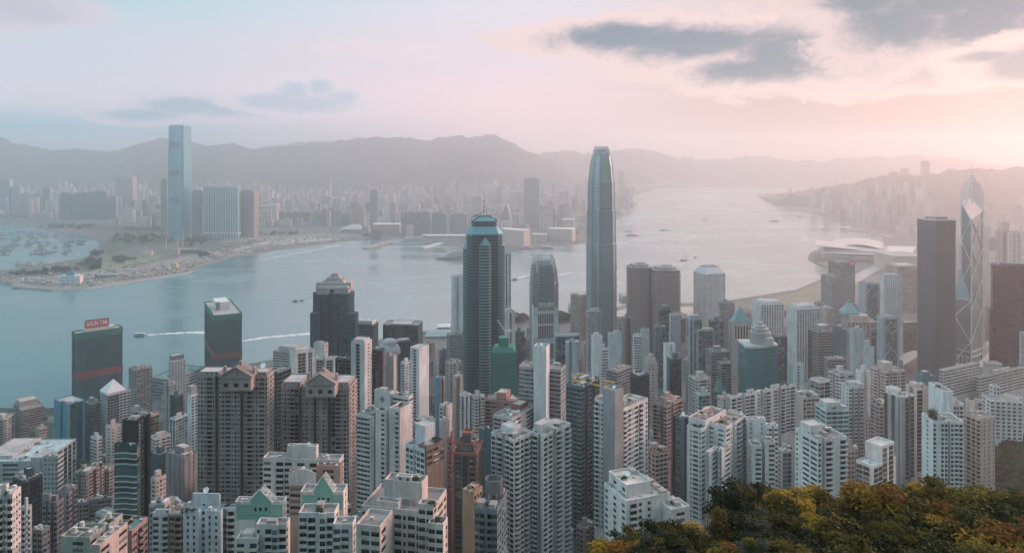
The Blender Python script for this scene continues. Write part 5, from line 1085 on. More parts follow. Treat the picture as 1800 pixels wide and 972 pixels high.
def pyramid():
    Y = 1000; r = B('office_tower', 'beige stone tower with columned top and turquoise pyramid roof', 'office tower', 1281, 1288, 1323, 567, 680, Y, 24, "w", "........", (.375, .335, .31), g='k', roof=[], sh='the turquoise pyramid tower')
    Xc, a, b, t = solve(1281, 1288, 1323, Y, 24, 30); a = max(a, 18); e1 = Vector((math.sin(t), math.cos(t))); e2 = Vector((-math.cos(t), math.sin(t))); c = Vector((Xc, Y)); z1 = ZY(567, Y); P = lambda x, y: c + e1 * x + e2 * y
    m = MB()
    for k in range(7):
        p = P(2 + (b - 4) * k / 6, -.3); m.box(p.x - .8, p.x + .8, p.y - .6, p.y + .4, z1 - 22, z1 - 4)
    wpart(r, 'column', m, [wall((.46, .41, .38))])
    m = MB()
    for k in range(6):
        p = P(2 + (b - 4) * (k + .5) / 6, -.08); q = e1 * 1.6; m.quads([[(*(p - q), z1 - 21), (*(p + q), z1 - 21), (*(p + q), z1 - 5), (*(p - q), z1 - 5)]])
    wpart(r, 'window', m, [G_BLACK])
    pl = [tuple(P(x, y)) for x, y in ((2, 2), (b - 2, 2), (b - 2, a - 2), (2, a - 2))]; m = MB(); ap = P(b / 2, a / 2); z0 = z1 + 1.2
    m.prism(pl, z1, z0); 
    for s in np.arange(6): 
        pass
    for i in range(4): m.poly([(*pl[i], z0 + .01), (*pl[(i + 1) % 4], z0 + .01), (*ap, ZY(541, Y))])
    wpart(r, 'pyramid_roof', m, [plain((.13, .28, .30), .5, .1, 'turquoise_tile')]); m = MB(); m.tube((*ap, ZY(542, Y)), (*ap, ZY(532, Y)), .35, 5, 0, .1); m.ball((ap.x, ap.y, ZY(540, Y)), .9); wpart(r, 'spire', m, [STEEL])
pyramid()
def crowned():
    Y = 830; xl, xr = 1312, 1371; X0, X1 = GX(xl, Y), GX(xr, Y); X = (X0 + X1) / 2; w = (X1 - X0) / 2; root = thing('office_tower', 'teal glass office with a bowed front and stacked round crown with spire', 'office tower', (X, Y + 14, 30), 0)
    fr = [(X - w + 2 * w * k / 16, Y + 4 + 5 * math.cos(math.pi * (k / 16 - .15)) * -1) for k in range(17)]; pl = fr + [(X1, Y + 30), (X0, Y + 30)]; z1 = ZY(612, Y); tg = glass((.04, .27, .31), .55, .12, .45)
    m = MB(); m.prism(pl, 30, z1); wpart(root, 'wall', m, [tg])
    f = MB()
    for x, y in fr: f.tube((x, y - .15, 30), (x, y - .15, z1), .16, 4)
    wpart(root, 'mullion', f, [plain((.10, .26, .29), .4, .4, 'teal_mullion')])
    f = MB(); z = 60
    while z < z1 - 1: f.prism(inset(pl, -.12), z, z + .5, 0, bottom=True); z += 3.8
    wpart(root, 'floor_band', f, [plain((.05, .17, .20), .35, .4, 'teal_band')])['kind'] = 'stuff'
    f = MB(); f.prism(inset(pl, -.9), z1, z1 + 2.2, bottom=True); wpart(root, 'parapet', f, [wall((.42, .44, .44))])
    c = (X + 1.5, Y + 15); f = MB(); za = z1 + 2.25
    f.lathe([(10.6, za), (10.6, ZY(592, Y)), (11.2, ZY(592, Y) + .1), (11.2, ZY(588, Y)), (8.8, ZY(588, Y) + .1), (8.8, ZY(583, Y)), (9.3, ZY(583, Y) + .1), (9.3, ZY(581.5, Y)), (6.4, ZY(581, Y)), (6.4, ZY(577, Y)), (3.4, ZY(575, Y)), (3.4, ZY(572, Y)), (1.2, ZY(570, Y))], c, 28); wpart(root, 'crown', f, [wall((.30, .31, .32))])
    f = MB()
    for k in range(28):
        a = k * 2 * math.pi / 28; f.tube((c[0] + 10.7 * math.cos(a), c[1] + 10.7 * math.sin(a), za), (c[0] + 10.7 * math.cos(a), c[1] + 10.7 * math.sin(a), ZY(592, Y)), .3, 4)
    wpart(root, 'crown_rib', f, [wall((.38, .40, .41))]); f = MB(); f.tube((*c, ZY(570, Y)), (*c, ZY(548, Y)), .3, 5, 0, .08); wpart(root, 'spire', f, [STEEL])
    f = MB(); f.box(c[0] + 2, c[0] + 11, c[1] - 13, c[1] - 6, za, za + 8); wpart(root, 'plant_room', f, [wall((.40, .42, .43))])
    hero(xl, xr, 605, 690, Y, 'the teal crowned office')
crowned()
# --- red-signed office by the shore with tilted top
def redsign():
    Y = 1750; r = B('office_tower', 'grey glass office with a sloped finned top and small red sign near the shore park', 'office tower', 1456, 1476, 1503, 462, 560, Y, 36, "gggg", "lllll", (.23, .28, .295), g='m', fh=4, roof=[], sh='the red-signed shore office', more=[dict(x=(1443, 1462, 1476), yt=487, Y=1730, L='llll', R='l', roof=[('c', 3)], col=(.25, .28, .29))])
    Xc, a, b, t = solve(1456, 1476, 1503, Y, 36, 30); e1 = Vector((math.sin(t), math.cos(t))); e2 = Vector((-math.cos(t), math.sin(t))); c = Vector((Xc, Y)); z1 = ZY(462, Y); P = lambda x, y: c + e1 * x + e2 * y
    m = MB()
    for k in range(8):
        p = P(b * k / 7, 2); q = P(b * k / 7, a * .7); m.tube((*p, z1 + 1), (*p, z1 + 12), .6, 4); m.tube((*p, z1 + 12), (*q, z1 + 1), .5, 4)
    wpart(r, 'roof_fin', m, [plain((.28, .32, .34), .4, .4, 'fin_steel')])
    m = MB(); p0, p1 = P(b * .58, -.9), P(b * .98, -.9); m.prism([tuple(p0), tuple(p1), tuple(p1 + e2 * .7), tuple(p0 + e2 * .7)], z1 - 8, z1 + 1.5, 0, bottom=True); sbd = wpart(r, 'sign_board', m, [plain((.62, .03, .05), .5, 0, 'sign_bright_red')])
    mid = (p0 + p1) / 2 - e2 * .2; sign_text(sbd, 'AIA', 6.5, plain((.85, .84, .83), .5, 0, 'sign_white'), (mid.x, mid.y, z1 - 3.4), math.atan2(e1.y, e1.x))
redsign()
# --- stone office with green pyramid, truss-fronted banks
def stonepyr():
    Y = 1150; r = B('office_tower', 'beige stepped office with a small green pyramid roof and an orange-lit side', 'office tower', 1478, 1490, 1543, 566, 650, Y, 30, "WWW", "qqqqqqqq", (.44, .375, .335), g='d', fh=3.8, roof=[('h', .1, .75, .15, .85, 9)], sh='the beige green-pyramid office', more=[dict(x=(1520, 1532, 1545), yt=580, Y=1145, L='g', R='gg', col=(.2, .26, .28), roof=[])])
    X, Yc = GX(1503, Y), Y + 20; m = MB(); s = 11; z0 = ZY(557, Y) + 3.5; pl = [(X - s, Yc - s), (X + s, Yc - s), (X + s, Yc + s), (X - s, Yc + s)]; m.prism(pl, ZY(557, Y) - 2, z0); m.prism(pl, z0 + .01, z0 + 14, 0, top=[(X - 2.4, Yc - 2.4), (X + 2.4, Yc - 2.4), (X + 2.4, Yc + 2.4), (X - 2.4, Yc + 2.4)]); m.prism([(X - 2, Yc - 2), (X + 2, Yc - 2), (X + 2, Yc + 2), (X - 2, Yc + 2)], z0 + 14, z0 + 18); wpart(r, 'pyramid_roof', m, [plain((.15, .30, .30), .5, .1, 'green_tile')])
stonepyr()
def truss(label, xl, xc, xr, yt, Y, th, sh, more=()):
    r = B('bank_tower', label, 'bank', xl, xc, xr, yt, 650, Y, th, ".s.s.", "..gggggg..", (.30, .37, .40), g='m', fh=3.9, roof=[('c', 5), ('h', .2, .8, .2, .5, 3)], sh=sh, more=more, near=False)
    Xc, a, b, t = solve(xl, xc, xr, Y, th, 26); e1 = Vector((math.sin(t), math.cos(t))); e2 = Vector((-math.cos(t), math.sin(t))); c = Vector((Xc, Y)); z1 = ZY(yt, Y); P = lambda x, z: (*(c + e1 * x - e2 * .8), z)
    m = MB()
    for z in (z1 - 4, z1 - 42, z1 - 82, z1 - 122):
        m.tube(P(b * .5, z), P(b * .12, z - 11), .7, 4); m.tube(P(b * .5, z), P(b * .88, z - 11), .7, 4); m.tube(P(b * .12, z - 11), P(b * .5, z - 18), .6, 4); m.tube(P(b * .88, z - 11), P(b * .5, z - 18), .6, 4)
    for f in (.12, .88): m.tube(P(b * f, 20), P(b * f, z1 + 4), .8, 4)
    wpart(r, 'truss', m, [plain((.40, .45, .47), .4, .4, 'truss_grey')]); return r
truss('pale grey bank tower with exposed triangular trusses on its front', 1541, 1552, 1581, 560, 1100, 26, 'the truss-fronted bank')
truss('pale grey stepped office with trusses left of the white square-window tower', 1509, 1520, 1547, 500, 1330, 26, 'the stepped truss office')
# --- green netted tower with a crane
def greennet():
    Y = 850; X = GX(885.5, Y); root = thing('scaffolded_tower', 'tower wrapped in bright green builder\'s netting with a crane on top', 'scaffolded tower', (X, Y + 12, 45), 0)
    k, tt, bb_ = mat_base('green_net'); tc = tt.new('ShaderNodeTexCoord'); n = tt.noise(tt.scale(tc.outputs['Object'], (.12, .12, .05)), 1, 4, .6); n2 = tt.noise(tt.scale(tc.outputs['Object'], (.05, .05, .35)), 1, 2, .6)
    tt.link(tt.mix(tt.math('ADD', tt.math('MULTIPLY', n, .7), tt.math('MULTIPLY', n2, .45)), (.012, .10, .085, 1), (.045, .24, .185, 1)), bb_.inputs['Base Color']); bb_.inputs['Roughness'].default_value = .9
    w = (906 - 865) / F * Y / 2; m = MB(); z1, z2 = ZY(612, Y), ZY(601, Y); pl = [(X - w, Y), (X + w, Y), (X + w, Y + 24), (X - w, Y + 24)]; up = [(X - 5.5, Y + 5), (X + 5.5, Y + 5), (X + 5.5, Y + 16), (X - 5.5, Y + 16)]
    m.prism(pl, 45, z1 - 5); m.prism(pl, z1 - 5, z1, 0, top=inset(pl, 3)); m.prism(up, z1 + .05, z2 + 3); wpart(root, 'netting', m, [k])
    f = MB(); pole = plain((.06, .19, .16), .8, 0, 'green_pole')
    for j in range(9): x = X - w + 2 * w * j / 8; f.tube((x, Y - .3, 45), (x, Y - .3, z1 - 5), .18, 4)
    z = 50
    while z < z1 - 6: f.tube((X - w, Y - .3, z), (X + w, Y - .3, z), .15, 4); z += 6
    wpart(root, 'scaffold_pole', f, [pole]); hero(865, 906, 600, 690, Y, 'the green netted tower')
    cr = thing('tower_crane', 'white luffing crane standing on the green netted tower', 'crane', (X + 2, Y + 10, z2 + 3), 0); c = MB(); b = Vector((X + 2, Y + 10, z2 + 3)); c.tube(b, b + Vector((0, 0, 6)), .9, 4); wpart(cr, 'mast', c, [WH])
    c = MB(); a = b + Vector((0, 0, 6)); e = Vector((GX(873, Y), Y + 10, ZY(565, Y))); c.tube(a, e, .55, 4, 0, .25); wpart(cr, 'jib', c, [WH]); c = MB(); q = b + Vector((4.5, 0, 8)); c.tube(a, q, .5, 4); c.tube(q, a + Vector((0, 0, 6)), .2, 4); c.tube(a + Vector((0, 0, 6)), e, .1, 4); c.box(q.x - 1, q.x + 1.6, q.y - 1, q.y + 1, q.z - 2.2, q.z); wpart(cr, 'counterweight', c, [WH])
greennet()

# ------------------------------------------------------------------ extra parts on the near towers
def gable(r, xl, xr, y_eave, y_peak, Y, d, mats):
    x0, x1 = GX(xl, Y), GX(xr, Y); xm = (x0 + x1) / 2; z0 = ZY(y_eave, Y) - 8.5; z1 = ZY(y_eave, Y); zp = ZY(y_peak, Y); m = MB()
    m.box(x0, x1, Y, Y + d, z0, z1)
    for zz, ov in ((z1, 1.0),): m.box(x0 - ov, x1 + ov, Y - ov, Y + d + ov, z1 + .02, z1 + .9)
    for xx in np.linspace(x0 + 3, x1 - 3, 3): m.box(xx - 1.4, xx + 1.4, Y - .25, Y - .05, z0 + 2.5, z0 + 5, 1)
    wpart(r, 'gable_house', m, [mats[0], G_BLACK]); m = MB(); za = z1 + .95; o = .6
    m.poly([(x0 - o, Y - .4, za), (x1 + o, Y - .4, za), (xm, Y - .4, zp)]); m.poly([(x0 - o, Y + d, za), (xm, Y + d, zp), (x1 + o, Y + d, za)])
    m.quads([[(x0 - o, Y - 1, za), (xm, Y - 1, zp + .5), (xm, Y + d, zp + .5), (x0 - o, Y + d, za)], [(xm, Y - 1, zp + .5), (x1 + o, Y - 1, za), (x1 + o, Y + d, za), (xm, Y + d, zp + .5)]], 1)
    for s, e in (((x0 - o, za), (xm, zp)), ((xm, zp), (x1 + o, za))): m.tube((s[0], Y - 1.2, s[1] + .4), (e[0], Y - 1.2, e[1] + .4), .5, 4)
    wpart(r, 'gable_roof', m, [mats[0], mats[1]])
    for px, yy, dy in ((xl, y_eave - 14, 0), (xr, y_eave - 13, 0), ((xl + xr) / 2 + 2, y_peak - 4, 0), ((xl + xr) / 2 - 1, y_peak + 6, -1)):
        x = GX(px, Y); z = ZY(yy, Y); m = MB(); yb_ = Y + (d * .5 if dy == 0 else -.5)
        m.box(x - .9, x + .9, yb_ - .9, yb_ + .9, z1 + .9 if px in (xl, xr) else min(z - 3, zp - 1), z - .9); m.ball((x, yb_, z), 1.25, n=10); wpart(r, 'ball_finial', m, [mats[0]])
GM = [wall((.33, .285, .27)), wall((.20, .155, .15))]
gable(FRM['twin_a'], 389, 441, 664, 645, 506, 13, GM)
gable(FRM['twin_b'], 538, 588, 676, 657, 524, 13, GM)
def diamond():
    r = FRM['diamond']; Y = 500; t = R(90) - r.rotation_euler.z; Xc, a, b = _ab(658, 686, 692, Y, t, 15); e2 = Vector((-math.cos(t), math.sin(t))); e1 = Vector((math.sin(t), math.cos(t))); c = Vector((Xc, Y)) + e2 * a * .5 - e1 * .12; z = ZY(704, Y); m = MB()
    for r0, r1, mi in ((2.1, 1.5, 0), (1.0, 0.0, 0)):
        k = [(0, -1), (1, 0), (0, 1), (-1, 0)]
        o = [(*(c - e2 * x * r0), z + y * r0) for x, y in k]; i_ = [(*(c - e2 * x * r1), z + y * r1) for x, y in k]
        m.quads([[o[j], o[(j + 1) % 4], i_[(j + 1) % 4], i_[j]] for j in range(4)])
    wpart(r, 'emblem', m, [plain((.06, .08, .09), .6, 0, 'emblem_dark')])
diamond()
def octa():
    r = FRM['octa']; Y = 335; X = GX(868, Y); w = 15 / F * Y; m = MB(); pl = rp(X, Y + 6, 10, chamf(w, w, w * .5)); z0, z1 = ZY(893, Y), ZY(850, Y); m.prism(pl, z0 - 3, z1, cap=False); q = inset(pl, .35); m.prism(q[::-1], z1 - 2.5, z1, cap=False); m.poly([(*p, z1 - 2.5) for p in q])
    for i in range(8):
        p, n = pl[i], pl[(i + 1) % 8]; m.quads([[(*p, z1), (*n, z1), (*q[(i + 1) % 8], z1), (*q[i], z1)]])
    for i in range(8):
        p, n = Vector(pl[i]), Vector(pl[(i + 1) % 8])
        for f in (.0, .33, .66): v = p.lerp(n, f); m.tube((*v, z0 - 3), (*v, z1), .14, 4)
    wpart(r, 'tank_house', m, [wall((.19, .20, .21))]); m = MB(); xx = GX(846, Y)
    m.prism([(xx - 3.2, Y - 4), (xx + 3, Y - 4), (xx + 3, Y + 3), (xx - 3.2, Y + 3)], ZY(905, Y), ZY(893, Y), top=[(xx - 1, Y - 1), (xx + 3, Y - 1), (xx + 3, Y + 3), (xx - 1, Y + 3)]); wpart(r, 'skylight', m, [plain((.10, .30, .32), .4, .1, 'teal_sheet')])
octa()
def trellis(key, xl, xr, yt, yp, Y):
    r = FRM[key]; gr = plain((.16, .36, .31), .7, 0, 'green_tile_band'); x0, x1 = GX(xl, Y), GX(xr, Y); z1 = ZY(yt, Y); xm = x0 + (x1 - x0) * .52; m = MB(); yy = Y - .12
    n = 22; w = (x1 - x0 - .4) / n
    for i in range(n):
        for j in range(7):
            if (4 < j) and not (8 < i < 15): continue
            xx = x0 + .2 + i * w; zz = z1 - .3 - (j + 1) * 1.35
            if (i + j) % 2 == 0 or j < 1: m.quads([[(xx, yy, zz), (xx + w, yy, zz), (xx + w, yy, zz + 1.35), (xx, yy, zz + 1.35)]])
            else: m.quads([[(xx + w * .3, yy, zz), (xx + w * .7, yy, zz), (xx + w * .7, yy, zz + 1.35), (xx + w * .3, yy, zz + 1.35)], [(xx, yy, zz + .45), (xx + w * .3, yy, zz + .45), (xx + w * .3, yy, zz + .9), (xx, yy, zz + .9)], [(xx + w * .7, yy, zz + .45), (xx + w, yy, zz + .45), (xx + w, yy, zz + .9), (xx + w * .7, yy, zz + .9)]])
    wpart(r, 'green_tiling', m, [gr]); m = MB(); s = (x1 - x0) * .2; zp = ZY(yp, Y)
    m.prism([(xm - s, Y - .4), (xm + s, Y - .4), (xm + s, Y + .2), (xm - s, Y + .2)], z1 - 5, z1 + 1.0, bottom=True); m.poly([(xm - s * 1.2, Y - .45, z1 + 1), (xm + s * 1.2, Y - .45, z1 + 1), (xm, Y - .45, zp - .6)])
    wpart(r, 'gable_panel', m, [gr]); m = MB(); wt = plain((.58, .62, .60), .5, 0, 'white_frame')
    for k in range(5):
        y_ = Y - .6 + k * 1.3; m.tube((xm - s * 1.35, y_, z1 + .8), (xm, y_, zp), .16, 4); m.tube((xm, y_, zp), (xm + s * 1.35, y_, z1 + .8), .16, 4)
    for f in (0, .5, 1.0):
        for sg in (-1, 1): m.tube((xm + sg * s * 1.35 * f, Y - .6, zp + (z1 + .8 - zp) * f), (xm + sg * s * 1.35 * f, Y + 4.6, zp + (z1 + .8 - zp) * f), .14, 4)
    wpart(r, 'roof_frame', m, [wt]); m = MB()
    for dx in (-s * .5, 0.2, s * .5 + .6): m.box(xm + dx - .5, xm + dx + .5, Y - .5, Y - .42, z1 - 3, z1 - 1.4)
    m.box(xm - .6, xm + .6, Y - .15, Y - .05, z1 - 17, z1 - 15.6); wpart(r, 'window', m, [G_BLACK])
trellis('gable_a', 415, 497, 885, 859, 345); trellis('gable_b', 530, 603, 868, 835, 345)
def archroof():
    r = FRM['arch']
    for xl, xr, y0, y1, Y in ((505, 557, 790, 779, 406), (508, 556, 838, 823, 386)):
        m = MB(); x0, x1 = GX(xl, Y), GX(xr, Y); n = 12; za, zb = ZY(y0, Y), ZY(y1, Y); arc = [(x0 + (x1 - x0) * i / n, za + (zb - za) * math.sin(math.pi * (.15 + .7 * i / n)) ** 1.0) for i in range(n + 1)]
        for i in range(n):
            (a, b), (c, d) = arc[i], arc[i + 1]
            m.quads([[(a, Y - .7, za - 4), (c, Y - .7, za - 4), (c, Y - .7, d), (a, Y - .7, b)], [(a, Y - .7, b), (c, Y - .7, d), (c, Y - .2, d), (a, Y - .2, b)], [(a, Y - .2, za - 4), (c, Y - .2, za - 4), (c, Y - .2, d), (a, Y - .2, b)]])
        wpart(r, 'curved_wall', m, [wall((.54, .53, .52))])
archroof()
def wavy():
    r = FRM['wavy']; Y = 463; x0, x1 = GX(200, Y), GX(242, Y); n = 24; z1 = ZY(786, Y); m = MB(); wt = plain((.42, .52, .53), .4, .1, 'pale_glass_edge'); i = 0
    while z1 - 3.3 * (i + 1) > ZY(930, Y):
        z = z1 - 3.3 * (i + 1) - (4 if i > 2 else 0); ph = i * .9; i += 1
        pr = [(x0 + (x1 - x0) * k / n, Y - .9 - .8 * math.sin(k / n * 7 + .5) - .5, z + .35 * math.sin(k / n * 6.3)) for k in range(n + 1)]
        for p, q in zip(pr, pr[1:]): m.quads([[(p[0], p[1], p[2] - .1), (q[0], q[1], q[2] - .1), (q[0], q[1], q[2] + .75), (p[0], p[1], p[2] + .75)], [(p[0], p[1], p[2] - .1), (q[0], q[1], q[2] - .1), (q[0], Y, z - .1), (p[0], Y, z - .1)]])
    wpart(r, 'balcony_edge', m, [wt])['kind'] = 'stuff'
    m = MB(); xa = GX(246, 478)
    for k in range(42): m.box(xa - .35, xa + .35, 477.4, 477.9, ZY(745, 478) - 2.1 * k - 1, ZY(745, 478) - 2.1 * k)
    wpart(r, 'light_strip', m, [plain((.35, .38, .39), .5, 0, 'pale_slot')])
    for px, yy in ((205, 797), (203, 803)):
        pass
wavy()
def pyrw():
    r = FRM['pyrw']; Y = 925; Xc, a, b, t = solve(176, 189, 230, Y, 25, 24); e1 = Vector((math.sin(t), math.cos(t))); e2 = Vector((-math.cos(t), math.sin(t))); c = Vector((Xc, Y)); pl = [tuple(c + e1 * x + e2 * y) for x, y in ((-.5, -.5), (b * .8, -.5), (b * .8, a + .5), (-.5, a + .5))]; ap = c + e1 * b * .4 + e2 * a * .5; z = ZY(694, Y); m = MB(); m.prism(pl, z, z + 1.5, bottom=True, cap=False)
    for i in range(4): m.poly([(*pl[i], z + 1.5), (*pl[(i + 1) % 4], z + 1.5), (*ap, ZY(672, Y))])
    wpart(r, 'pyramid_roof', m, [plain((.62, .60, .61), .55, 0, 'white_roof')])
pyrw()
def gond():
    r = FRM['gond']; ye = plain((.55, .40, .12), .5, 0, 'yellow_paint')
    for pxs, yy, dY in (((1003, 1026), 660, 6), ((1006, 1030), 671, 3), ((1034, 1056), 674, 8), ((1056, 1082), 668, 12), ((1062, 1078), 676, 9)):
        Y = 522 + dY; m = MB(); a = Vector((GX(pxs[0], Y), Y, ZY(yy, Y))); sl_ = 0 if pxs[0] < 1030 else 4; b = Vector((GX(pxs[1], Y), Y + 4, ZY(yy + sl_ * 2, Y))); m.tube(a, b, .42, 4); m.tube(a + Vector((0, 0, .9)), b + Vector((0, 0, .9)), .2, 4)
        for f in (.1, .35, .6, .9): p = a.lerp(b, f); m.tube(p, p + Vector((0, 0, .9)), .14, 4); m.tube((p.x, p.y, ZY(684, 522)), p, .16, 4)
        wpart(r, 'cradle_arm', m, [ye])
gond()
def hangsign():
    r = FRM['hang']; Y = 1288; Xc, a, b, t = solve(935, 938, 981, 1290, 14, 30); e1 = Vector((math.sin(t + 0), math.cos(t))); 
    c = Vector((Xc, 1290)); n = Vector((math.cos(t), -math.sin(t))); m = MB(); z0, z1 = ZY(541, Y), ZY(532, Y)
    p0, p1 = c + n * .6, c + e1 * b + n * .6
    # the sign strip follows the front face
    m.prism([tuple(p0), tuple(p1), tuple(p1 - n * .5), tuple(p0 - n * .5)], z0, z1, bottom=True); sbd = wpart(r, 'sign_board', m, [plain((.06, .17, .12), .6, 0, 'sign_green')])
    mid = p0.lerp(p1, .54) + n * .2; sign_text(sbd, '恒生銀行', 7.2, plain((.75, .76, .72), .5, 0, 'sign_pale'), (mid.x, mid.y, (z0 + z1) / 2), math.atan2(e1.y, e1.x), sx=1.0)
    q = p0.lerp(p1, .1) + n * .15; m = MB(); m.prism([tuple(q - e1 * 2.4), tuple(q + e1 * 2.4), tuple(q + e1 * 2.4 - n * .1), tuple(q - e1 * 2.4 - n * .1)], z0 + 2, z1 - 2, bottom=True); wpart(r, 'emblem', m, [plain((.45, .08, .07), .6, 0, 'emblem_red')])
    m = MB()
    for yy in (553, 602): 
        m.prism([tuple(p0), tuple(p1), tuple(p1 - n * .3), tuple(p0 - n * .3)], ZY(yy, Y), ZY(yy - 6, Y), bottom=True)
    wpart(r, 'cladding_band', m, [plain((.36, .43, .45), .5, .1, 'pale_band')])
hangsign()
def dometop():
    r = FRM['dome']; Y = 965; X = GX(682, Y); m = MB(); m.lathe([(14, ZY(625, Y)), (13.5, ZY(617, Y)), (11, ZY(611, Y)), (9.5, ZY(611, Y) + .2), (9, ZY(603, Y)), (6, ZY(600, Y))], (X, Y + 12), 22)
    for k in range(22):
        a = k * 2 * math.pi / 22; m.tube((X + 14 * math.cos(a), Y + 12 + 14 * math.sin(a), ZY(625, Y)), (X + 11 * math.cos(a), Y + 12 + 11 * math.sin(a), ZY(611, Y)), .25, 4)
    wpart(r, 'tiered_dome', m, [wall((.36, .39, .40))])
    r = FRM['greeng']; Y = 699; X = GX(1268, Y); w = 4.6; m = MB(); z0, zp = ZY(690, Y) + .2, ZY(664, Y); m.poly([(X - w, Y, z0), (X + w, Y, z0), (X - w * .6, Y + 1, zp)]); m.poly([(X - w, Y, z0), (X - w * .6, Y + 1, zp), (X - w, Y + 10, z0)]); m.poly([(X + w, Y, z0), (X + w, Y + 10, z0), (X - w * .6, Y + 9, zp), (X - w * .6, Y + 1, zp)]); wpart(r, 'glass_gable', m, [glass((.12, .30, .28), .5, .15)])
    r = FRM['peak']; Y = 768; X = GX(1145, Y); m = MB(); z = ZY(631, Y); m.prism([(X - 5, Y), (X + 5, Y), (X + 5, Y + 8), (X - 5, Y + 8)], z - 6, z, top=[(X - 2, Y + 3), (X + 2, Y + 3), (X + 2, Y + 5), (X - 2, Y + 5)]); wpart(r, 'peaked_roof', m, [wall((.36, .33, .32))])
    r = FRM['plant']; Y = 512
    g = np.random.default_rng(3); m = MB(); c = g.normal(0, 1, (900, 3)) * (1.6, 1.2, 1.5) + (GX(1642, Y + 6), Y + 8, ZY(733, Y)); m.quads(c[:, None, :] + g.normal(0, .25, (900, 4, 3))); wpart(r, 'roof_tree', m, [plain((.045, .07, .03), .8, 0, 'leaf')])
dometop()
# ------------------------------------------------------------------ land, water, hills
def gmat(name, c0, c1, scale, rough=.95, c2=None):
    m, t, b = mat_base(name); tc = t.new('ShaderNodeTexCoord'); oc = tc.outputs['Object']
    n = t.noise(oc, scale, 6, .65); n2 = t.noise(oc, scale * 7, 4, .6)
    c = t.mix(t.sstep(.38, .62, t.math('ADD', t.math('MULTIPLY', n, .75), t.math('MULTIPLY', n2, .25))), c0, c1)
    if c2: c = t.mix(t.sstep(.56, .66, t.noise(oc, scale * 2.7, 5, .6, .4)), c, c2)
    t.link(c, b.inputs['Base Color']); b.inputs['Roughness'].default_value = rough; return m
M_CITY = gmat('city_ground', (.075, .08, .082), (.15, .15, .15), .02, .9, (.05, .07, .04))
M_FILL = gmat('reclaimed_earth', (.06, .072, .066), (.145, .13, .115), .012, .95, (.03, .048, .036))
M_WOOD = gmat('woodland', (.028, .045, .022), (.065, .075, .03), .03)
M_HILL = gmat('hill_cover', (.018, .036, .036), (.045, .065, .055), .004)
M_ROCK = gmat('seawall_stone', (.20, .19, .18), (.34, .32, .30), .2)
M_GRASS = gmat('park_grass', (.10, .13, .06), (.20, .20, .11), .03)
M_ROAD = gmat('asphalt', (.085, .085, .085), (.13, .125, .12), .05)

def water_mat():
    m, t, b = mat_base('sea_water'); tc = t.new('ShaderNodeTexCoord'); oc = tc.outputs['Object']
    n1 = t.noise(t.scale(oc, (.035, .085, 1)), 1.0, 6, .62, .5); n2 = t.noise(t.scale(oc, (.0022, .006, 1), (3, 7, 0)), 1.0, 4, .6, .6)
    n3 = t.noise(t.scale(oc, (.008, .022, 1)), 1.0, 4, .6, .4)
    bp = t.new('ShaderNodeBump'); bp.inputs['Strength'].default_value = .22; bp.inputs['Distance'].default_value = 2.2
    t.link(t.math('ADD', n1, t.math('MULTIPLY', n3, 1.2)), bp.inputs['Height']); t.link(bp.outputs[0], b.inputs['Normal'])
    t.link(t.mix(t.sstep(.35, .7, n2), (.008, .10, .112, 1), (.03, .155, .165, 1)), b.inputs['Base Color'])
    t.link(t.math('ADD', .1, t.math('MULTIPLY', t.sstep(.3, .7, n2), .22)), b.inputs['Roughness'])
    b.inputs['IOR'].default_value = 2.4; return m
def sheet(name, pts, z, m, kind='structure', skirt=None, sm=None):
    b = MB(); b.poly([(x, y, z) for x, y in pts], 0)
    if skirt is not None:
        n = len(pts)
        b.quads([[(*pts[i], skirt), (*pts[(i + 1) % n], skirt), (*pts[(i + 1) % n], z), (*pts[i], z)] for i in range(n)], 1)
    o = b.build(name, [m, sm or M_ROCK]); tag(o, kind=kind); return o
sheet('water', [(-10900, -800), (12400, -800), (12400, 12800), (-10900, 12800)], 0, water_mat())

ISL = [PG(*p) for p in ((60, 745), (110, 728), (230, 690), (300, 668), (450, 640), (550, 622), (650, 602), (740, 586), (790, 578), (900, 562), (1000, 552), (1060, 548), (1110, 536), (1215, 535), (1290, 529), (1400, 511), (1445, 492), (1480, 478), (1440, 466), (1420, 456), (1424, 446), (1444, 436), (1530, 432), (1560, 416), (1500, 402), (1490, 396), (1430, 376), (1366, 363), (1352, 357), (1370, 346), (1410, 337), (1440, 331))]
ISL = [(-900, 1060), (-1400, 980), (-2500, 900)][::-1] + ISL + [(5200, 9200), (12300, 9200), (12300, -700), (-2500, -700)]
sheet('waterfront_ground', ISL[::-1], 3.5, M_CITY, skirt=-2)
# the slope of the island
def slope():
    xs = np.linspace(-1400, 2600, 150); ys = np.concatenate([np.linspace(-60, 300, 40), np.linspace(315, 1200, 60)]); P = np.zeros((len(xs), len(ys), 3), np.float32)
    for i, x in enumerate(xs):
        for j, y in enumerate(ys):
            z = ground(x, y) if y > -1 else 392 + .3 * 0
            if y < 1: z = 393
            P[i, j] = (x, y, z + (1.2 * mnoise.noise(Vector((x * .02, y * .02, 0))) if z > 12 else -1.5 if y > 1090 else 0) - (.0 if z > 3.6 else .4))
    b = MB(); b.grid(P); tag(b.build('hillside_ground', [gmat('slope_ground', (.014, .032, .02), (.04, .06, .04), .03)]), kind='structure')
slope()
def park(): 
    sheet('shore_park_ground', [PG(*p, 3.5) for p in ((1300, 538), (1400, 514), (1444, 495), (1470, 500), (1450, 530), (1380, 545))], 3.56, gmat('park_lawn', (.13, .135, .09), (.24, .215, .165), .02))
    sheet('shore_quay', [PG(*p, 3.5) for p in ((1060, 552), (1110, 540), (1215, 539), (1280, 533), (1270, 552), (1120, 560))], 3.56, gmat('quay_paving', (.34, .28, .25), (.48, .40, .36), .03))
park()
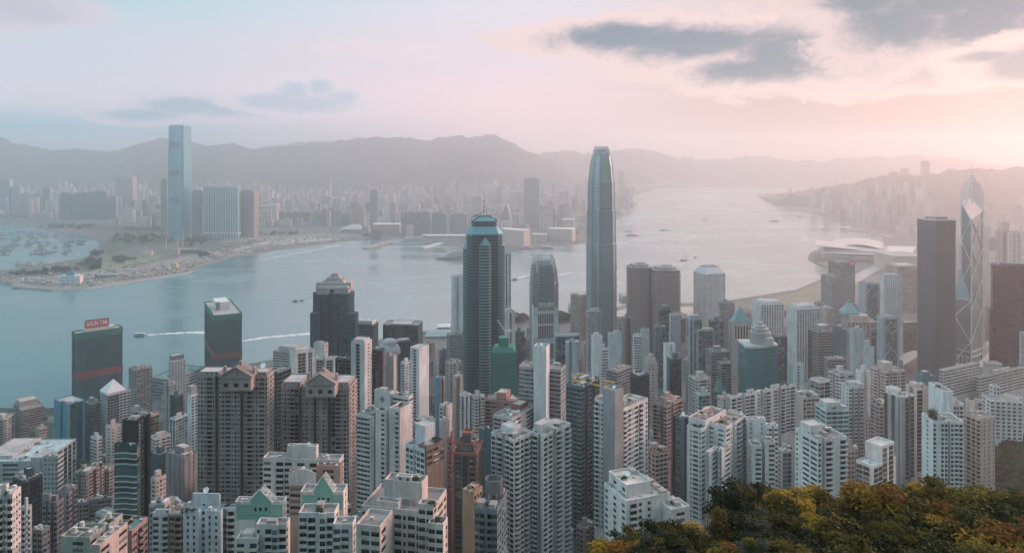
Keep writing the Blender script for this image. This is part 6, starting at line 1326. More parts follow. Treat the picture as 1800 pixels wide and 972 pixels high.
# roads below the dark towers
def strip(name, pts, w, z, m, kind='structure'):
    b = MB(); P = [Vector(p) for p in pts]; L, Rr = [], []
    for i, p in enumerate(P):
        d = (P[min(i + 1, len(P) - 1)] - P[max(i - 1, 0)]).normalized(); n = Vector((-d.y, d.x)) * w / 2; L.append(p + n); Rr.append(p - n)
    b.quads([[(*L[i], z), (*L[i + 1], z), (*Rr[i + 1], z), (*Rr[i], z)] for i in range(len(P) - 1)]); o = b.build(name, [m]); tag(o, kind=kind); return o
strip('road', [PG(*p, 20) for p in ((1555, 655), (1580, 640), (1600, 628), (1618, 622))], 26, 24, gmat('concrete_road', (.30, .28, .27), (.40, .37, .35), .03))
strip('road', [PG(*p, 18) for p in ((1690, 664), (1712, 652), (1735, 640), (1750, 622), (1740, 606))], 16, 24.5, gmat('concrete_road', (.30, .28, .27), (.40, .37, .35), .03))
strip('road', [PG(*p, 4) for p in ((1480, 505), (1530, 475), (1560, 462), (1600, 450))], 40, 4.1, gmat('concrete_road', (.34, .30, .28), (.46, .41, .39), .03))

KOW = [PG(*p) for p in ((-140, 492), (0, 498), (40, 508), (90, 512), (150, 509), (240, 495), (330, 480), (345, 469), (400, 454), (500, 438), (600, 425), (640, 421), (700, 424), (770, 430), (830, 436), (880, 440), (950, 437), (1010, 429), (1036, 425), (1048, 410), (1060, 398), (1092, 384), (1100, 377), (1121, 360), (1105, 348), (1150, 332), (1280, 329), (1440, 329.5))]
KOW = KOW + [(4500, 9300), (4500, 11500), (-9500, 11500), (-9500, 4400)] + [PG(*p) for p in ((-300, 388), (0, 393), (40, 396), (80, 405), (130, 414), (165, 421), (178, 430), (170, 441), (148, 455), (110, 461), (60, 470), (0, 477), (-140, 479))]
sheet('kowloon_ground', KOW, 3.2, M_FILL, skirt=-2)
sheet('district_ground', [PG(*p, 3.2) for p in ((640, 418), (700, 420), (830, 432), (880, 436), (950, 433), (1034, 421), (1046, 408), (1090, 382), (1098, 374), (1118, 359), (1104, 346), (1148, 334), (1148, 332), (900, 329), (500, 329), (-300, 329), (-300, 378), (0, 384), (120, 396), (250, 400), (480, 404), (600, 408))], 3.3, M_CITY)
b = MB(); pts = [PG(*p) for p in ((-140, 493), (0, 499), (40, 509), (90, 513), (150, 510), (240, 496), (335, 481))]; inn = [(x + 4, y + 26) for x, y in pts]
b.quads([[(*pts[i], -1), (*pts[i + 1], -1), (*inn[i + 1], 5.5), (*inn[i], 5.5)] for i in range(6)]); in2 = [(x + 4, y + 12) for x, y in inn]; b.quads([[(*inn[i], 5.5), (*inn[i + 1], 5.5), (*in2[i + 1], 3), (*in2[i], 3)] for i in range(6)])
tag(b.build('seawall', [M_ROCK]), 'pale sloped stone seawall along the tip of the reclaimed land', 'seawall')
for k, (pts, z, m) in enumerate([
    (((20, 505), (120, 506), (200, 498), (320, 478), (350, 463), (440, 444), (470, 436), (380, 440), (300, 455), (240, 470), (120, 482), (30, 488)), 3.42, gmat('pale_earth', (.16, .135, .12), (.31, .25, .225), .02, .95, (.07, .075, .06))),
    (((150, 470), (185, 452), (240, 448), (290, 446), (285, 452), (240, 466), (170, 478)), 3.5, M_GRASS), (((90, 474), (150, 460), (180, 450), (178, 472), (120, 480)), 3.5, M_WOOD),
    (((190, 446), (240, 432), (300, 428), (360, 418), (300, 410), (200, 412), (182, 428)), 3.42, M_WOOD), (((380, 428), (470, 424), (560, 420), (640, 416), (620, 410), (480, 414), (400, 418)), 3.42, gmat('rail_yard_ground', (.14, .14, .135), (.25, .225, .21), .03)),
    (((400, 440), (480, 432), (560, 424), (600, 421), (560, 416), (470, 424)), 3.5, gmat('pale_hardstand', (.28, .25, .24), (.42, .37, .35), .03)), (((110, 400), (260, 412), (300, 404), (200, 396), (60, 392)), 3.42, M_WOOD)]):
    sheet('earth_patch' if m not in (M_WOOD, M_GRASS) else 'scrub_ground', [PG(*p, 3.4) for p in pts], z, m)

def ridge(name, prof, Y0, front, back, seed, amp=.22, n=420, kd=26, narrow=False):
    px = np.linspace(prof[0][0], prof[-1][0], n); py = np.interp(px, [p[0] for p in prof], [p[1] for p in prof]); P = np.zeros((n, kd, 3), np.float32)
    for i in range(n):
        zc = ZY(py[i] - 3.4 * mnoise.noise(Vector((px[i] / 17.0, seed, 0))) - 1.8 * mnoise.noise(Vector((px[i] / 6.0, seed, 3))), Y0); 
        fr_ = front if not narrow else 140 + (front - 140) * min(1, max(0, (px[i] - 1400) / 190)) ** 1.2
        for j in range(kd):
            t = j / (kd - 1); kf = t / .72; Y = Y0 - fr_ * (1 - kf) if t < .72 else Y0 + back * (t - .72) / .28
            s = kf if t < .72 else 1 - ((t - .72) / .28) ** 1.2
            X = GX(px[i], Y0) * (Y / Y0) ** .6
            v = Vector((X / 900.0, Y / 900.0, seed)); nz = mnoise.fractal(v, 1.0, 2.1, 5)
            rid = 1 - abs(mnoise.noise(Vector((X / 520.0, Y / 1500.0, seed + 5)))) * 2
            e = s ** 1.15 if t < .72 else s
            z = zc * e + zc * amp * (nz * .7 + rid * .3 - .15) * min(1, (1 - s) * 3) * (s > 0) * min(1, s * 4)
            z += 26 * mnoise.fractal(Vector((X / 210.0, Y / 210.0, seed)), .8, 2.2, 5) * min(1, s * 3)
            P[i, j] = (X, Y, max(z, -3) if j else -3)
    b = MB(); b.grid(P); o = b.build(name, [M_HILL], smooth=True); tag(o, kind='structure'); return o
ridge('hills', [(-900, 262), (-500, 240), (-200, 250), (-60, 240), (0, 245), (30, 250), (55, 257), (95, 263), (130, 262), (165, 266), (205, 264), (240, 254), (275, 246), (292, 244), (335, 249), (365, 256), (400, 253), (425, 257), (450, 262), (480, 258), (510, 256), (560, 251), (620, 244), (660, 240), (700, 243), (745, 245), (770, 241), (800, 240), (830, 243), (852, 238), (868, 237), (885, 243), (900, 252), (918, 263), (940, 272), (970, 284), (1000, 300), (1040, 330)], 8600, 1500, 1200, 1.3)
ridge('hills', [(780, 300), (860, 282), (920, 276), (950, 270), (985, 266), (1015, 269), (1040, 269), (1075, 265), (1130, 261), (1160, 267), (1195, 277), (1240, 283), (1270, 282), (1310, 277), (1345, 275), (1375, 278), (1400, 283), (1440, 284), (1480, 280), (1540, 276), (1600, 274), (1640, 274), (1690, 281), (1740, 287), (1790, 293), (1900, 290), (2200, 280)], 10800, 1500, 1500, 4.4)
ridge('hills', [(300, 258), (450, 262), (520, 252), (600, 246), (700, 252), (800, 262)], 11200, 1200, 1200, 7.7)
ridge('hills', [(1366, 358), (1385, 350), (1410, 343), (1450, 334), (1500, 322), (1550, 313), (1600, 306), (1650, 303), (1690, 299), (1725, 298), (1755, 301), (1790, 294), (1850, 283), (1950, 262), (2150, 245), (2400, 240)], 5600, 1250, 1600, 9.2, .14, narrow=True)

# ------------------------------------------------------------------ the far shore: named towers first
def ortag(n): return {1: 'first', 2: 'second', 3: 'third', 4: 'fourth', 5: 'fifth', 6: 'sixth', 7: 'seventh', 8: 'eighth', 9: 'ninth', 10: 'tenth', 11: 'eleventh', 12: 'twelfth', 13: 'thirteenth', 14: 'fourteenth', 15: 'fifteenth', 16: 'sixteenth', 17: 'seventeenth', 18: 'eighteenth', 19: 'nineteenth', 20: 'twentieth'}.get(n, '%dth' % n)
FOOT = []   # taken ground on the far shore
def fbox(name, label, cat, xl, xr, yt, Y, th, col, gl=(.10, .15, .17), d=None, roof=True, fm=None, base=3.2, group=None, bw=3.2, ww=.6, lit=None, wh=.5):
    t = R(th); w = (xr - xl) / F * Y; d = d or max(18, w * .5); ct, st = abs(math.cos(t)), abs(math.sin(t)); k = max(.25, (w - d * st) / (w * ct) if ct > .1 else 1); w2 = max(8, w * k)
    X = GX((xl + xr) / 2, Y); root = thing(name, label, cat, (X, Y, base), t, group); z1 = ZY(yt, Y) - base; m = MB(); fm = fm or farwall(col, gl, bw=bw, ww=ww, wh=wh)
    m.prism([(-w2 / 2, -d / 2), (w2 / 2, -d / 2), (w2 / 2, d / 2), (-w2 / 2, d / 2)], 0, z1, 0, 1); m.build('wall', [fm, roofmat((.36, .34, .33))], root, uv=True)
    if roof: m = MB(); m.box(-w2 * .3, w2 * .3, -d * .3, d * .3, z1 + .05, z1 + 5); m.build('plant_room', [wall(tuple(c * .9 for c in col))], root)
    FOOT.append((X, Y, max(w, d) * .6)); return root, w2, d, z1
FT = (.19, .23, .245); FW = (.44, .43, .42); FP = (.50, .42, .39); FD = (.11, .15, .165)
def icc():
    Y = 3450; X = GX(310.5, Y); w = 43; root = thing('skyscraper', 'tallest tapering pale-blue glass skyscraper on the far shore, flared at its foot', 'skyscraper', (X, Y + 30, 3.2), R(-14)); m = MB(); zs = []
    def sq(k, c=.16): 
        a = w * k; return [(-a, -a * .78 + a * c), (-a + a * c, -a * .78), (a - a * c, -a * .78), (a, -a * .78 + a * c), (a, a * .78), (-a, a * .78)]
    st = [(430, 1.02), (412, .93), (395, .935), (375, .955), (305, .955), (222, .89)]
    for (y0, k0), (y1, k1) in zip(st, st[1:]): m.prism(sq(k0), ZY(y0, Y) - 3.2, ZY(y1, Y) - 3.2, 0, top=sq(k1))
    m.build('wall', [farwall((.15, .33, .39), (.09, .27, .33), 40, 4.2, 1.01, .75, 'icc', .45)], root, uv=True)
    for yy in (257, 306, 354): m = MB(); q = inset(sq(.94), -.8); z = ZY(yy, Y) - 3.2; 
    for yy, k in ((257, .92), (306, .955), (354, .955)):
        m = MB(); z = ZY(yy, Y) - 3.2; a = w * k
        for i in range(6): m.box(-a * .62, a * .62, -a * .78 - 1.6, -a * .78 + .5, z - 8 + i * 4.4, z - 8 + i * 4.4 + 3, 0, True)
        m.build('louvre_panel', [plain((.045, .10, .12), .7, 0, 'louvre')], root)
    m = MB(); k = sq(.885); m.prism(inset(k, 3), ZY(222, Y) - 3.2, ZY(220, Y) - 3.2); m.build('roof', [wall((.35, .42, .44))], root); FOOT.append((X, Y + 30, 60))
icc()
SLABS = [  # xl, xr, yt, Y, th, colour, label
 ('shore_tower', 284, 295, 316, 3620, 0, FT, 'dark slim slab tower touching the left side of the tallest far glass skyscraper'),
 ('shore_tower', 339, 358, 336, 3650, 0, (.16, .21, .22), 'dark slab tower left of the wide stilted glass slab on the far shore'),
 ('shore_tower', 424, 453, 336, 3560, -12, (.30, .23, .22), 'brownish twin-bay tower right of the wide stilted glass slab'),
 ('shore_tower', 651, 664, 335, 3900, 0, (.22, .27, .28), 'slim dark tower rising alone above the far shore left of the four harbour blocks'),
 ('shore_tower', 706, 731, 373, 3600, 0, (.20, .26, .27), 'dark harbour block, first from the left in the row of four by the piers'),
 ('shore_tower', 733, 757, 372, 3620, 0, (.21, .26, .27), 'dark harbour block, second from the left in the row of four by the piers'),
 ('shore_tower', 760, 785, 374, 3580, 0, (.20, .26, .275), 'dark harbour block, third from the left in the row of four by the piers'),
 ('shore_tower', 792, 822, 375, 3560, 0, (.23, .28, .29), 'dark harbour block, rightmost in the row of four by the piers'),
 ('shore_tower', 829, 851, 346, 3950, -20, (.42, .36, .34), 'tall pinkish tower with a sunlit right face left of the needle mast'),
 ('shore_tower', 921, 949, 314, 3900, -6, (.32, .335, .345), 'tall broad pale hotel tower standing clear above the far shore'),
 ('shore_tower', 964, 972, 354, 3860, 0, (.46, .38, .35), 'slim pink tower right of the broad pale hotel tower'),
 ('shore_tower', 950, 968, 371, 3600, 0, (.46, .46, .47), 'white-framed dark-striped tower in front of the slim pink tower'),
 ('shore_tower', 1086, 1096, 301, 6100, 0, (.40, .37, .37), 'faint tall tower emerging behind the tallest clawed skyscraper'),
 ('shore_tower', 1095, 1107, 332, 5900, 0, (.36, .34, .35), 'faint square tower at the far water edge right of the tallest clawed skyscraper'),
 ('shore_tower', 571, 580, 309, 5600, 0, (.24, .27, .28), 'single dark slim tower far back over the middle of the far shore'),
 ('shore_tower', 208, 237, 311, 5200, 0, (.36, .34, .35), 'broad pinkish slab pair far back left of the tallest far glass skyscraper'),
]
for i, (x, w_) in enumerate([(107, 19), (127, 18), (146, 18), (164, 27), (192, 14)]):
    SLABS.append(('shore_tower', x, x + w_, [340, 341, 339, 337, 346][i], 4500, [0, 4, 0, -4, 0][i], (.17, .215, .225), 'dark housing slab, %s from the left in the dark terrace beyond the moored barges' % ortag(i + 1)))
for i, x in enumerate((491, 503, 515, 527, 535)):
    SLABS.append(('shore_tower', x, x + 11, 373 + i % 2, 4150, 0, (.17, .215, .225), 'dark block, %s from left in the short dark row right of the brownish tower' % ortag(i + 1)))
for i, x in enumerate((553, 565, 577, 590, 603)):
    SLABS.append(('shore_tower', x, x + 12, [372, 368, 366, 371, 376][i], 4100, 0, (.20, .245, .255), 'dark block, %s from the left in the dark cluster left of the pale tent-roofed hall' % ortag(i + 1)))
for i, (x, w_, yt) in enumerate(((0, 20, 316), (22, 16, 328), (40, 14, 340), (58, 18, 341), (76, 14, 330))):
    SLABS.append(('shore_tower', x, x + w_, yt, 4800, 0, (.30, .33, .34), 'hazy grey tower, %s from the left edge beyond the moored barges' % ortag(i + 1)))
for n_, xl, xr, yt, Y, th, c, lab in SLABS: fbox(n_, lab, 'tower', xl, xr, yt, Y, th, c)
def stilted():
    Y = 3500; root, w, d, z1 = fbox('shore_tower', 'wide blue-green glass slab with white vertical lines standing on stilts', 'apartment slab', 359, 421, 329, Y, -3, (.16, .33, .36), (.10, .26, .29), d=28, roof=False, fm=farwall((.18, .36, .39), (.10, .27, .30), 5, 3.3, .8, .7, 'hs', .3))
    m = MB()
    for k in range(15): x = -w / 2 + w * k / 14; m.box(x - .9, x + .9, -d / 2 - 1.4, -d / 2 + .1, 30, z1 + (7 if k > 9 else 3))
    m.build('white_pier', [WH], root); m = MB(); m.box(-w / 2 - 2, w / 2 + 4, -d / 2 - 4, d / 2, 22, 30, 0, True); m.build('podium_beam', [plain((.52, .53, .53), .6)], root); m = MB()
    for k in range(9): x = -w / 2 + w * (k + 3.5) / 12; m.box(x - 1.2, x + 1.2, -d / 2 - 4, -d / 2 - 1.6, 0, 22)
    m.build('stilt', [WH], root); m = MB(); m.box(-w / 2 - 1, w / 2 + 1, -d / 2 - 1, d / 2, z1 + 4, z1 + 7, 0, True); m.build('roof_beam', [plain((.40, .50, .52), .5)], root)
stilted()
def crescent():
    Y = 3800; root = thing('shore_tower', 'curved sail-shaped glass tower with a pale leaning right edge', 'office tower', (GX(888, Y), Y, 3.2), 0); m = MB(); n = 10; prof = []
    for k in range(n + 1):
        f = k / n; z = 4 + (ZY(359, Y) - 4) * f; prof.append((GX(880 + 12 * max(0, f - .4) ** 1.6 / .6, Y), GX(897 - 6 * max(0, f - .35) ** 1.5 / .5, Y), z - 3.2))
    X0 = GX(888, Y)
    for (a0, b0, z0), (a1, b1, z1) in zip(prof, prof[1:]):
        m.quads([[(a0 - X0, 0, z0), (b0 - X0, 0, z0), (b1 - X0, 0, z1), (a1 - X0, 0, z1)]], 0); m.quads([[(b0 - X0, 0, z0), (b0 - X0 + 10, 22, z0), (b1 - X0 + 10, 22, z1), (b1 - X0, 0, z1)]], 1)
        m.quads([[(a0 - X0, 22, z0), (a0 - X0, 0, z0), (a1 - X0, 0, z1), (a1 - X0, 22, z1)]], 0)
    a, b_, z = prof[-1]; m.poly([(a - X0, 0, z), (b_ - X0, 0, z), (b_ - X0 + 10, 22, z), (a - X0, 22, z)], 1); m.build('wall', [wall((.24, .27, .28)), wall((.50, .48, .48))], root); FOOT.append((X0, Y, 40))
crescent()
for a in [('waterfront_hall', 'long low hall with a sunlit orange end left of the row of ferries', 'hall', 884, 932, 404, 3250, -28, (.50, .38, .33), 60), ('waterfront_hall', 'stepped waterfront cultural hall with a sunlit right end by the point', 'hall', 962, 1012, 402, 3420, -20, (.46, .40, .37), 60), ('waterfront_hall', 'orange-bayed low station hall behind the long finger pier', 'hall', 655, 706, 394, 3720, -4, (.46, .33, .28), 70),
          ('waterfront_hall', 'pale low block between the tall hotel tower and the cultural hall', 'hall', 935, 963, 412, 3400, -8, (.44, .39, .37), 50), ('waterfront_hall', 'square pink block above the stepped cultural hall', 'hall', 988, 1010, 386, 3600, -8, (.48, .40, .38), 40), ('waterfront_hall', 'low flat shopping block in front of the four dark harbour blocks', 'hall', 742, 826, 414, 3380, 0, (.33, .34, .34), 50),
          ('waterfront_hall', 'wide low building right of the banded skyscraper mast on the far shore', 'hall', 882, 898, 402, 3340, -6, (.42, .38, .37), 40), ('waterfront_hall', 'pinkish white cube block right of the brownish twin-bay tower', 'hall', 477, 492, 360, 4300, -16, (.52, .44, .42), 40), ('waterfront_hall', 'pale low slab behind the pinkish white cube block', 'hall', 455, 478, 362, 4400, 0, (.40, .40, .41), 40),
          ('tent_hall', 'pale hall under a broad tent roof by the far shore', 'hall', 604, 640, 402, 3750, 0, (.36, .40, .41), 60)]:
    n_, lab, cat, xl, xr, yt, Y, th, c, d = a; r, w, d, z1 = fbox(n_, lab, cat, xl, xr, yt, Y, th, c, d=d, roof=False, wh=.4)
    if n_ == 'tent_hall': m = MB(); m.prism([(-w * .65, -d * .65), (w * .65, -d * .65), (w * .65, d * .65), (-w * .65, d * .65)], z1, z1 + 22, 0, top=[(-5, -3), (5, -3), (5, 3), (-5, 3)], bottom=True); m.build('tent_roof', [plain((.50, .47, .45), .7)], r)
    else: m = MB(); m.box(-w / 2 - 1, w / 2 + 1, -d / 2 - 1, d / 2 + 1, z1, z1 + 2.5, 0, True); m.build('roof', [plain((.56, .52, .50), .7)], r)
# ventilation building, sheds and cranes on the reclaimed land
def vent():
    x, y = PG(118, 503); root = thing('vent_building', 'blue and white stepped ventilation building at the tip of the reclaimed land', 'utility building', (x, y + 25, 3.4), R(8)); m = MB(); m.box(-26, 16, -16, 16, 0, 26); m.build('wall', [farwall((.50, .58, .62), (.10, .22, .30), 3.4, 9, .55, .75, 'vent')], root, uv=True); m = MB(); m.box(16.2, 27, -12, 14, 0, 24); m.build('annexe', [wall((.56, .52, .49))], root); m = MB(); m.prism([(-14, -12), (12, -12), (12, 12), (-14, 12)], 26, 36, 0, top=[(-9, -8), (8, -8), (8, 8), (-9, 8)]); m.prism([(-6, -6), (5, -6), (5, 6), (-6, 6)], 36, 44, 0, top=[(-2, -2), (2, -2), (2, 2), (-2, 2)]); m.build('roof', [plain((.06, .17, .24), .5, 0, 'blue_roof')], root)
vent()
for xl, xr, py, h, c, lab in ((170, 206, 489, 12, (.10, .17, .19), 'long dark low shed on the reclaimed land'), (56, 82, 491, 5, (.55, .46, .43), 'pale pink low shed near the seawall tip'), (250, 268, 449, 14, (.62, .52, .48), 'white open stand facing the typhoon basin road'), (300, 312, 472, 20, (.55, .40, .14), 'yellow batching plant by the shore bend'), (290, 299, 476, 12, (.35, .45, .52), 'blue-grey silo block left of the yellow plant'), (222, 238, 476, 6, (.45, .45, .45), 'low pale site office row behind the dark shed'), (92, 100, 478, 6, (.58, .55, .52), 'tiny white hut beside the scrub'), (436, 456, 424, 10, (.42, .30, .26), 'low reddish podium at the foot of the brownish twin-bay tower'), (552, 580, 416, 12, (.50, .47, .45), 'pale ferry shed on the near end of the far quay'), (590, 606, 414, 8, (.50, .47, .45), 'small pale quay shed left of the tent-roofed hall'), (318, 345, 445, 16, (.05, .16, .13), 'green netted podium below the tallest far glass skyscraper'), (303, 316, 447, 22, (.48, .40, .36), 'unfinished pinkish concrete frame beside the green netted podium')):
    Y = YG(py, 3.4); fbox('site_building', lab, 'site building', xl, xr, HY + (H - 3.4 - h) * F / Y, Y + 10, 6, c, d=20, roof=False, wh=.35)
def tcrane(px, py, h, jl, jr, lab):
    x, y = PG(px, py, 3.4); r = thing('tower_crane', lab, 'crane', (x, y, 3.4), 0); c = plain((.50, .30, .22), .5, 0, 'crane_paint'); m = MB(); m.box(-1.4, 1.4, -1.4, 1.4, 0, h); m.build('mast', [c], r); m = MB(); m.tube((jl, 0, h + 1), (jr, 0, h + 3), 1.1, 4); m.tube((0, 0, h), (0, 0, h + 9), .7, 4); m.tube((0, 0, h + 9), (jr * .7, 0, h + 2.7), .3, 4); m.tube((0, 0, h + 9), (jl * .8, 0, h + 1), .3, 4); m.build('jib', [c], r)
tcrane(292, 440, 62, -60, 14, 'orange tower crane left of the tallest far glass skyscraper'); tcrane(322, 436, 66, -22, 60, 'orange tower crane right of the tallest far glass skyscraper'); tcrane(312, 452, 62, -12, 26, 'short orange tower crane in front of the tallest far glass skyscraper')

# ------------------------------------------------------------------ the far city: 270 largest blocks as things, the rest one mass
def pip(x, y, poly):
    c = False; j = len(poly) - 1
    for i in range(len(poly)):
        xi, yi = poly[i]; xj, yj = poly[j]
        if (yi > y) != (yj > y) and x < (xj - xi) * (y - yi) / (yj - yi) + xi: c = not c
        j = i
    return c
FCOL = [farwall(c, g) for c, g in (((.40, .385, .38), (.15, .17, .18)), ((.46, .41, .395), (.17, .18, .18)), ((.33, .335, .34), (.12, .15, .16)), ((.52, .47, .45), (.18, .18, .18)), ((.15, .185, .195), (.06, .09, .10)), ((.43, .36, .34), (.15, .15, .15)), ((.50, .50, .50), (.17, .19, .2)))]
FNAM = ['pale grey', 'pinkish', 'mid grey', 'cream', 'dark grey', 'salmon', 'whitish']
FROOF = roofmat((.40, .38, .37))
LMK = [(0, 'the left edge'), (100, 'the moored barges'), (200, 'the dark terrace'), (311, 'the flared glass skyscraper'), (390, 'the stilted glass slab'), (438, 'the brownish twin-bay tower'), (520, 'the short dark row'), (575, 'the lone far dark tower'), (657, 'the slim dark shore tower'), (720, 'the first harbour block'), (807, 'the last harbour block'), (888, 'the sail-shaped tower'), (935, 'the broad hotel tower'), (985, 'the cultural hall'), (1060, 'the tallest clawed skyscraper'), (1100, 'the far water edge')]
def far_city():
    rng = random.Random(11); cand = []
    tries = 0
    while len(cand) < 1750 and tries < 60000:
        tries += 1; Y = 3400 + 4700 * rng.random() ** .8; px = rng.uniform(-60, 1120); X = GX(px, Y)
        if px < 640 and Y < 3950 + 350 * max(0, (330 - px) / 330): continue
        if px < 190 and Y < 4450: continue
        if not pip(X, Y, KOW) or not pip(X, Y - 40, KOW): continue
        w = rng.uniform(16, 30) if rng.random() < .55 else rng.uniform(30, 62); d = rng.uniform(14, 26)
        if any((X - fx) ** 2 + (Y - fy) ** 2 < (fr + w * .6) ** 2 for fx, fy, fr in FOOT): continue
        if any((X - c[0]) ** 2 + (Y - c[1]) ** 2 < (w * .55 + c[2] * .55) ** 2 for c in cand[-900:]): continue
        clus = mnoise.noise(Vector((X / 420, Y / 420, 2))); hgt = rng.uniform(22, 48) if rng.random() < .55 - clus * .6 else rng.uniform(55, 125)
        if px > 640 and Y < 3800: hgt = min(hgt, 60)
        lim = 300 if Y > 6000 else 330
        hgt = min(hgt, ZY(rng.uniform(300, 350) if Y > 5200 else rng.uniform(325, 365), Y) if rng.random() < .9 else hgt)
        if hgt < 12: hgt = rng.uniform(14, 30)
        cand.append((X, Y, w, d, hgt, px, rng.randrange(7), R(rng.choice([0, 8, -8, 20, -25]) + rng.uniform(-5, 5))))
    cand.sort(key=lambda c: -(c[2] * c[4] / c[1] ** 2))
    big, rest = cand[:265], cand[265:]
    meshes = {}
    def bmesh_(ci, hi):
        k = (ci, hi)
        if k not in meshes:
            m = MB(); h = [30, 60, 90, 110][hi]; m.prism([(-10, -9), (10, -9), (10, 9), (-10, 9)], 0, h, 0, 1); m.box(-4, 3, -4, 4, h, h + 4, 0); 
            if hi > 1: m.box(-10.8, -6, -3, 3, 0, h - 1, 0); m.box(6, 10.8, -4, 2, 0, h - 1, 0)
            meshes[k] = (m.build('tower_block', [FCOL[ci], FROOF], uv=True, mesh_only=True), h)
        return meshes[k]
    rows = {}
    for c in big:
        row = 0 if c[1] < 4300 else 1 if c[1] < 5300 else 2
        lx, lt = min(LMK, key=lambda l: abs(l[0] - c[5])); side = 'right' if c[5] >= lx else 'left'; rows.setdefault((row, lt, side), []).append((abs(c[5] - lx), c))
    RN = ['shore rows', 'middle rows', 'back rows']
    for (row, lt, side), L in rows.items():
        L.sort(key=lambda q: q[0])
        for n, (_, c) in enumerate(L):
            X, Y, w, d, h, px, ci, a = c; hi = 0 if h < 45 else 1 if h < 75 else 2 if h < 100 else 3
            me, hh = bmesh_(ci, hi); o = inst('tower_block', me, None, (X, Y, 3.2), a, (w / 20, d / 18, h / hh))
            rel = ('just %s of ' % side if n == 0 else '%s %s of ' % (ortag(n + 1), side))
            tag(o, 'hazy %s %s block, %s%s, %s' % (FNAM[ci], ['low', 'mid-height', 'tall', 'lofty'][hi], rel, lt, RN[row]), 'tower block', 'hazy blocks of the far city')
    m = MB(); mats = FCOL + [FROOF]
    for X, Y, w, d, h, px, ci, a in rest:
        c, s = math.cos(a), math.sin(a); m.prism([(X + x * c - y * s, Y + x * s + y * c) for x, y in ((-w / 2, -d / 2), (w / 2, -d / 2), (w / 2, d / 2), (-w / 2, d / 2))], 3.2, 3.2 + h, ci, 7)
    o = m.build('far_city', mats, uv=True); tag(o, 'hazy mass of small blocks filling the far city below the hills', 'far city', kind='stuff')
far_city()

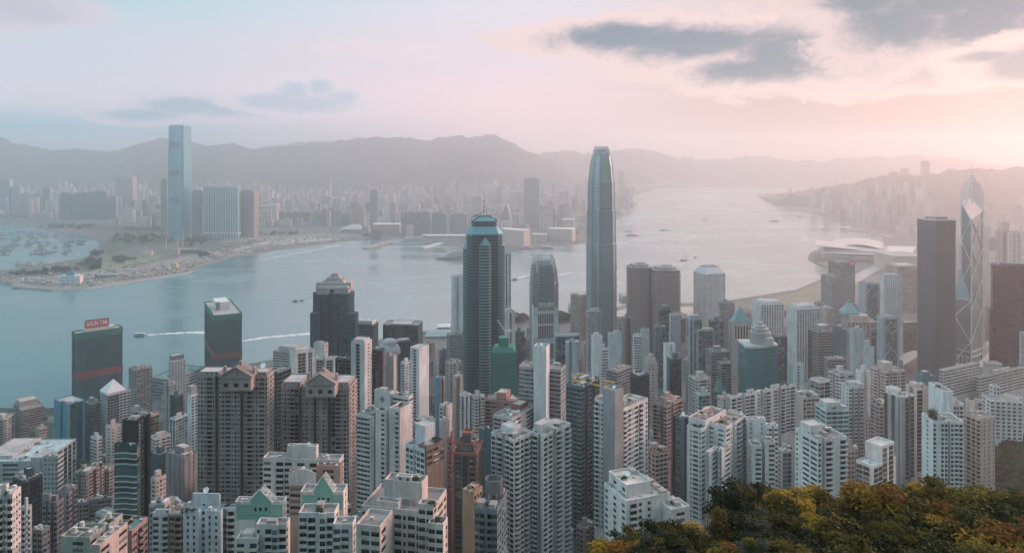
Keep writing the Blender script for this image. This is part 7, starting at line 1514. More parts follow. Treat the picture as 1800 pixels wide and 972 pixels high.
# ------------------------------------------------------------------ eastern shore of the island in haze
def east():
    rng = random.Random(5)
    named = [('the needle-topped hazy tower', 1694, 1723, 338, 2750, 10, (.42, .40, .40))]
    Y = 2750; root, w, d, z1 = fbox('skyscraper', 'hazy tower with stepped pyramid top and a needle, behind the cross-braced skyscraper', 'skyscraper', 1693, 1724, 336, Y, 8, (.36, .36, .37), d=46, roof=False); m = MB(); m.prism([(-w * .46, -20), (w * .46, -20), (w * .46, 20), (-w * .46, 20)], z1, z1 + 30, 0, top=[(-w * .34, -15), (w * .34, -15), (w * .34, 15), (-w * .34, 15)]); m.prism([(-w * .3, -13), (w * .3, -13), (w * .3, 13), (-w * .3, 13)], z1 + 30, z1 + 58, 0, top=[(-1.5, -1.5), (1.5, -1.5), (1.5, 1.5), (-1.5, 1.5)]); m.build('pyramid_roof', [wall((.38, .37, .37))], root); m = MB(); m.tube((0, 0, z1 + 56), (0, 0, ZY(289, Y) - 3.2), 1.2, 5, 0, .5); m.build('mast', [STEEL], root)
    fbox('hill_tower', 'lone hazy dark tower standing on the right-hand ridge', 'tower', 1620, 1633, 284, 5900, 0, (.30, .27, .27), base=90); fbox('hill_tower', 'lower squat tower on the ridge left of the lone hazy tower', 'tower', 1564, 1578, 303, 5750, 0, (.30, .27, .27), base=80); fbox('hill_tower', 'pale double tower on the ridge between the squat and lone towers', 'tower', 1583, 1596, 297, 6100, 0, (.40, .35, .34), base=80); fbox('hill_tower', 'small pale tower pair on the ridge right of the lone hazy tower', 'tower', 1665, 1682, 297, 6500, 0, (.40, .35, .34), base=80)
    fbox('shore_tower', 'tan apartment tower with sunlit edges left of its white-barred neighbour above the black tower', 'tower', 1753, 1771, 403, 1950, 18, (.40, .34, .31), base=40); fbox('shore_tower', 'white-barred apartment tower beside the tan one above the black tower', 'tower', 1771, 1791, 408, 1930, 10, (.50, .46, .44), base=40, ww=.95)
    L = []
    for k in range(150):
        px = rng.uniform(1360, 1800) if k % 3 else rng.uniform(1700, 1830)
        f = (px - 1360) / 440; base_y = np.interp(px, [1360, 1480, 1600, 1830], [352, 380, 420, 440]); yb = rng.uniform(0, 1) ** 1.1 * (base_y - 334) + 338
        Y = YG(yb, 4)
        if px > 1690: Y = rng.uniform(1900, 4200)
        X = GX(px, Y)
        if not pip(X, Y, ISL) or not pip(X, Y - 60, ISL) or not pip(X - 60, Y, ISL): continue
        b = 4 if Y > 2400 else 10; zt = rng.uniform(55, 130); top_lim = np.interp(px, [1360, 1420, 1500, 1600, 1700, 1800], [338, 324, 312, 306, 345, 350]); py = HY + (H - zt) * F / Y
        if py < top_lim: zt = ZY(top_lim + rng.uniform(0, 20), Y)
        if zt < 25 or any((X - fx) ** 2 + (Y - fy) ** 2 < (fr + 16) ** 2 for fx, fy, fr in FOOT): continue
        if abs(px - 1660) < 40 and Y < 2300: continue
        if Y < 3300 and 1410 < px < 1600: continue
        w = rng.uniform(18, 32); FOOT.append((X, Y, w * .7)); L.append((px, X, Y, w, zt, b))
    # uphill blocks behind the shore
    for k in range(90):
        px = rng.uniform(1400, 1640); Y = rng.uniform(4300, 5200); X = GX(px, Y); zb = max(4, (Y - 4350) / 1250 * ZY(float(np.interp(px, [1290, 1450, 1600, 1800], [352, 334, 306, 292])), 5600) * .9)
        zt = zb + rng.uniform(50, 110); lim = ZY(float(np.interp(px, [1400, 1500, 1600, 1640], [330, 314, 304, 300])), Y); zt = min(zt, lim - rng.uniform(0, 30))
        if zt - zb < 20 or not pip(X, Y, ISL): continue
        L.append((px, X, Y, rng.uniform(20, 34), zt, zb - 8))
    lm = [(1400, 'the hazy eastern point'), (1500, 'the convention hall roof'), (1580, 'the harbour basin'), (1626, 'the lone ridge tower'), (1708, 'the needle-topped tower'), (1772, 'the tan tower')]; rows = {}
    for q in L:
        lx, lt = min(lm, key=lambda l: abs(l[0] - q[0])); side = 'right' if q[0] >= lx else 'left'; row = 0 if q[2] < 3300 else 1 if q[2] < 4300 else 2; rows.setdefault((row, lt, side), []).append((abs(q[0] - lx), q))
    for (row, lt, side), G in rows.items():
        G.sort(key=lambda q: q[0])
        for n, (_, (px, X, Y, w, zt, b)) in enumerate(G):
            ci = rng.randrange(7); m = MB(); h = zt - b; w2 = w / 2; d2 = rng.uniform(8, 13); m.prism([(-w2, -d2), (w2, -d2), (w2, d2), (-w2, d2)], 0, h, 0, 1); m.box(-w2 * .4, w2 * .4, -4, 4, h, h + 5)
            o = m.build('hazy_tower', [FCOL[ci], FROOF], None, (X, Y, b), uv=True); o.rotation_euler.z = R(rng.uniform(-25, 25))
            tag(o, 'hazy %s tower %s, %s%s' % (FNAM[ci], ['near the basin', 'on the eastern shore', 'up the eastern slope'][row], ('just %s of ' % side if n == 0 else '%s %s of ' % (ortag(n + 1), side)), lt), 'tower', 'hazy towers of the eastern shore')
east()
# convention hall with swept roofs
def hall():
    Y = 2900; X0 = GX(1490, Y); root = thing('convention_hall', 'convention hall with sweeping wing-shaped roofs on its own point', 'convention hall', (X0, Y + 40, 3.5), 0); m = MB(); glz = farwall((.36, .36, .37), (.20, .23, .24), 5, 7, .85, .7, 'hall')
    P = lambda px, Yy: (GX(px, Yy) - X0, Yy - Y - 40)
    m.prism([P(1447, 2790), P(1600, 2720), P(1610, 2960), P(1440, 3040)], 0, 24); m.prism([P(1450, 2810), P(1555, 2760), P(1560, 2950), P(1444, 3020)], 24.05, 36); m.build('wall', [glz], root, uv=True)
    for z in (10, 18, 28):
        q = MB(); q.prism([P(1445, 2782), P(1601, 2712), P(1611, 2965), P(1438, 3048)], z, z + 1.6, 0, bottom=True); q.build('terrace_edge', [plain((.50, .49, .49), .6)], root)
    rf = plain((.34, .335, .35), .42, .3, 'roof_metal')
    def shell(x0, x1, Ya, Yb, zf, name):
        n, k = 26, 10; G = np.zeros((n, k, 3)); 
        for i in range(n):
            u = i / (n - 1)
            for j in range(k):
                v = j / (k - 1); Yy = Ya + (Yb - Ya) * v; px = x0 + (x1 - x0) * u; x, y = P(px, Yy); G[i, j] = (x, y, zf(u, v))
        q = MB(); q.grid(G); G2 = G.copy(); G2[:, :, 2] -= 2.2; q.grid(G2); q.quads([[G[i, 0], G[i + 1, 0], G2[i + 1, 0], G2[i, 0]] for i in range(n - 1)]); q.quads([[G[i, -1], G[i + 1, -1], G2[i + 1, -1], G2[i, -1]] for i in range(n - 1)]); q.quads([[G[0, j], G[0, j + 1], G2[0, j + 1], G2[0, j]] for j in range(k - 1)]); q.build(name, [rf], root)
    shell(1433, 1562, 2800, 2950, lambda u, v: 36 + 20 * (1 - u) ** 2.6 + 7 * math.sin(u * 3.1) + 9 * math.sin(v * 3.14) * (1 - .3 * u) - 10 * u, 'roof_shell')
    shell(1466, 1553, 2840, 3060, lambda u, v: 44 + 15 * math.sin(min(1, u * 1.1) * 2.7) ** 1.2 + 9 * math.sin(v * 3.14) - 12 * u, 'upper_roof_shell')
    r2 = fbox('waterfront_hall', 'low flat annexe joined behind the convention hall to its right', 'hall', 1550, 1612, 446, 2600, 4, (.42, .38, .36), d=120, roof=False)
hall()

# ------------------------------------------------------------------ piers, ships and boats
def slab(name, lab, cat, pts, z0, z1, m):
    b = MB(); c = (sum(p[0] for p in pts) / len(pts), sum(p[1] for p in pts) / len(pts)); b.prism(pts, z0, z1, 0); o = b.build(name, [m]); return tag(o, lab, cat)
slab('pier', 'long flat brown finger pier left of the moored white ship', 'pier', [PG(*p) for p in ((637, 437), (648, 439), (710, 424), (700, 420))], -2, 6, gmat('pier_deck', (.20, .18, .17), (.30, .26, .24), .05))
slab('pier', 'thin pale pier right of the moored white ship', 'pier', [PG(*p) for p in ((742, 436), (748, 438), (786, 427), (782, 424))], -2, 4, plain((.46, .45, .44), .7))
slab('breakwater', 'thin pale breakwater below the eastern basin', 'breakwater', [PG(*p) for p in ((1528, 410), (1529, 412), (1568, 419), (1568, 416))], -2, 4, M_ROCK)
slab('breakwater', 'thin pale breakwater bar off the eastern reclamation', 'breakwater', [PG(*p) for p in ((1488, 404), (1488, 406), (1520, 406), (1520, 404))], -2, 4, M_ROCK)
def pierhouse(xl, xr, py, h, c, rc, lab, d=26):
    Y = YG(py, 2); r, w, d, z1 = fbox('ferry_pier', lab, 'ferry pier', xl, xr, HY + (H - 3 - h) * F / Y, Y + d / 2, 4, c, d=d, roof=False, base=-1, wh=.6); m = MB(); m.prism([(-w / 2 - 2, -d / 2 - 2), (w / 2 + 2, -d / 2 - 2), (w / 2 + 2, d / 2 + 2), (-w / 2 - 2, d / 2 + 2)], z1, z1 + 4, 0, top=[(-w / 2 + 3, -1), (w / 2 - 3, -1), (w / 2 - 3, 1), (-w / 2 + 3, 1)], bottom=True); m.build('roof', [plain(rc, .6)], r)
pierhouse(1090, 1112, 527, 13, (.46, .30, .22), (.17, .30, .30), 'orange-walled ferry pier with green roof right of the tallest clawed skyscraper', 40); pierhouse(1000, 1016, 545, 12, (.34, .33, .31), (.16, .30, .30), 'green-roofed ferry pier left of the beige banded office', 40); pierhouse(748, 792, 596, 12, (.25, .30, .30), (.16, .25, .26), 'long dark-roofed ferry pier right of the dark waterfront slab', 60); pierhouse(768, 790, 580, 9, (.52, .47, .45), (.60, .58, .56), 'white-roofed ferry pier head beyond the dark-roofed pier', 30)
HULLW = plain((.66, .65, .65), .45, 0, 'ship_white'); HULLD = plain((.10, .13, .14), .6, 0, 'hull_dark'); HULLR = plain((.34, .17, .12), .6, 0, 'hull_rust')
def ship(name, lab, px, py, L, Wd, decks, yaw, hull, sup, mast=0, crane=False, dh=3.0, group=None):
    x, y = PG(px, py); r = thing(name, lab, 'boat' if L < 60 else 'ship', (x, y, 0), R(yaw), group); m = MB(); h0 = max(1.2, L * .045)
    hullp = [(-L / 2, -Wd / 2), (L * .3, -Wd / 2), (L / 2, 0), (L * .3, Wd / 2), (-L / 2, Wd / 2)]; m.prism(inset(hullp, Wd * .06), -1, h0, 0, top=hullp); m.build('hull', [hull], r); m = MB()
    for k in range(decks):
        f = 1 - k * .11; z = h0 + .02 + k * dh; q = [(-L * .44 * f, -Wd * .42 * f), (L * .27 * f, -Wd * .42 * f), (L * .36 * f, 0), (L * .27 * f, Wd * .42 * f), (-L * .44 * f, Wd * .42 * f)] if decks > 1 else [(-L * .38, -Wd * .36), (L * .05, -Wd * .36), (L * .05, Wd * .36), (-L * .38, Wd * .36)]
        m.prism(q, z, z + dh * .55, 1); m.prism(inset(q, -.25), z + dh * .55, z + dh, 0, bottom=True)
    if decks: m.build('superstructure', [sup, G_DARK], r)
    if mast or crane:
        m = MB(); zt = h0 + decks * dh; m.tube((-L * .1, 0, zt - .5), (-L * .1, 0, zt + (mast or 8)), max(.2, L * .008), 5)
        if crane: m.tube((L * .2, 0, h0), (L * .2, 0, h0 + mast), .8, 4); m.tube((L * .2, 0, h0 + mast * .25), (-L * .25, 0, h0 + mast * 1.05), .5, 4); m.tube((L * .2, 0, h0 + mast), (-L * .25, 0, h0 + mast * 1.05), .2, 4)
        m.build('mast', [STEEL if not crane else plain((.36, .27, .24), .6, 0, 'derrick_paint')], r)
    if L > 55 and decks > 3: m = MB(); m.box(-L * .3, -L * .22, -3, 3, h0 + decks * dh, h0 + decks * dh + 8); m.build('funnel', [plain((.16, .2, .3), .5)], r)
    return r
ship('cruise_ship', 'white multi-decked cruise ship left of the banded skyscraper top', 800, 455, 150, 24, 7, 197, HULLD, HULLW, 14, dh=3.4)
r = ship('terminal_ship', 'long white vessel moored at the pier, seen end on', 726, 428, 190, 26, 5, 200, HULLW, HULLW, 0, dh=3.6)
ship('ferry', 'small white and orange fast ferry towing a wake, right of the red-signed tower', 245, 590, 26, 8, 2, 186, HULLD, HULLW, 3, dh=2.4)
for a in [('ferry', 'white ferry moored right of the sunlit hall, left of a pair', 923, 437, 62, 14, 3, 172, HULLD, HULLW, 6), ('ferry', 'white ferry moored right of the sunlit hall, right of a pair', 960, 437, 58, 14, 3, 172, HULLD, HULLW, 6), ('boat', 'tiny dark launch off the left ferry lane ahead of the peaked glass tower', 521, 530, 22, 6, 1, 10, HULLD, HULLD, 2), ('boat', 'tiny companion launch right of the dark launch', 532, 529, 12, 4, 1, 10, HULLD, HULLD, 1), ('ferry', 'small dark ferry passing left of the small clawed tower', 905, 492, 22, 8, 2, 25, HULLD, HULLW, 3), ('boat', 'small white boat near the green-roofed pier', 982, 512, 14, 5, 1, 60, HULLW, HULLW, 2),
          ('derrick_barge', 'derrick barge with raised boom behind the tallest clawed skyscraper, nearest of three', 1112, 414, 62, 20, 1, 8, HULLR, HULLD, 38, True), ('derrick_barge', 'derrick barge with raised boom just left of the nearest one', 1103, 408, 44, 16, 1, 170, HULLR, HULLD, 30, True), ('derrick_barge', 'orange derrick barge alone in front of the twin rounded towers', 1203, 458, 36, 14, 1, 5, HULLR, plain((.46, .25, .17), .6, 0, 'barge_orange'), 34, True), ('boat', 'small orange tug right of the lone orange derrick barge', 1223, 453, 14, 6, 1, 0, HULLR, HULLR, 6), ('derrick_barge', 'reddish derrick barge far out in the bright water', 1241, 386, 46, 16, 1, 5, HULLR, HULLR, 38, True), ('cargo_boat', 'low dark cargo boat in mid-channel right of the clawed skyscraper', 1168, 405, 48, 12, 1, 0, HULLD, HULLD, 4),
          ('cargo_boat', 'coaster with deckhouse near the hazy eastern point', 1360, 390, 54, 13, 2, 172, HULLD, HULLR, 10), ('derrick_barge', 'hazy barge with a boom off the eastern shore', 1407, 381, 56, 18, 1, 4, HULLR, HULLR, 40, True), ('derrick_barge', 'hazy sail-like barge left of the eastern breakwaters', 1453, 397, 34, 14, 1, 4, HULLR, HULLR, 40, True), ('cargo_boat', 'faint low vessel far out near the hills', 1186, 360, 60, 14, 1, 0, HULLD, HULLD, 22), ('cargo_boat', 'faint low vessel left of the reddish derrick barge', 1290, 360, 44, 12, 1, 0, HULLD, HULLD, 12), ('cargo_boat', 'low barge hugging the water edge right of the clawed skyscraper', 1098, 376, 80, 18, 0, 0, HULLD, HULLD, 0)]:
    ship(*a)
def wake(lab, pts, w0, w1):
    P = [Vector(PG(*p)) for p in pts]; Q = []
    for i in range(len(P) - 1):
        for k in range(8): Q.append(P[i].lerp(P[i + 1], k / 8))
    Q.append(P[-1]); b = MB(); rng = random.Random(3); L, S = [], []
    for i, p in enumerate(Q):
        d = (Q[min(i + 1, len(Q) - 1)] - Q[max(i - 1, 0)]).normalized(); n = Vector((-d.y, d.x)); f = i / (len(Q) - 1); w = 1.5 * (w0 + (w1 - w0) * f) * rng.uniform(.7, 1.25); L.append(p + n * w * .5); S.append(p - n * w * .5)
    b.quads([[(*L[i], .12), (*L[i + 1], .12), (*S[i + 1], .12), (*S[i], .12)] for i in range(len(Q) - 1)])
    m = MATS.get('foam')
    if m is None:
        m, t, bs = mat_base('foam'); MATS['foam'] = m; tc = t.new('ShaderNodeTexCoord'); n = t.noise(t.scale(tc.outputs['Object'], (.06, .12, 1)), 1, 5, .7, .3); bs.inputs['Base Color'].default_value = (.72, .72, .72, 1); bs.inputs['Roughness'].default_value = .8; t.link(t.math('MULTIPLY', t.sstep(.30, .55, n), .9), bs.inputs['Alpha'])
    o = b.build('wake', [m]); tag(o, lab, 'wake', kind='stuff')
wake('white foam wake of the small fast ferry', ((254, 589), (300, 586), (345, 584), (366, 585)), 7, 16); wake('long white foam wake left of the peaked glass tower', ((548, 586), (510, 589), (460, 594), (420, 600)), 16, 9); wake('faint foam line along the far shore', ((596, 431), (560, 438), (500, 449), (452, 459)), 12, 4); wake('faint foam line left of the small clawed tower', ((932, 483), (905, 490), (880, 496)), 9, 6); wake('faint foam line beyond the small clawed tower', ((1010, 478), (960, 488), (930, 494)), 7, 4)
# moored boats in the typhoon basin
bb = {}
rng = random.Random(8); nb = 0; placed = []
for cx_, cy_, n_, sx, sy in ((12, 440, 7, 16, 9), (95, 440, 14, 40, 8), (60, 428, 9, 40, 5), (30, 414, 12, 40, 6), (90, 412, 8, 40, 5), (70, 467, 5, 40, 1.5), (130, 428, 6, 16, 5)):
    for _ in range(n_):
        for _t in range(20):
            px, py = cx_ + rng.uniform(-1, 1) * sx, cy_ + rng.uniform(-1, 1) * sy; x, y = PG(px, py)
            if not pip(x, y, KOW) and all((x - a) ** 2 + (y - b) ** 2 > 22 ** 2 for a, b in placed): break
        else: continue
        placed.append((x, y)); big = (cx_ == 12); k = (big, rng.randrange(3))
        if k not in bb:
            m = MB(); L, Wd = ((46, 14) if big else (34, 10)) if k[1] else ((56, 15) if big else (26, 9)); hp = [(-L / 2, -Wd / 2), (L * .36, -Wd / 2), (L / 2, 0), (L * .36, Wd / 2), (-L / 2, Wd / 2)]; m.prism(inset(hp, .8), -1, 3.2, 0, top=hp); m.box(-L * .42, -L * .12, -Wd * .3, Wd * .3, 3.25, 10, 1); m.box(-L * .38, -L * .18, -Wd * .25, Wd * .25, 10, 12.5, 0); m.tube((0, 0, 3.2), (0, 0, 20 if k[1] else 13), .5, 4); m.tube((0, 0, 6), (L * .32, 0, 18), .4, 4)
            bb[k] = m.build('moored_barge', [plain((.085, .12, .13), .7, 0, 'barge_dark'), plain((.26, .29, .29), .7, 0, 'barge_house')], mesh_only=True)
        o = inst('moored_barge', bb[k], None, (x, y, 0), rng.choice([0, .3, -.4, 3.1, 2.8, 1.2])); nb += 1
        tag(o, 'dark cargo barge moored among many others in the sheltered basin at left', 'barge', 'barges moored in the typhoon basin')
# ------------------------------------------------------------------ low buildings and greenery on the right
B('civic_building', 'long pale teal-grey low government block, left wing with an end wall facing the trees', 'government block', 1650, 1658, 1722, 652, 690, 985, 62, "ll", "llllllllll", (.38, .42, .43), g='m', fh=4, roof=[('u', .5, .5, 'duct'), ('c', 4)], rcol=(.24, .27, .26), sh='the long government block', near=False, more=[dict(x=(1716, 1722, 1800), yt=664, Y=1000, L='ll', R='llllllll', roof=[('h', .3, .7, .2, .8, 5), ('c', 6)], rcol=(.2, .24, .24))])
B('mansion', 'white colonial mansion with a square tower among trees below the black tower', 'mansion', 1726, 1740, 1798, 704, 760, 860, 35, "ww", "wwwwww", (.62, .63, .63), roof=[], rcol=(.16, .19, .19), near=False, ph=.6, sh='the white mansion', fh=4.2, more=[dict(x=(1739, 1746, 1758), yt=680, Y=880, L='w', R='ww', roof=[], rcol=(.16, .19, .19)), dict(x=(1765, 1773, 1797), yt=698, Y=885, L='w', R='www', roof=[], rcol=(.14, .17, .17))])
B('office_block', 'low round-fronted building wrapped in teal netting near the foot of the square dark skyscraper', 'netted building', 1610, 1622, 1646, 662, 690, 1010, 40, "..", "...", (.10, .24, .25), roof=[('h', .2, .7, .3, .8, 5)], near=False)
def church():
    x, y = GX(1635, 1060), 1060; r = thing('church', 'small white domed church among trees at the foot of the square dark skyscraper', 'church', (x, y, 14), R(20)); m = MB(); m.box(-16, 14, -6, 6, 0, 12); m.prism([(-16, -6.4), (14, -6.4), (14, 6.4), (-16, 6.4)], 12, 16, 0, top=[(-16, -.1), (14, -.1), (14, .1), (-16, .1)]); m.box(4, 10, -3.5, 3.5, 12, 20); m.build('wall', [wall((.58, .58, .57))], r); m = MB(); m.lathe([(3.4, 20), (3.2, 22), (2, 24), (.2, 25)], (7, 0), 12); m.build('dome', [wall((.56, .57, .57))], r)
church()
B('office_block', 'white concourse block at the foot of the cross-braced skyscraper', 'office block', 1728, 1738, 1762, 640, 670, 1130, 30, "l", "lll", (.52, .52, .52), roof=[('c', 3)], near=False)
B('office_block', 'low grey-green block between the truss-fronted bank and the square dark skyscraper', 'office block', 1578, 1590, 1612, 568, 620, 1480, 30, "ll", "lll", (.20, .22, .22), roof=[('c', 4)], near=False)
B('office_block', 'hazy slab behind the black tower to its left', 'office tower', 1728, 1732, 1744, 540, 640, 1600, 10, "l", "ll", (.34, .34, .34), roof=None, near=False)

# ------------------------------------------------------------------ the lower houses that fill the gaps
def coast_row(px): return float(np.interp(px, [0, 60, 110, 230, 300, 450, 550, 650, 740, 900, 1000, 1110, 1215, 1290, 1400, 1445, 1480, 1700], [760, 748, 732, 694, 672, 646, 628, 608, 592, 568, 558, 545, 541, 536, 522, 520, 520, 560]))
def fillers():
    rng = random.Random(21); heroes = list(HERO); N = 0; cnt = {}; placed = []; cands = []
    for Y in list(range(430, 1000, 28)) + list(range(1000, 2100, 60)):
        px = -25 + rng.uniform(0, 20)
        while px < 1660:
            step = (rng.uniform(13, 21) if Y < 1000 else rng.uniform(24, 44)) / Y * F
            cands.append((px, Y + rng.uniform(-12, 12))); px += step
    rng.shuffle(cands)
    cols = [((.33, .345, .35), 'pale grey'), ((.25, .225, .215), 'brown-grey'), ((.38, .35, .33), 'cream'), ((.16, .175, .18), 'dark grey'), ((.46, .48, .49), 'white'), ((.31, .25, .24), 'pinkish'), ((.22, .28, .29), 'teal-grey'), ((.10, .125, .135), 'slate')]
    pats = ["WwW", "wWw", "vvv", "bwb", "lll", "WkW", "ggg", ".w.", "ww.", "qqq", "WnW"]
    refs = [h for h in heroes if h[8]]
    for px, Y in cands:
        if N >= 400: break
        if px > 1040 and Y < 560: continue
        if px > 1380 and Y < 640: continue
        if px > 1575 and 700 < Y < 1700: continue
        if px > 1610: continue
        w = rng.uniform(10, 17) if Y < 950 else rng.uniform(18, 34); wpx = w / Y * F
        X = GX(px, Y); rad = w * .62
        yy = coast_row(px)
        if Y > (H - 4) * F / (yy - HY) - 60: continue
        if any((X - h[5]) ** 2 + (Y + 8 - h[6]) ** 2 < (rad + h[7] * .82) ** 2 for h in heroes): continue
        if any((X - p[0]) ** 2 + (Y - p[1]) ** 2 < (rad + p[2]) ** 2 * .8 for p in placed): continue
        gz = ground(X, Y); hmax = rng.uniform(22, 62) if Y < 1000 else rng.uniform(22, 70); top = HY + (H - gz - hmax) * F / Y
        top = max(top, yy + rng.uniform(10, 26))
        for h in heroes:
            if h[4] > Y and h[0] - wpx * .55 < px < h[1] + wpx * .55: top = max(top, h[3] - 8 + rng.uniform(0, 14))
        hh = ZY(top, Y) - gz
        if hh < 12 or top > 985: continue
        th = rng.choice([12, 20, 30, 38, 42]); (c, cn) = rng.choice(cols); L, Rp = rng.choice(pats), rng.choice(pats)
        ref = min(refs, key=lambda h: ((h[5] - X) / 1.0) ** 2 + ((h[6] - Y) / 1.6) ** 2); hw = (ref[1] - ref[0]) / 2; d = px - (ref[0] + ref[1]) / 2
        rel = ('in front of' if Y < ref[4] else 'behind') if abs(d) < hw else ('left of' if d < 0 else 'right of')
        k = (rel, ref[8]); cnt[k] = cnt.get(k, 0) + 1; n = cnt[k]
        kind = 'low' if hh < 30 else 'mid-rise' if hh < 55 else 'tall'
        lab = '%s %s %s, %s%s %s' % (kind, cn, 'tenement' if Y < 1000 else 'office block', '' if n == 1 else ortag(n) + ' one ', rel, ref[8])
        B('tenement' if Y < 1000 else 'office_block', lab, 'tenement' if Y < 1000 else 'office block', px - wpx * .5, px - wpx * .5 + wpx * (.2 + th / 130), px + wpx * .5, top, min(980, top + 170), Y, th, L, Rp, c, g=rng.choice('ddmbk'), roof=None, near=False, seed=int(px * 3 + Y), group='smaller buildings between the towers', rcol=rng.choice([None, (.16, .16, .16), (.30, .28, .27), (.11, .11, .115), (.24, .15, .125), (.12, .16, .16)]))
        placed.append((X, Y, rad)); N += 1
    return N
NF = fillers()

# ------------------------------------------------------------------ trees
LEAFM = {}
def leafmat(name, c0, c1, key):
    m, t, b = mat_base(name); oi = t.new('ShaderNodeObjectInfo'); tc = t.new('ShaderNodeTexCoord'); n = t.noise(tc.outputs['Object'], .55, 3, .6); n2 = t.noise(tc.outputs['Object'], 4.0, 2, .6)
    c = t.mix(t.math('ADD', t.math('MULTIPLY', n, .6), t.math('MULTIPLY', n2, .4)), c0, c1)
    vm = t.new('ShaderNodeVectorMath'); vm.operation = 'SCALE'; t.link(c, vm.inputs[0]); t.link(t.math('ADD', .75, t.math('MULTIPLY', oi.outputs['Random'], .5)), vm.inputs['Scale']); t.link(vm.outputs[0], b.inputs['Base Color']); b.inputs['Roughness'].default_value = .7; b.inputs['Specular IOR Level'].default_value = .1
    tr = t.new('ShaderNodeBsdfTranslucent'); t.link(vm.outputs[0], tr.inputs['Color']); mx = t.new('ShaderNodeMixShader'); mx.inputs[0].default_value = .3; t.link(b.outputs[0], mx.inputs[1]); t.link(tr.outputs[0], mx.inputs[2]); t.link(mx.outputs[0], t.n['Material Output'].inputs[0]); return m
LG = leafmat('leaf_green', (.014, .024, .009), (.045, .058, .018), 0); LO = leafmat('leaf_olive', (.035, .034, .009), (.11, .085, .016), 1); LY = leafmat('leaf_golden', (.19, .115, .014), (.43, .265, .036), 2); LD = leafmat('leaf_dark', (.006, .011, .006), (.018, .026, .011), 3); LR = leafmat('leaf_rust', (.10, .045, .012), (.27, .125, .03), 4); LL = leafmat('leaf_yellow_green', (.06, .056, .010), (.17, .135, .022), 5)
BARK = wall((.09, .075, .06), .9, .4)
def crown_mesh(seed, shape, n, clumps, size, mats, wts, rx, rz):
    """Leaf-sized faces in clumps through an uneven crown; outer clumps carry the flush of new leaves."""
    g = np.random.default_rng(seed); k = clumps; v = g.normal(0, 1, (k, 3)); v /= np.linalg.norm(v, axis=1)[:, None]; rr = g.random(k) ** .38
    if shape == 'cone': z = g.random(k) ** 1.5; a = g.random(k) * 6.283; r = (1 - z) ** .72 * (0.35 + .65 * g.random(k) ** .5); C = np.c_[np.cos(a) * r * rx, np.sin(a) * r * rx, z * rz]
    else: v[:, 2] = np.where(v[:, 2] < -.35, -v[:, 2], v[:, 2]); C = v * rr[:, None] * (rx, rx, rz * .5) * (1 + .22 * g.normal(0, 1, k))[:, None] + (0, 0, rz * .5)
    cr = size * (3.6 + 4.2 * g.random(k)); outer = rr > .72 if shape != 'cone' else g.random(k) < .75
    w = g.random(k); ids = np.repeat(np.arange(k), n // k); dirs = g.normal(0, 1, (len(ids), 3)); dirs /= np.linalg.norm(dirs, axis=1)[:, None]
    P = C[ids] + dirs * (cr[ids] * g.random(len(ids)) ** .5)[:, None] * (1.25, 1.25, .5)
    nrm = dirs * .6 + g.normal(0, .6, dirs.shape) + (0, 0, .9); nrm /= np.linalg.norm(nrm, axis=1)[:, None]
    t = np.cross(nrm, g.normal(0, 1, dirs.shape)); t /= np.linalg.norm(t, axis=1)[:, None]; bt = np.cross(nrm, t); s = (size * (.55 + .9 * g.random(len(ids))))[:, None]
    Q = np.stack([P - t * s, P - bt * s * .55, P + t * s, P + bt * s * .55], 1)
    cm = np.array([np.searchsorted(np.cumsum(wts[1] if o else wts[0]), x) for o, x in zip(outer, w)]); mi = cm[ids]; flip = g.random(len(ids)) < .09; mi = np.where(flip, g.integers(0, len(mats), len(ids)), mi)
    m = MB(); m.quads(Q, np.minimum(mi, len(mats) - 1)); return m.build('crown', mats, mesh_only=True), C
def trunk_mesh(seed, C, hgt, r0, sink=8):
    rng = random.Random(seed); m = MB(); p = Vector((0, 0, -sink)); q = Vector((rng.uniform(-.4, .4), rng.uniform(-.4, .4), hgt * .35)); m.tube(p, q, r0 * 1.3, 7, 0, r0 * .8)
    for c in list(C)[:14]:
        c = Vector([float(x) for x in c]) ; mid = q.lerp(c, .5) + Vector((rng.uniform(-.4, .4), rng.uniform(-.4, .4), -.3)); m.tube(q, mid, r0 * .5, 5, 0, r0 * .28); m.tube(mid, c, r0 * .28, 4, 0, r0 * .06)
    return m.build('trunk', [BARK], mesh_only=True)
PROTO = {}
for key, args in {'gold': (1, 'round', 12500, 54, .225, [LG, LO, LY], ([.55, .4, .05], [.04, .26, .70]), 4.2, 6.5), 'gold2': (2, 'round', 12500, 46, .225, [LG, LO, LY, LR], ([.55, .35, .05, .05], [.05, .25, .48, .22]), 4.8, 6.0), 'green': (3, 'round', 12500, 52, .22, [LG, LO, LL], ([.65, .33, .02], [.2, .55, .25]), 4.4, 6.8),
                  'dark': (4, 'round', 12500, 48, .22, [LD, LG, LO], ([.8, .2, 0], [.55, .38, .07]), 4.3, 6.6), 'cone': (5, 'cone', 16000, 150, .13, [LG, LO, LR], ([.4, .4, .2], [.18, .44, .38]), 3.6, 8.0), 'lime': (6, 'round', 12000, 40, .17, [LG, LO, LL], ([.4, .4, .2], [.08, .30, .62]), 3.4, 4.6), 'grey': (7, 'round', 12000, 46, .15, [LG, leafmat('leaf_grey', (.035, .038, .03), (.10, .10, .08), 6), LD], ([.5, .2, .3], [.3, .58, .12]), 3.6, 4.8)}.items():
    cm, C = crown_mesh(*args); PROTO[key] = (cm, trunk_mesh(args[0], C, args[8], .26), args[8])
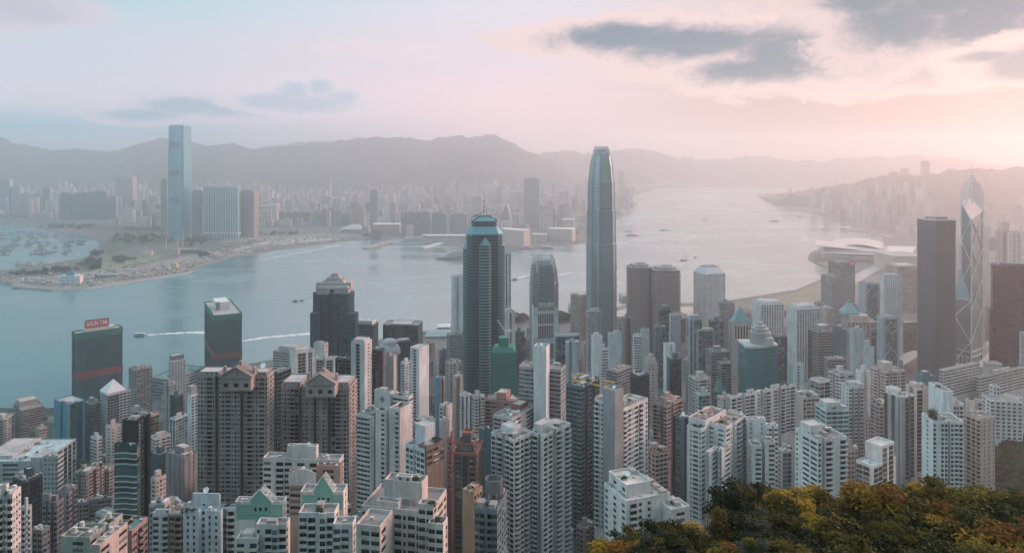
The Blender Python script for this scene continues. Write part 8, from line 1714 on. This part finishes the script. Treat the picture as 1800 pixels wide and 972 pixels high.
def tree(key, lab, px, py, Y, sc=1.0, rz=0.0, sq=(1, 1, 1), name='tree', cat='tree'):
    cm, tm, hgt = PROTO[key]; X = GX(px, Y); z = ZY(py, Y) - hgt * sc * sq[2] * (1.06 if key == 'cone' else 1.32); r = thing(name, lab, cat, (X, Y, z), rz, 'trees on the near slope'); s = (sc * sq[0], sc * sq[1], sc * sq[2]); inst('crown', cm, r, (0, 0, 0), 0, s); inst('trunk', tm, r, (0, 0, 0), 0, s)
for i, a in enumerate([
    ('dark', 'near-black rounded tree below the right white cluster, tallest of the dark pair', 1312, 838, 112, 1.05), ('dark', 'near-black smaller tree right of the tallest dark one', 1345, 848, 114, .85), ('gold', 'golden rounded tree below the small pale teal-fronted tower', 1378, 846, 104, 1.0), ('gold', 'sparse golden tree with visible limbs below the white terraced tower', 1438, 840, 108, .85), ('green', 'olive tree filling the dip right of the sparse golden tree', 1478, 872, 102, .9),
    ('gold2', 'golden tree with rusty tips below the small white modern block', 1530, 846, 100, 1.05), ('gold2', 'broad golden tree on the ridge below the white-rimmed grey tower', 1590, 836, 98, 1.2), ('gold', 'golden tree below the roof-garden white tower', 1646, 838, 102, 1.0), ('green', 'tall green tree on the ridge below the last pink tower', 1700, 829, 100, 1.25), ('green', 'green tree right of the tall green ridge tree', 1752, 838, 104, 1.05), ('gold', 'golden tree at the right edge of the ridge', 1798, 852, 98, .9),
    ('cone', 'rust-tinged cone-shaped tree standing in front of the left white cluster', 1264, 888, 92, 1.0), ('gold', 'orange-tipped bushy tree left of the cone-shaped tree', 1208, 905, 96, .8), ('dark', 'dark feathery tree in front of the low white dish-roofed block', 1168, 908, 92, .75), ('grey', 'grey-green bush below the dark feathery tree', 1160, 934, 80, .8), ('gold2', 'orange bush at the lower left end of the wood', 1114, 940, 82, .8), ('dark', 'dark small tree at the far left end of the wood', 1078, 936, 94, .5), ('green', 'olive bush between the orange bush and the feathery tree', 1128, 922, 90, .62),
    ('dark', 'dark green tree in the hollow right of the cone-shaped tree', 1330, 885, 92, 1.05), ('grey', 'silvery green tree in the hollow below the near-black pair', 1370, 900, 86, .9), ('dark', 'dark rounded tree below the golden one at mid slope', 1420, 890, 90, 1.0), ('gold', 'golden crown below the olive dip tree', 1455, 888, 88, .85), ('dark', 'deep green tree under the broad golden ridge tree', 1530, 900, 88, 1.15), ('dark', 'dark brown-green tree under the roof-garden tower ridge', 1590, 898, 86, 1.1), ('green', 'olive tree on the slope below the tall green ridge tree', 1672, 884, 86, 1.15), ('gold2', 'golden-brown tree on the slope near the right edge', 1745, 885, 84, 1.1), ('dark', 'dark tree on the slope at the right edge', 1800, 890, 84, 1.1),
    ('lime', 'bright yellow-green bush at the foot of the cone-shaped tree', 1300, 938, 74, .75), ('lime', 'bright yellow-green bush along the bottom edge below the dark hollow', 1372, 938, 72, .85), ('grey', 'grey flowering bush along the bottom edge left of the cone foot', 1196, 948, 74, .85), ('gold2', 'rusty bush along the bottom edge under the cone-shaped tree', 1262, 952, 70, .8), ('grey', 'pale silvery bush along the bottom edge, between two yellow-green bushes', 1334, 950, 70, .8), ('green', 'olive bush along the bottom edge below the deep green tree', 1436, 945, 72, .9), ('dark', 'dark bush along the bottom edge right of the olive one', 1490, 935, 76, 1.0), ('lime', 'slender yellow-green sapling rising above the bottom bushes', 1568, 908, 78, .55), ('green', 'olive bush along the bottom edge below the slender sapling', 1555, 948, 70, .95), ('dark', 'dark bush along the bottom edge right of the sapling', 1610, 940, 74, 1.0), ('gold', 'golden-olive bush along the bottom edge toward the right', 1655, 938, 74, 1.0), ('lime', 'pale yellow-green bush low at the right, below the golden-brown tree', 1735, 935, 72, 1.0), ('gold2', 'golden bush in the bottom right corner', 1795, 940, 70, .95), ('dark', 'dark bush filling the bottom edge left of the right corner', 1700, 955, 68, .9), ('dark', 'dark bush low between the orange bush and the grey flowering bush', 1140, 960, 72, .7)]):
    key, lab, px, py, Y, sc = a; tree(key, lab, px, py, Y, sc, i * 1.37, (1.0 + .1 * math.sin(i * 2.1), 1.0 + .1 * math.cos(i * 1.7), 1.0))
def woodland(name, lab, pts, seed, h0, h1, mats):
    g = np.random.default_rng(seed); m = MB()
    for X, Y, z in pts:
        r = g.uniform(h0, h1); n = 330; v = g.normal(0, 1, (n, 3)); v /= np.linalg.norm(v, axis=1)[:, None]; v[:, 2] = np.abs(v[:, 2]) * 1.1 - .2; P = v * r * (.75 + .3 * g.random((n, 1))) + (X, Y, z + r * .5); q = g.normal(0, .11 * r, (n, 4, 3)); m.quads(P[:, None, :] + q, int(g.integers(0, len(mats))) if g.random() < .9 else 0)
    tag(m.build(name, mats), lab, 'wood', kind='stuff')
def scatter(n, a, b, Y0, Y1, seed, lift=0, inpoly=None):
    rng = random.Random(seed); out = []
    while len(out) < n:
        px, Y = rng.uniform(a, b), rng.uniform(Y0, Y1); X = GX(px, Y)
        if inpoly and not inpoly(X, Y): continue
        if any((X - h[5]) ** 2 + (Y - h[6]) ** 2 < (h[7] * .8 + 3) ** 2 for h in HERO): n -= .05; continue
        out.append((X, Y, ground(X, Y) + lift))
    return out
LW = [LG, leafmat('leaf_wood_dark', (.006, .018, .010), (.018, .036, .02), 10), leafmat('leaf_wood', (.010, .045, .022), (.028, .095, .045), 8), leafmat('leaf_wood_pale', (.018, .055, .026), (.045, .105, .05), 9)]
woodland('woodland', 'dense dark wood covering the hillside at the right edge below the white mansion', scatter(560, 1735, 1900, 430, 860, 3), 3, 5, 8.5, LW)
woodland('woodland', 'band of dark trees round the government block and white mansion', scatter(120, 1640, 1850, 850, 965, 4) + scatter(60, 1590, 1700, 930, 1130, 6) + scatter(40, 1690, 1800, 1010, 1120, 7) + scatter(90, 1690, 1860, 790, 852, 12), 5, 4, 7, LW)
woodland('woodland', 'low scrub and street trees scattered between the lower towers', scatter(150, 0, 1560, 520, 1150, 9), 6, 2.5, 4.5, LW)
woodland('woodland', 'dark clumps of trees by the piers left of the tallest clawed skyscraper', [(GX(p, Y), Y, 4) for p, Y in ((890, 1800), (900, 1790), (912, 1780), (906, 1810), (920, 1800), (985, 1820), (992, 1800), (1000, 1790), (980, 1790), (995, 1815))], 7, 9, 14, LW)
rngw = random.Random(4); far = []
for (px, py, n, sx, sy) in ((168, 447, 26, 14, 4), (160, 462, 40, 16, 6), (210, 458, 30, 20, 4), (60, 482, 26, 40, 3), (110, 476, 26, 30, 3), (240, 420, 60, 50, 7), (340, 426, 30, 20, 8), (355, 448, 24, 10, 3), (120, 399, 40, 60, 4), (250, 404, 40, 50, 4), (20, 382, 30, 60, 4), (660, 414, 20, 20, 2), (480, 412, 20, 40, 2)):
    for _ in range(n):
        x, y = PG(px + rngw.gauss(0, .5) * sx, py + rngw.gauss(0, .5) * sy, 3.4)
        if pip(x, y, KOW): far.append((x, y, 3.4))
woodland('woodland', 'scrub and tree clumps spread over the reclaimed land round the typhoon basin', far, 8, 5, 10, LW)
# clutter of the building sites along the far shore: containers, heaps and huts nobody could count
rngc = random.Random(6); m = MB(); cl = [plain(c, .7) for c in ((.46, .42, .40), (.32, .235, .19), (.10, .15, .16), (.30, .26, .18), (.20, .215, .215))]
for k in range(950):
    px = rngc.uniform(0, 625); t_ = px / 625; y0 = float(np.interp(px, [0, 150, 335, 400, 500, 625], [500, 505, 478, 452, 436, 421])); py = y0 - abs(rngc.gauss(0, 9 if k % 3 else 24)) - 2; x, y = PG(px, py, 3.4)
    if not pip(x, y, KOW): continue
    w, d, h = rngc.uniform(3, 14), rngc.uniform(3, 8), rngc.uniform(2, 5.5); m.box(x - w / 2, x + w / 2, y - d / 2, y + d / 2, 3.3, 3.4 + h, rngc.randrange(5))
tag(m.build('site_clutter', cl), 'scatter of containers, huts and heaps along the far construction shore', 'site clutter', kind='stuff')

# ------------------------------------------------------------------ the air
def haze():
    m = bpy.data.materials.new('haze'); m.use_nodes = True; t = NT(m.node_tree); t.n.clear(); out = t.new('ShaderNodeOutputMaterial'); v = t.new('ShaderNodeVolumePrincipled'); v.inputs['Color'].default_value = (.975, .978, 1.0, 1); v.inputs['Density'].default_value = HAZE; v.inputs['Anisotropy'].default_value = .83; t.link(v.outputs[0], out.inputs['Volume'])
    b = MB(); b.box(-11000, 12500, -900, 12900, -5, 620, 0, True); o = b.build('haze', [m]); o['kind'] = 'stuff'; tag(o, 'pale bluish-pink haze filling the air over the harbour and city', 'haze')
HAZE = 1.6e-4
haze()
print('fillers', NF, 'objects', len(bpy.data.objects))
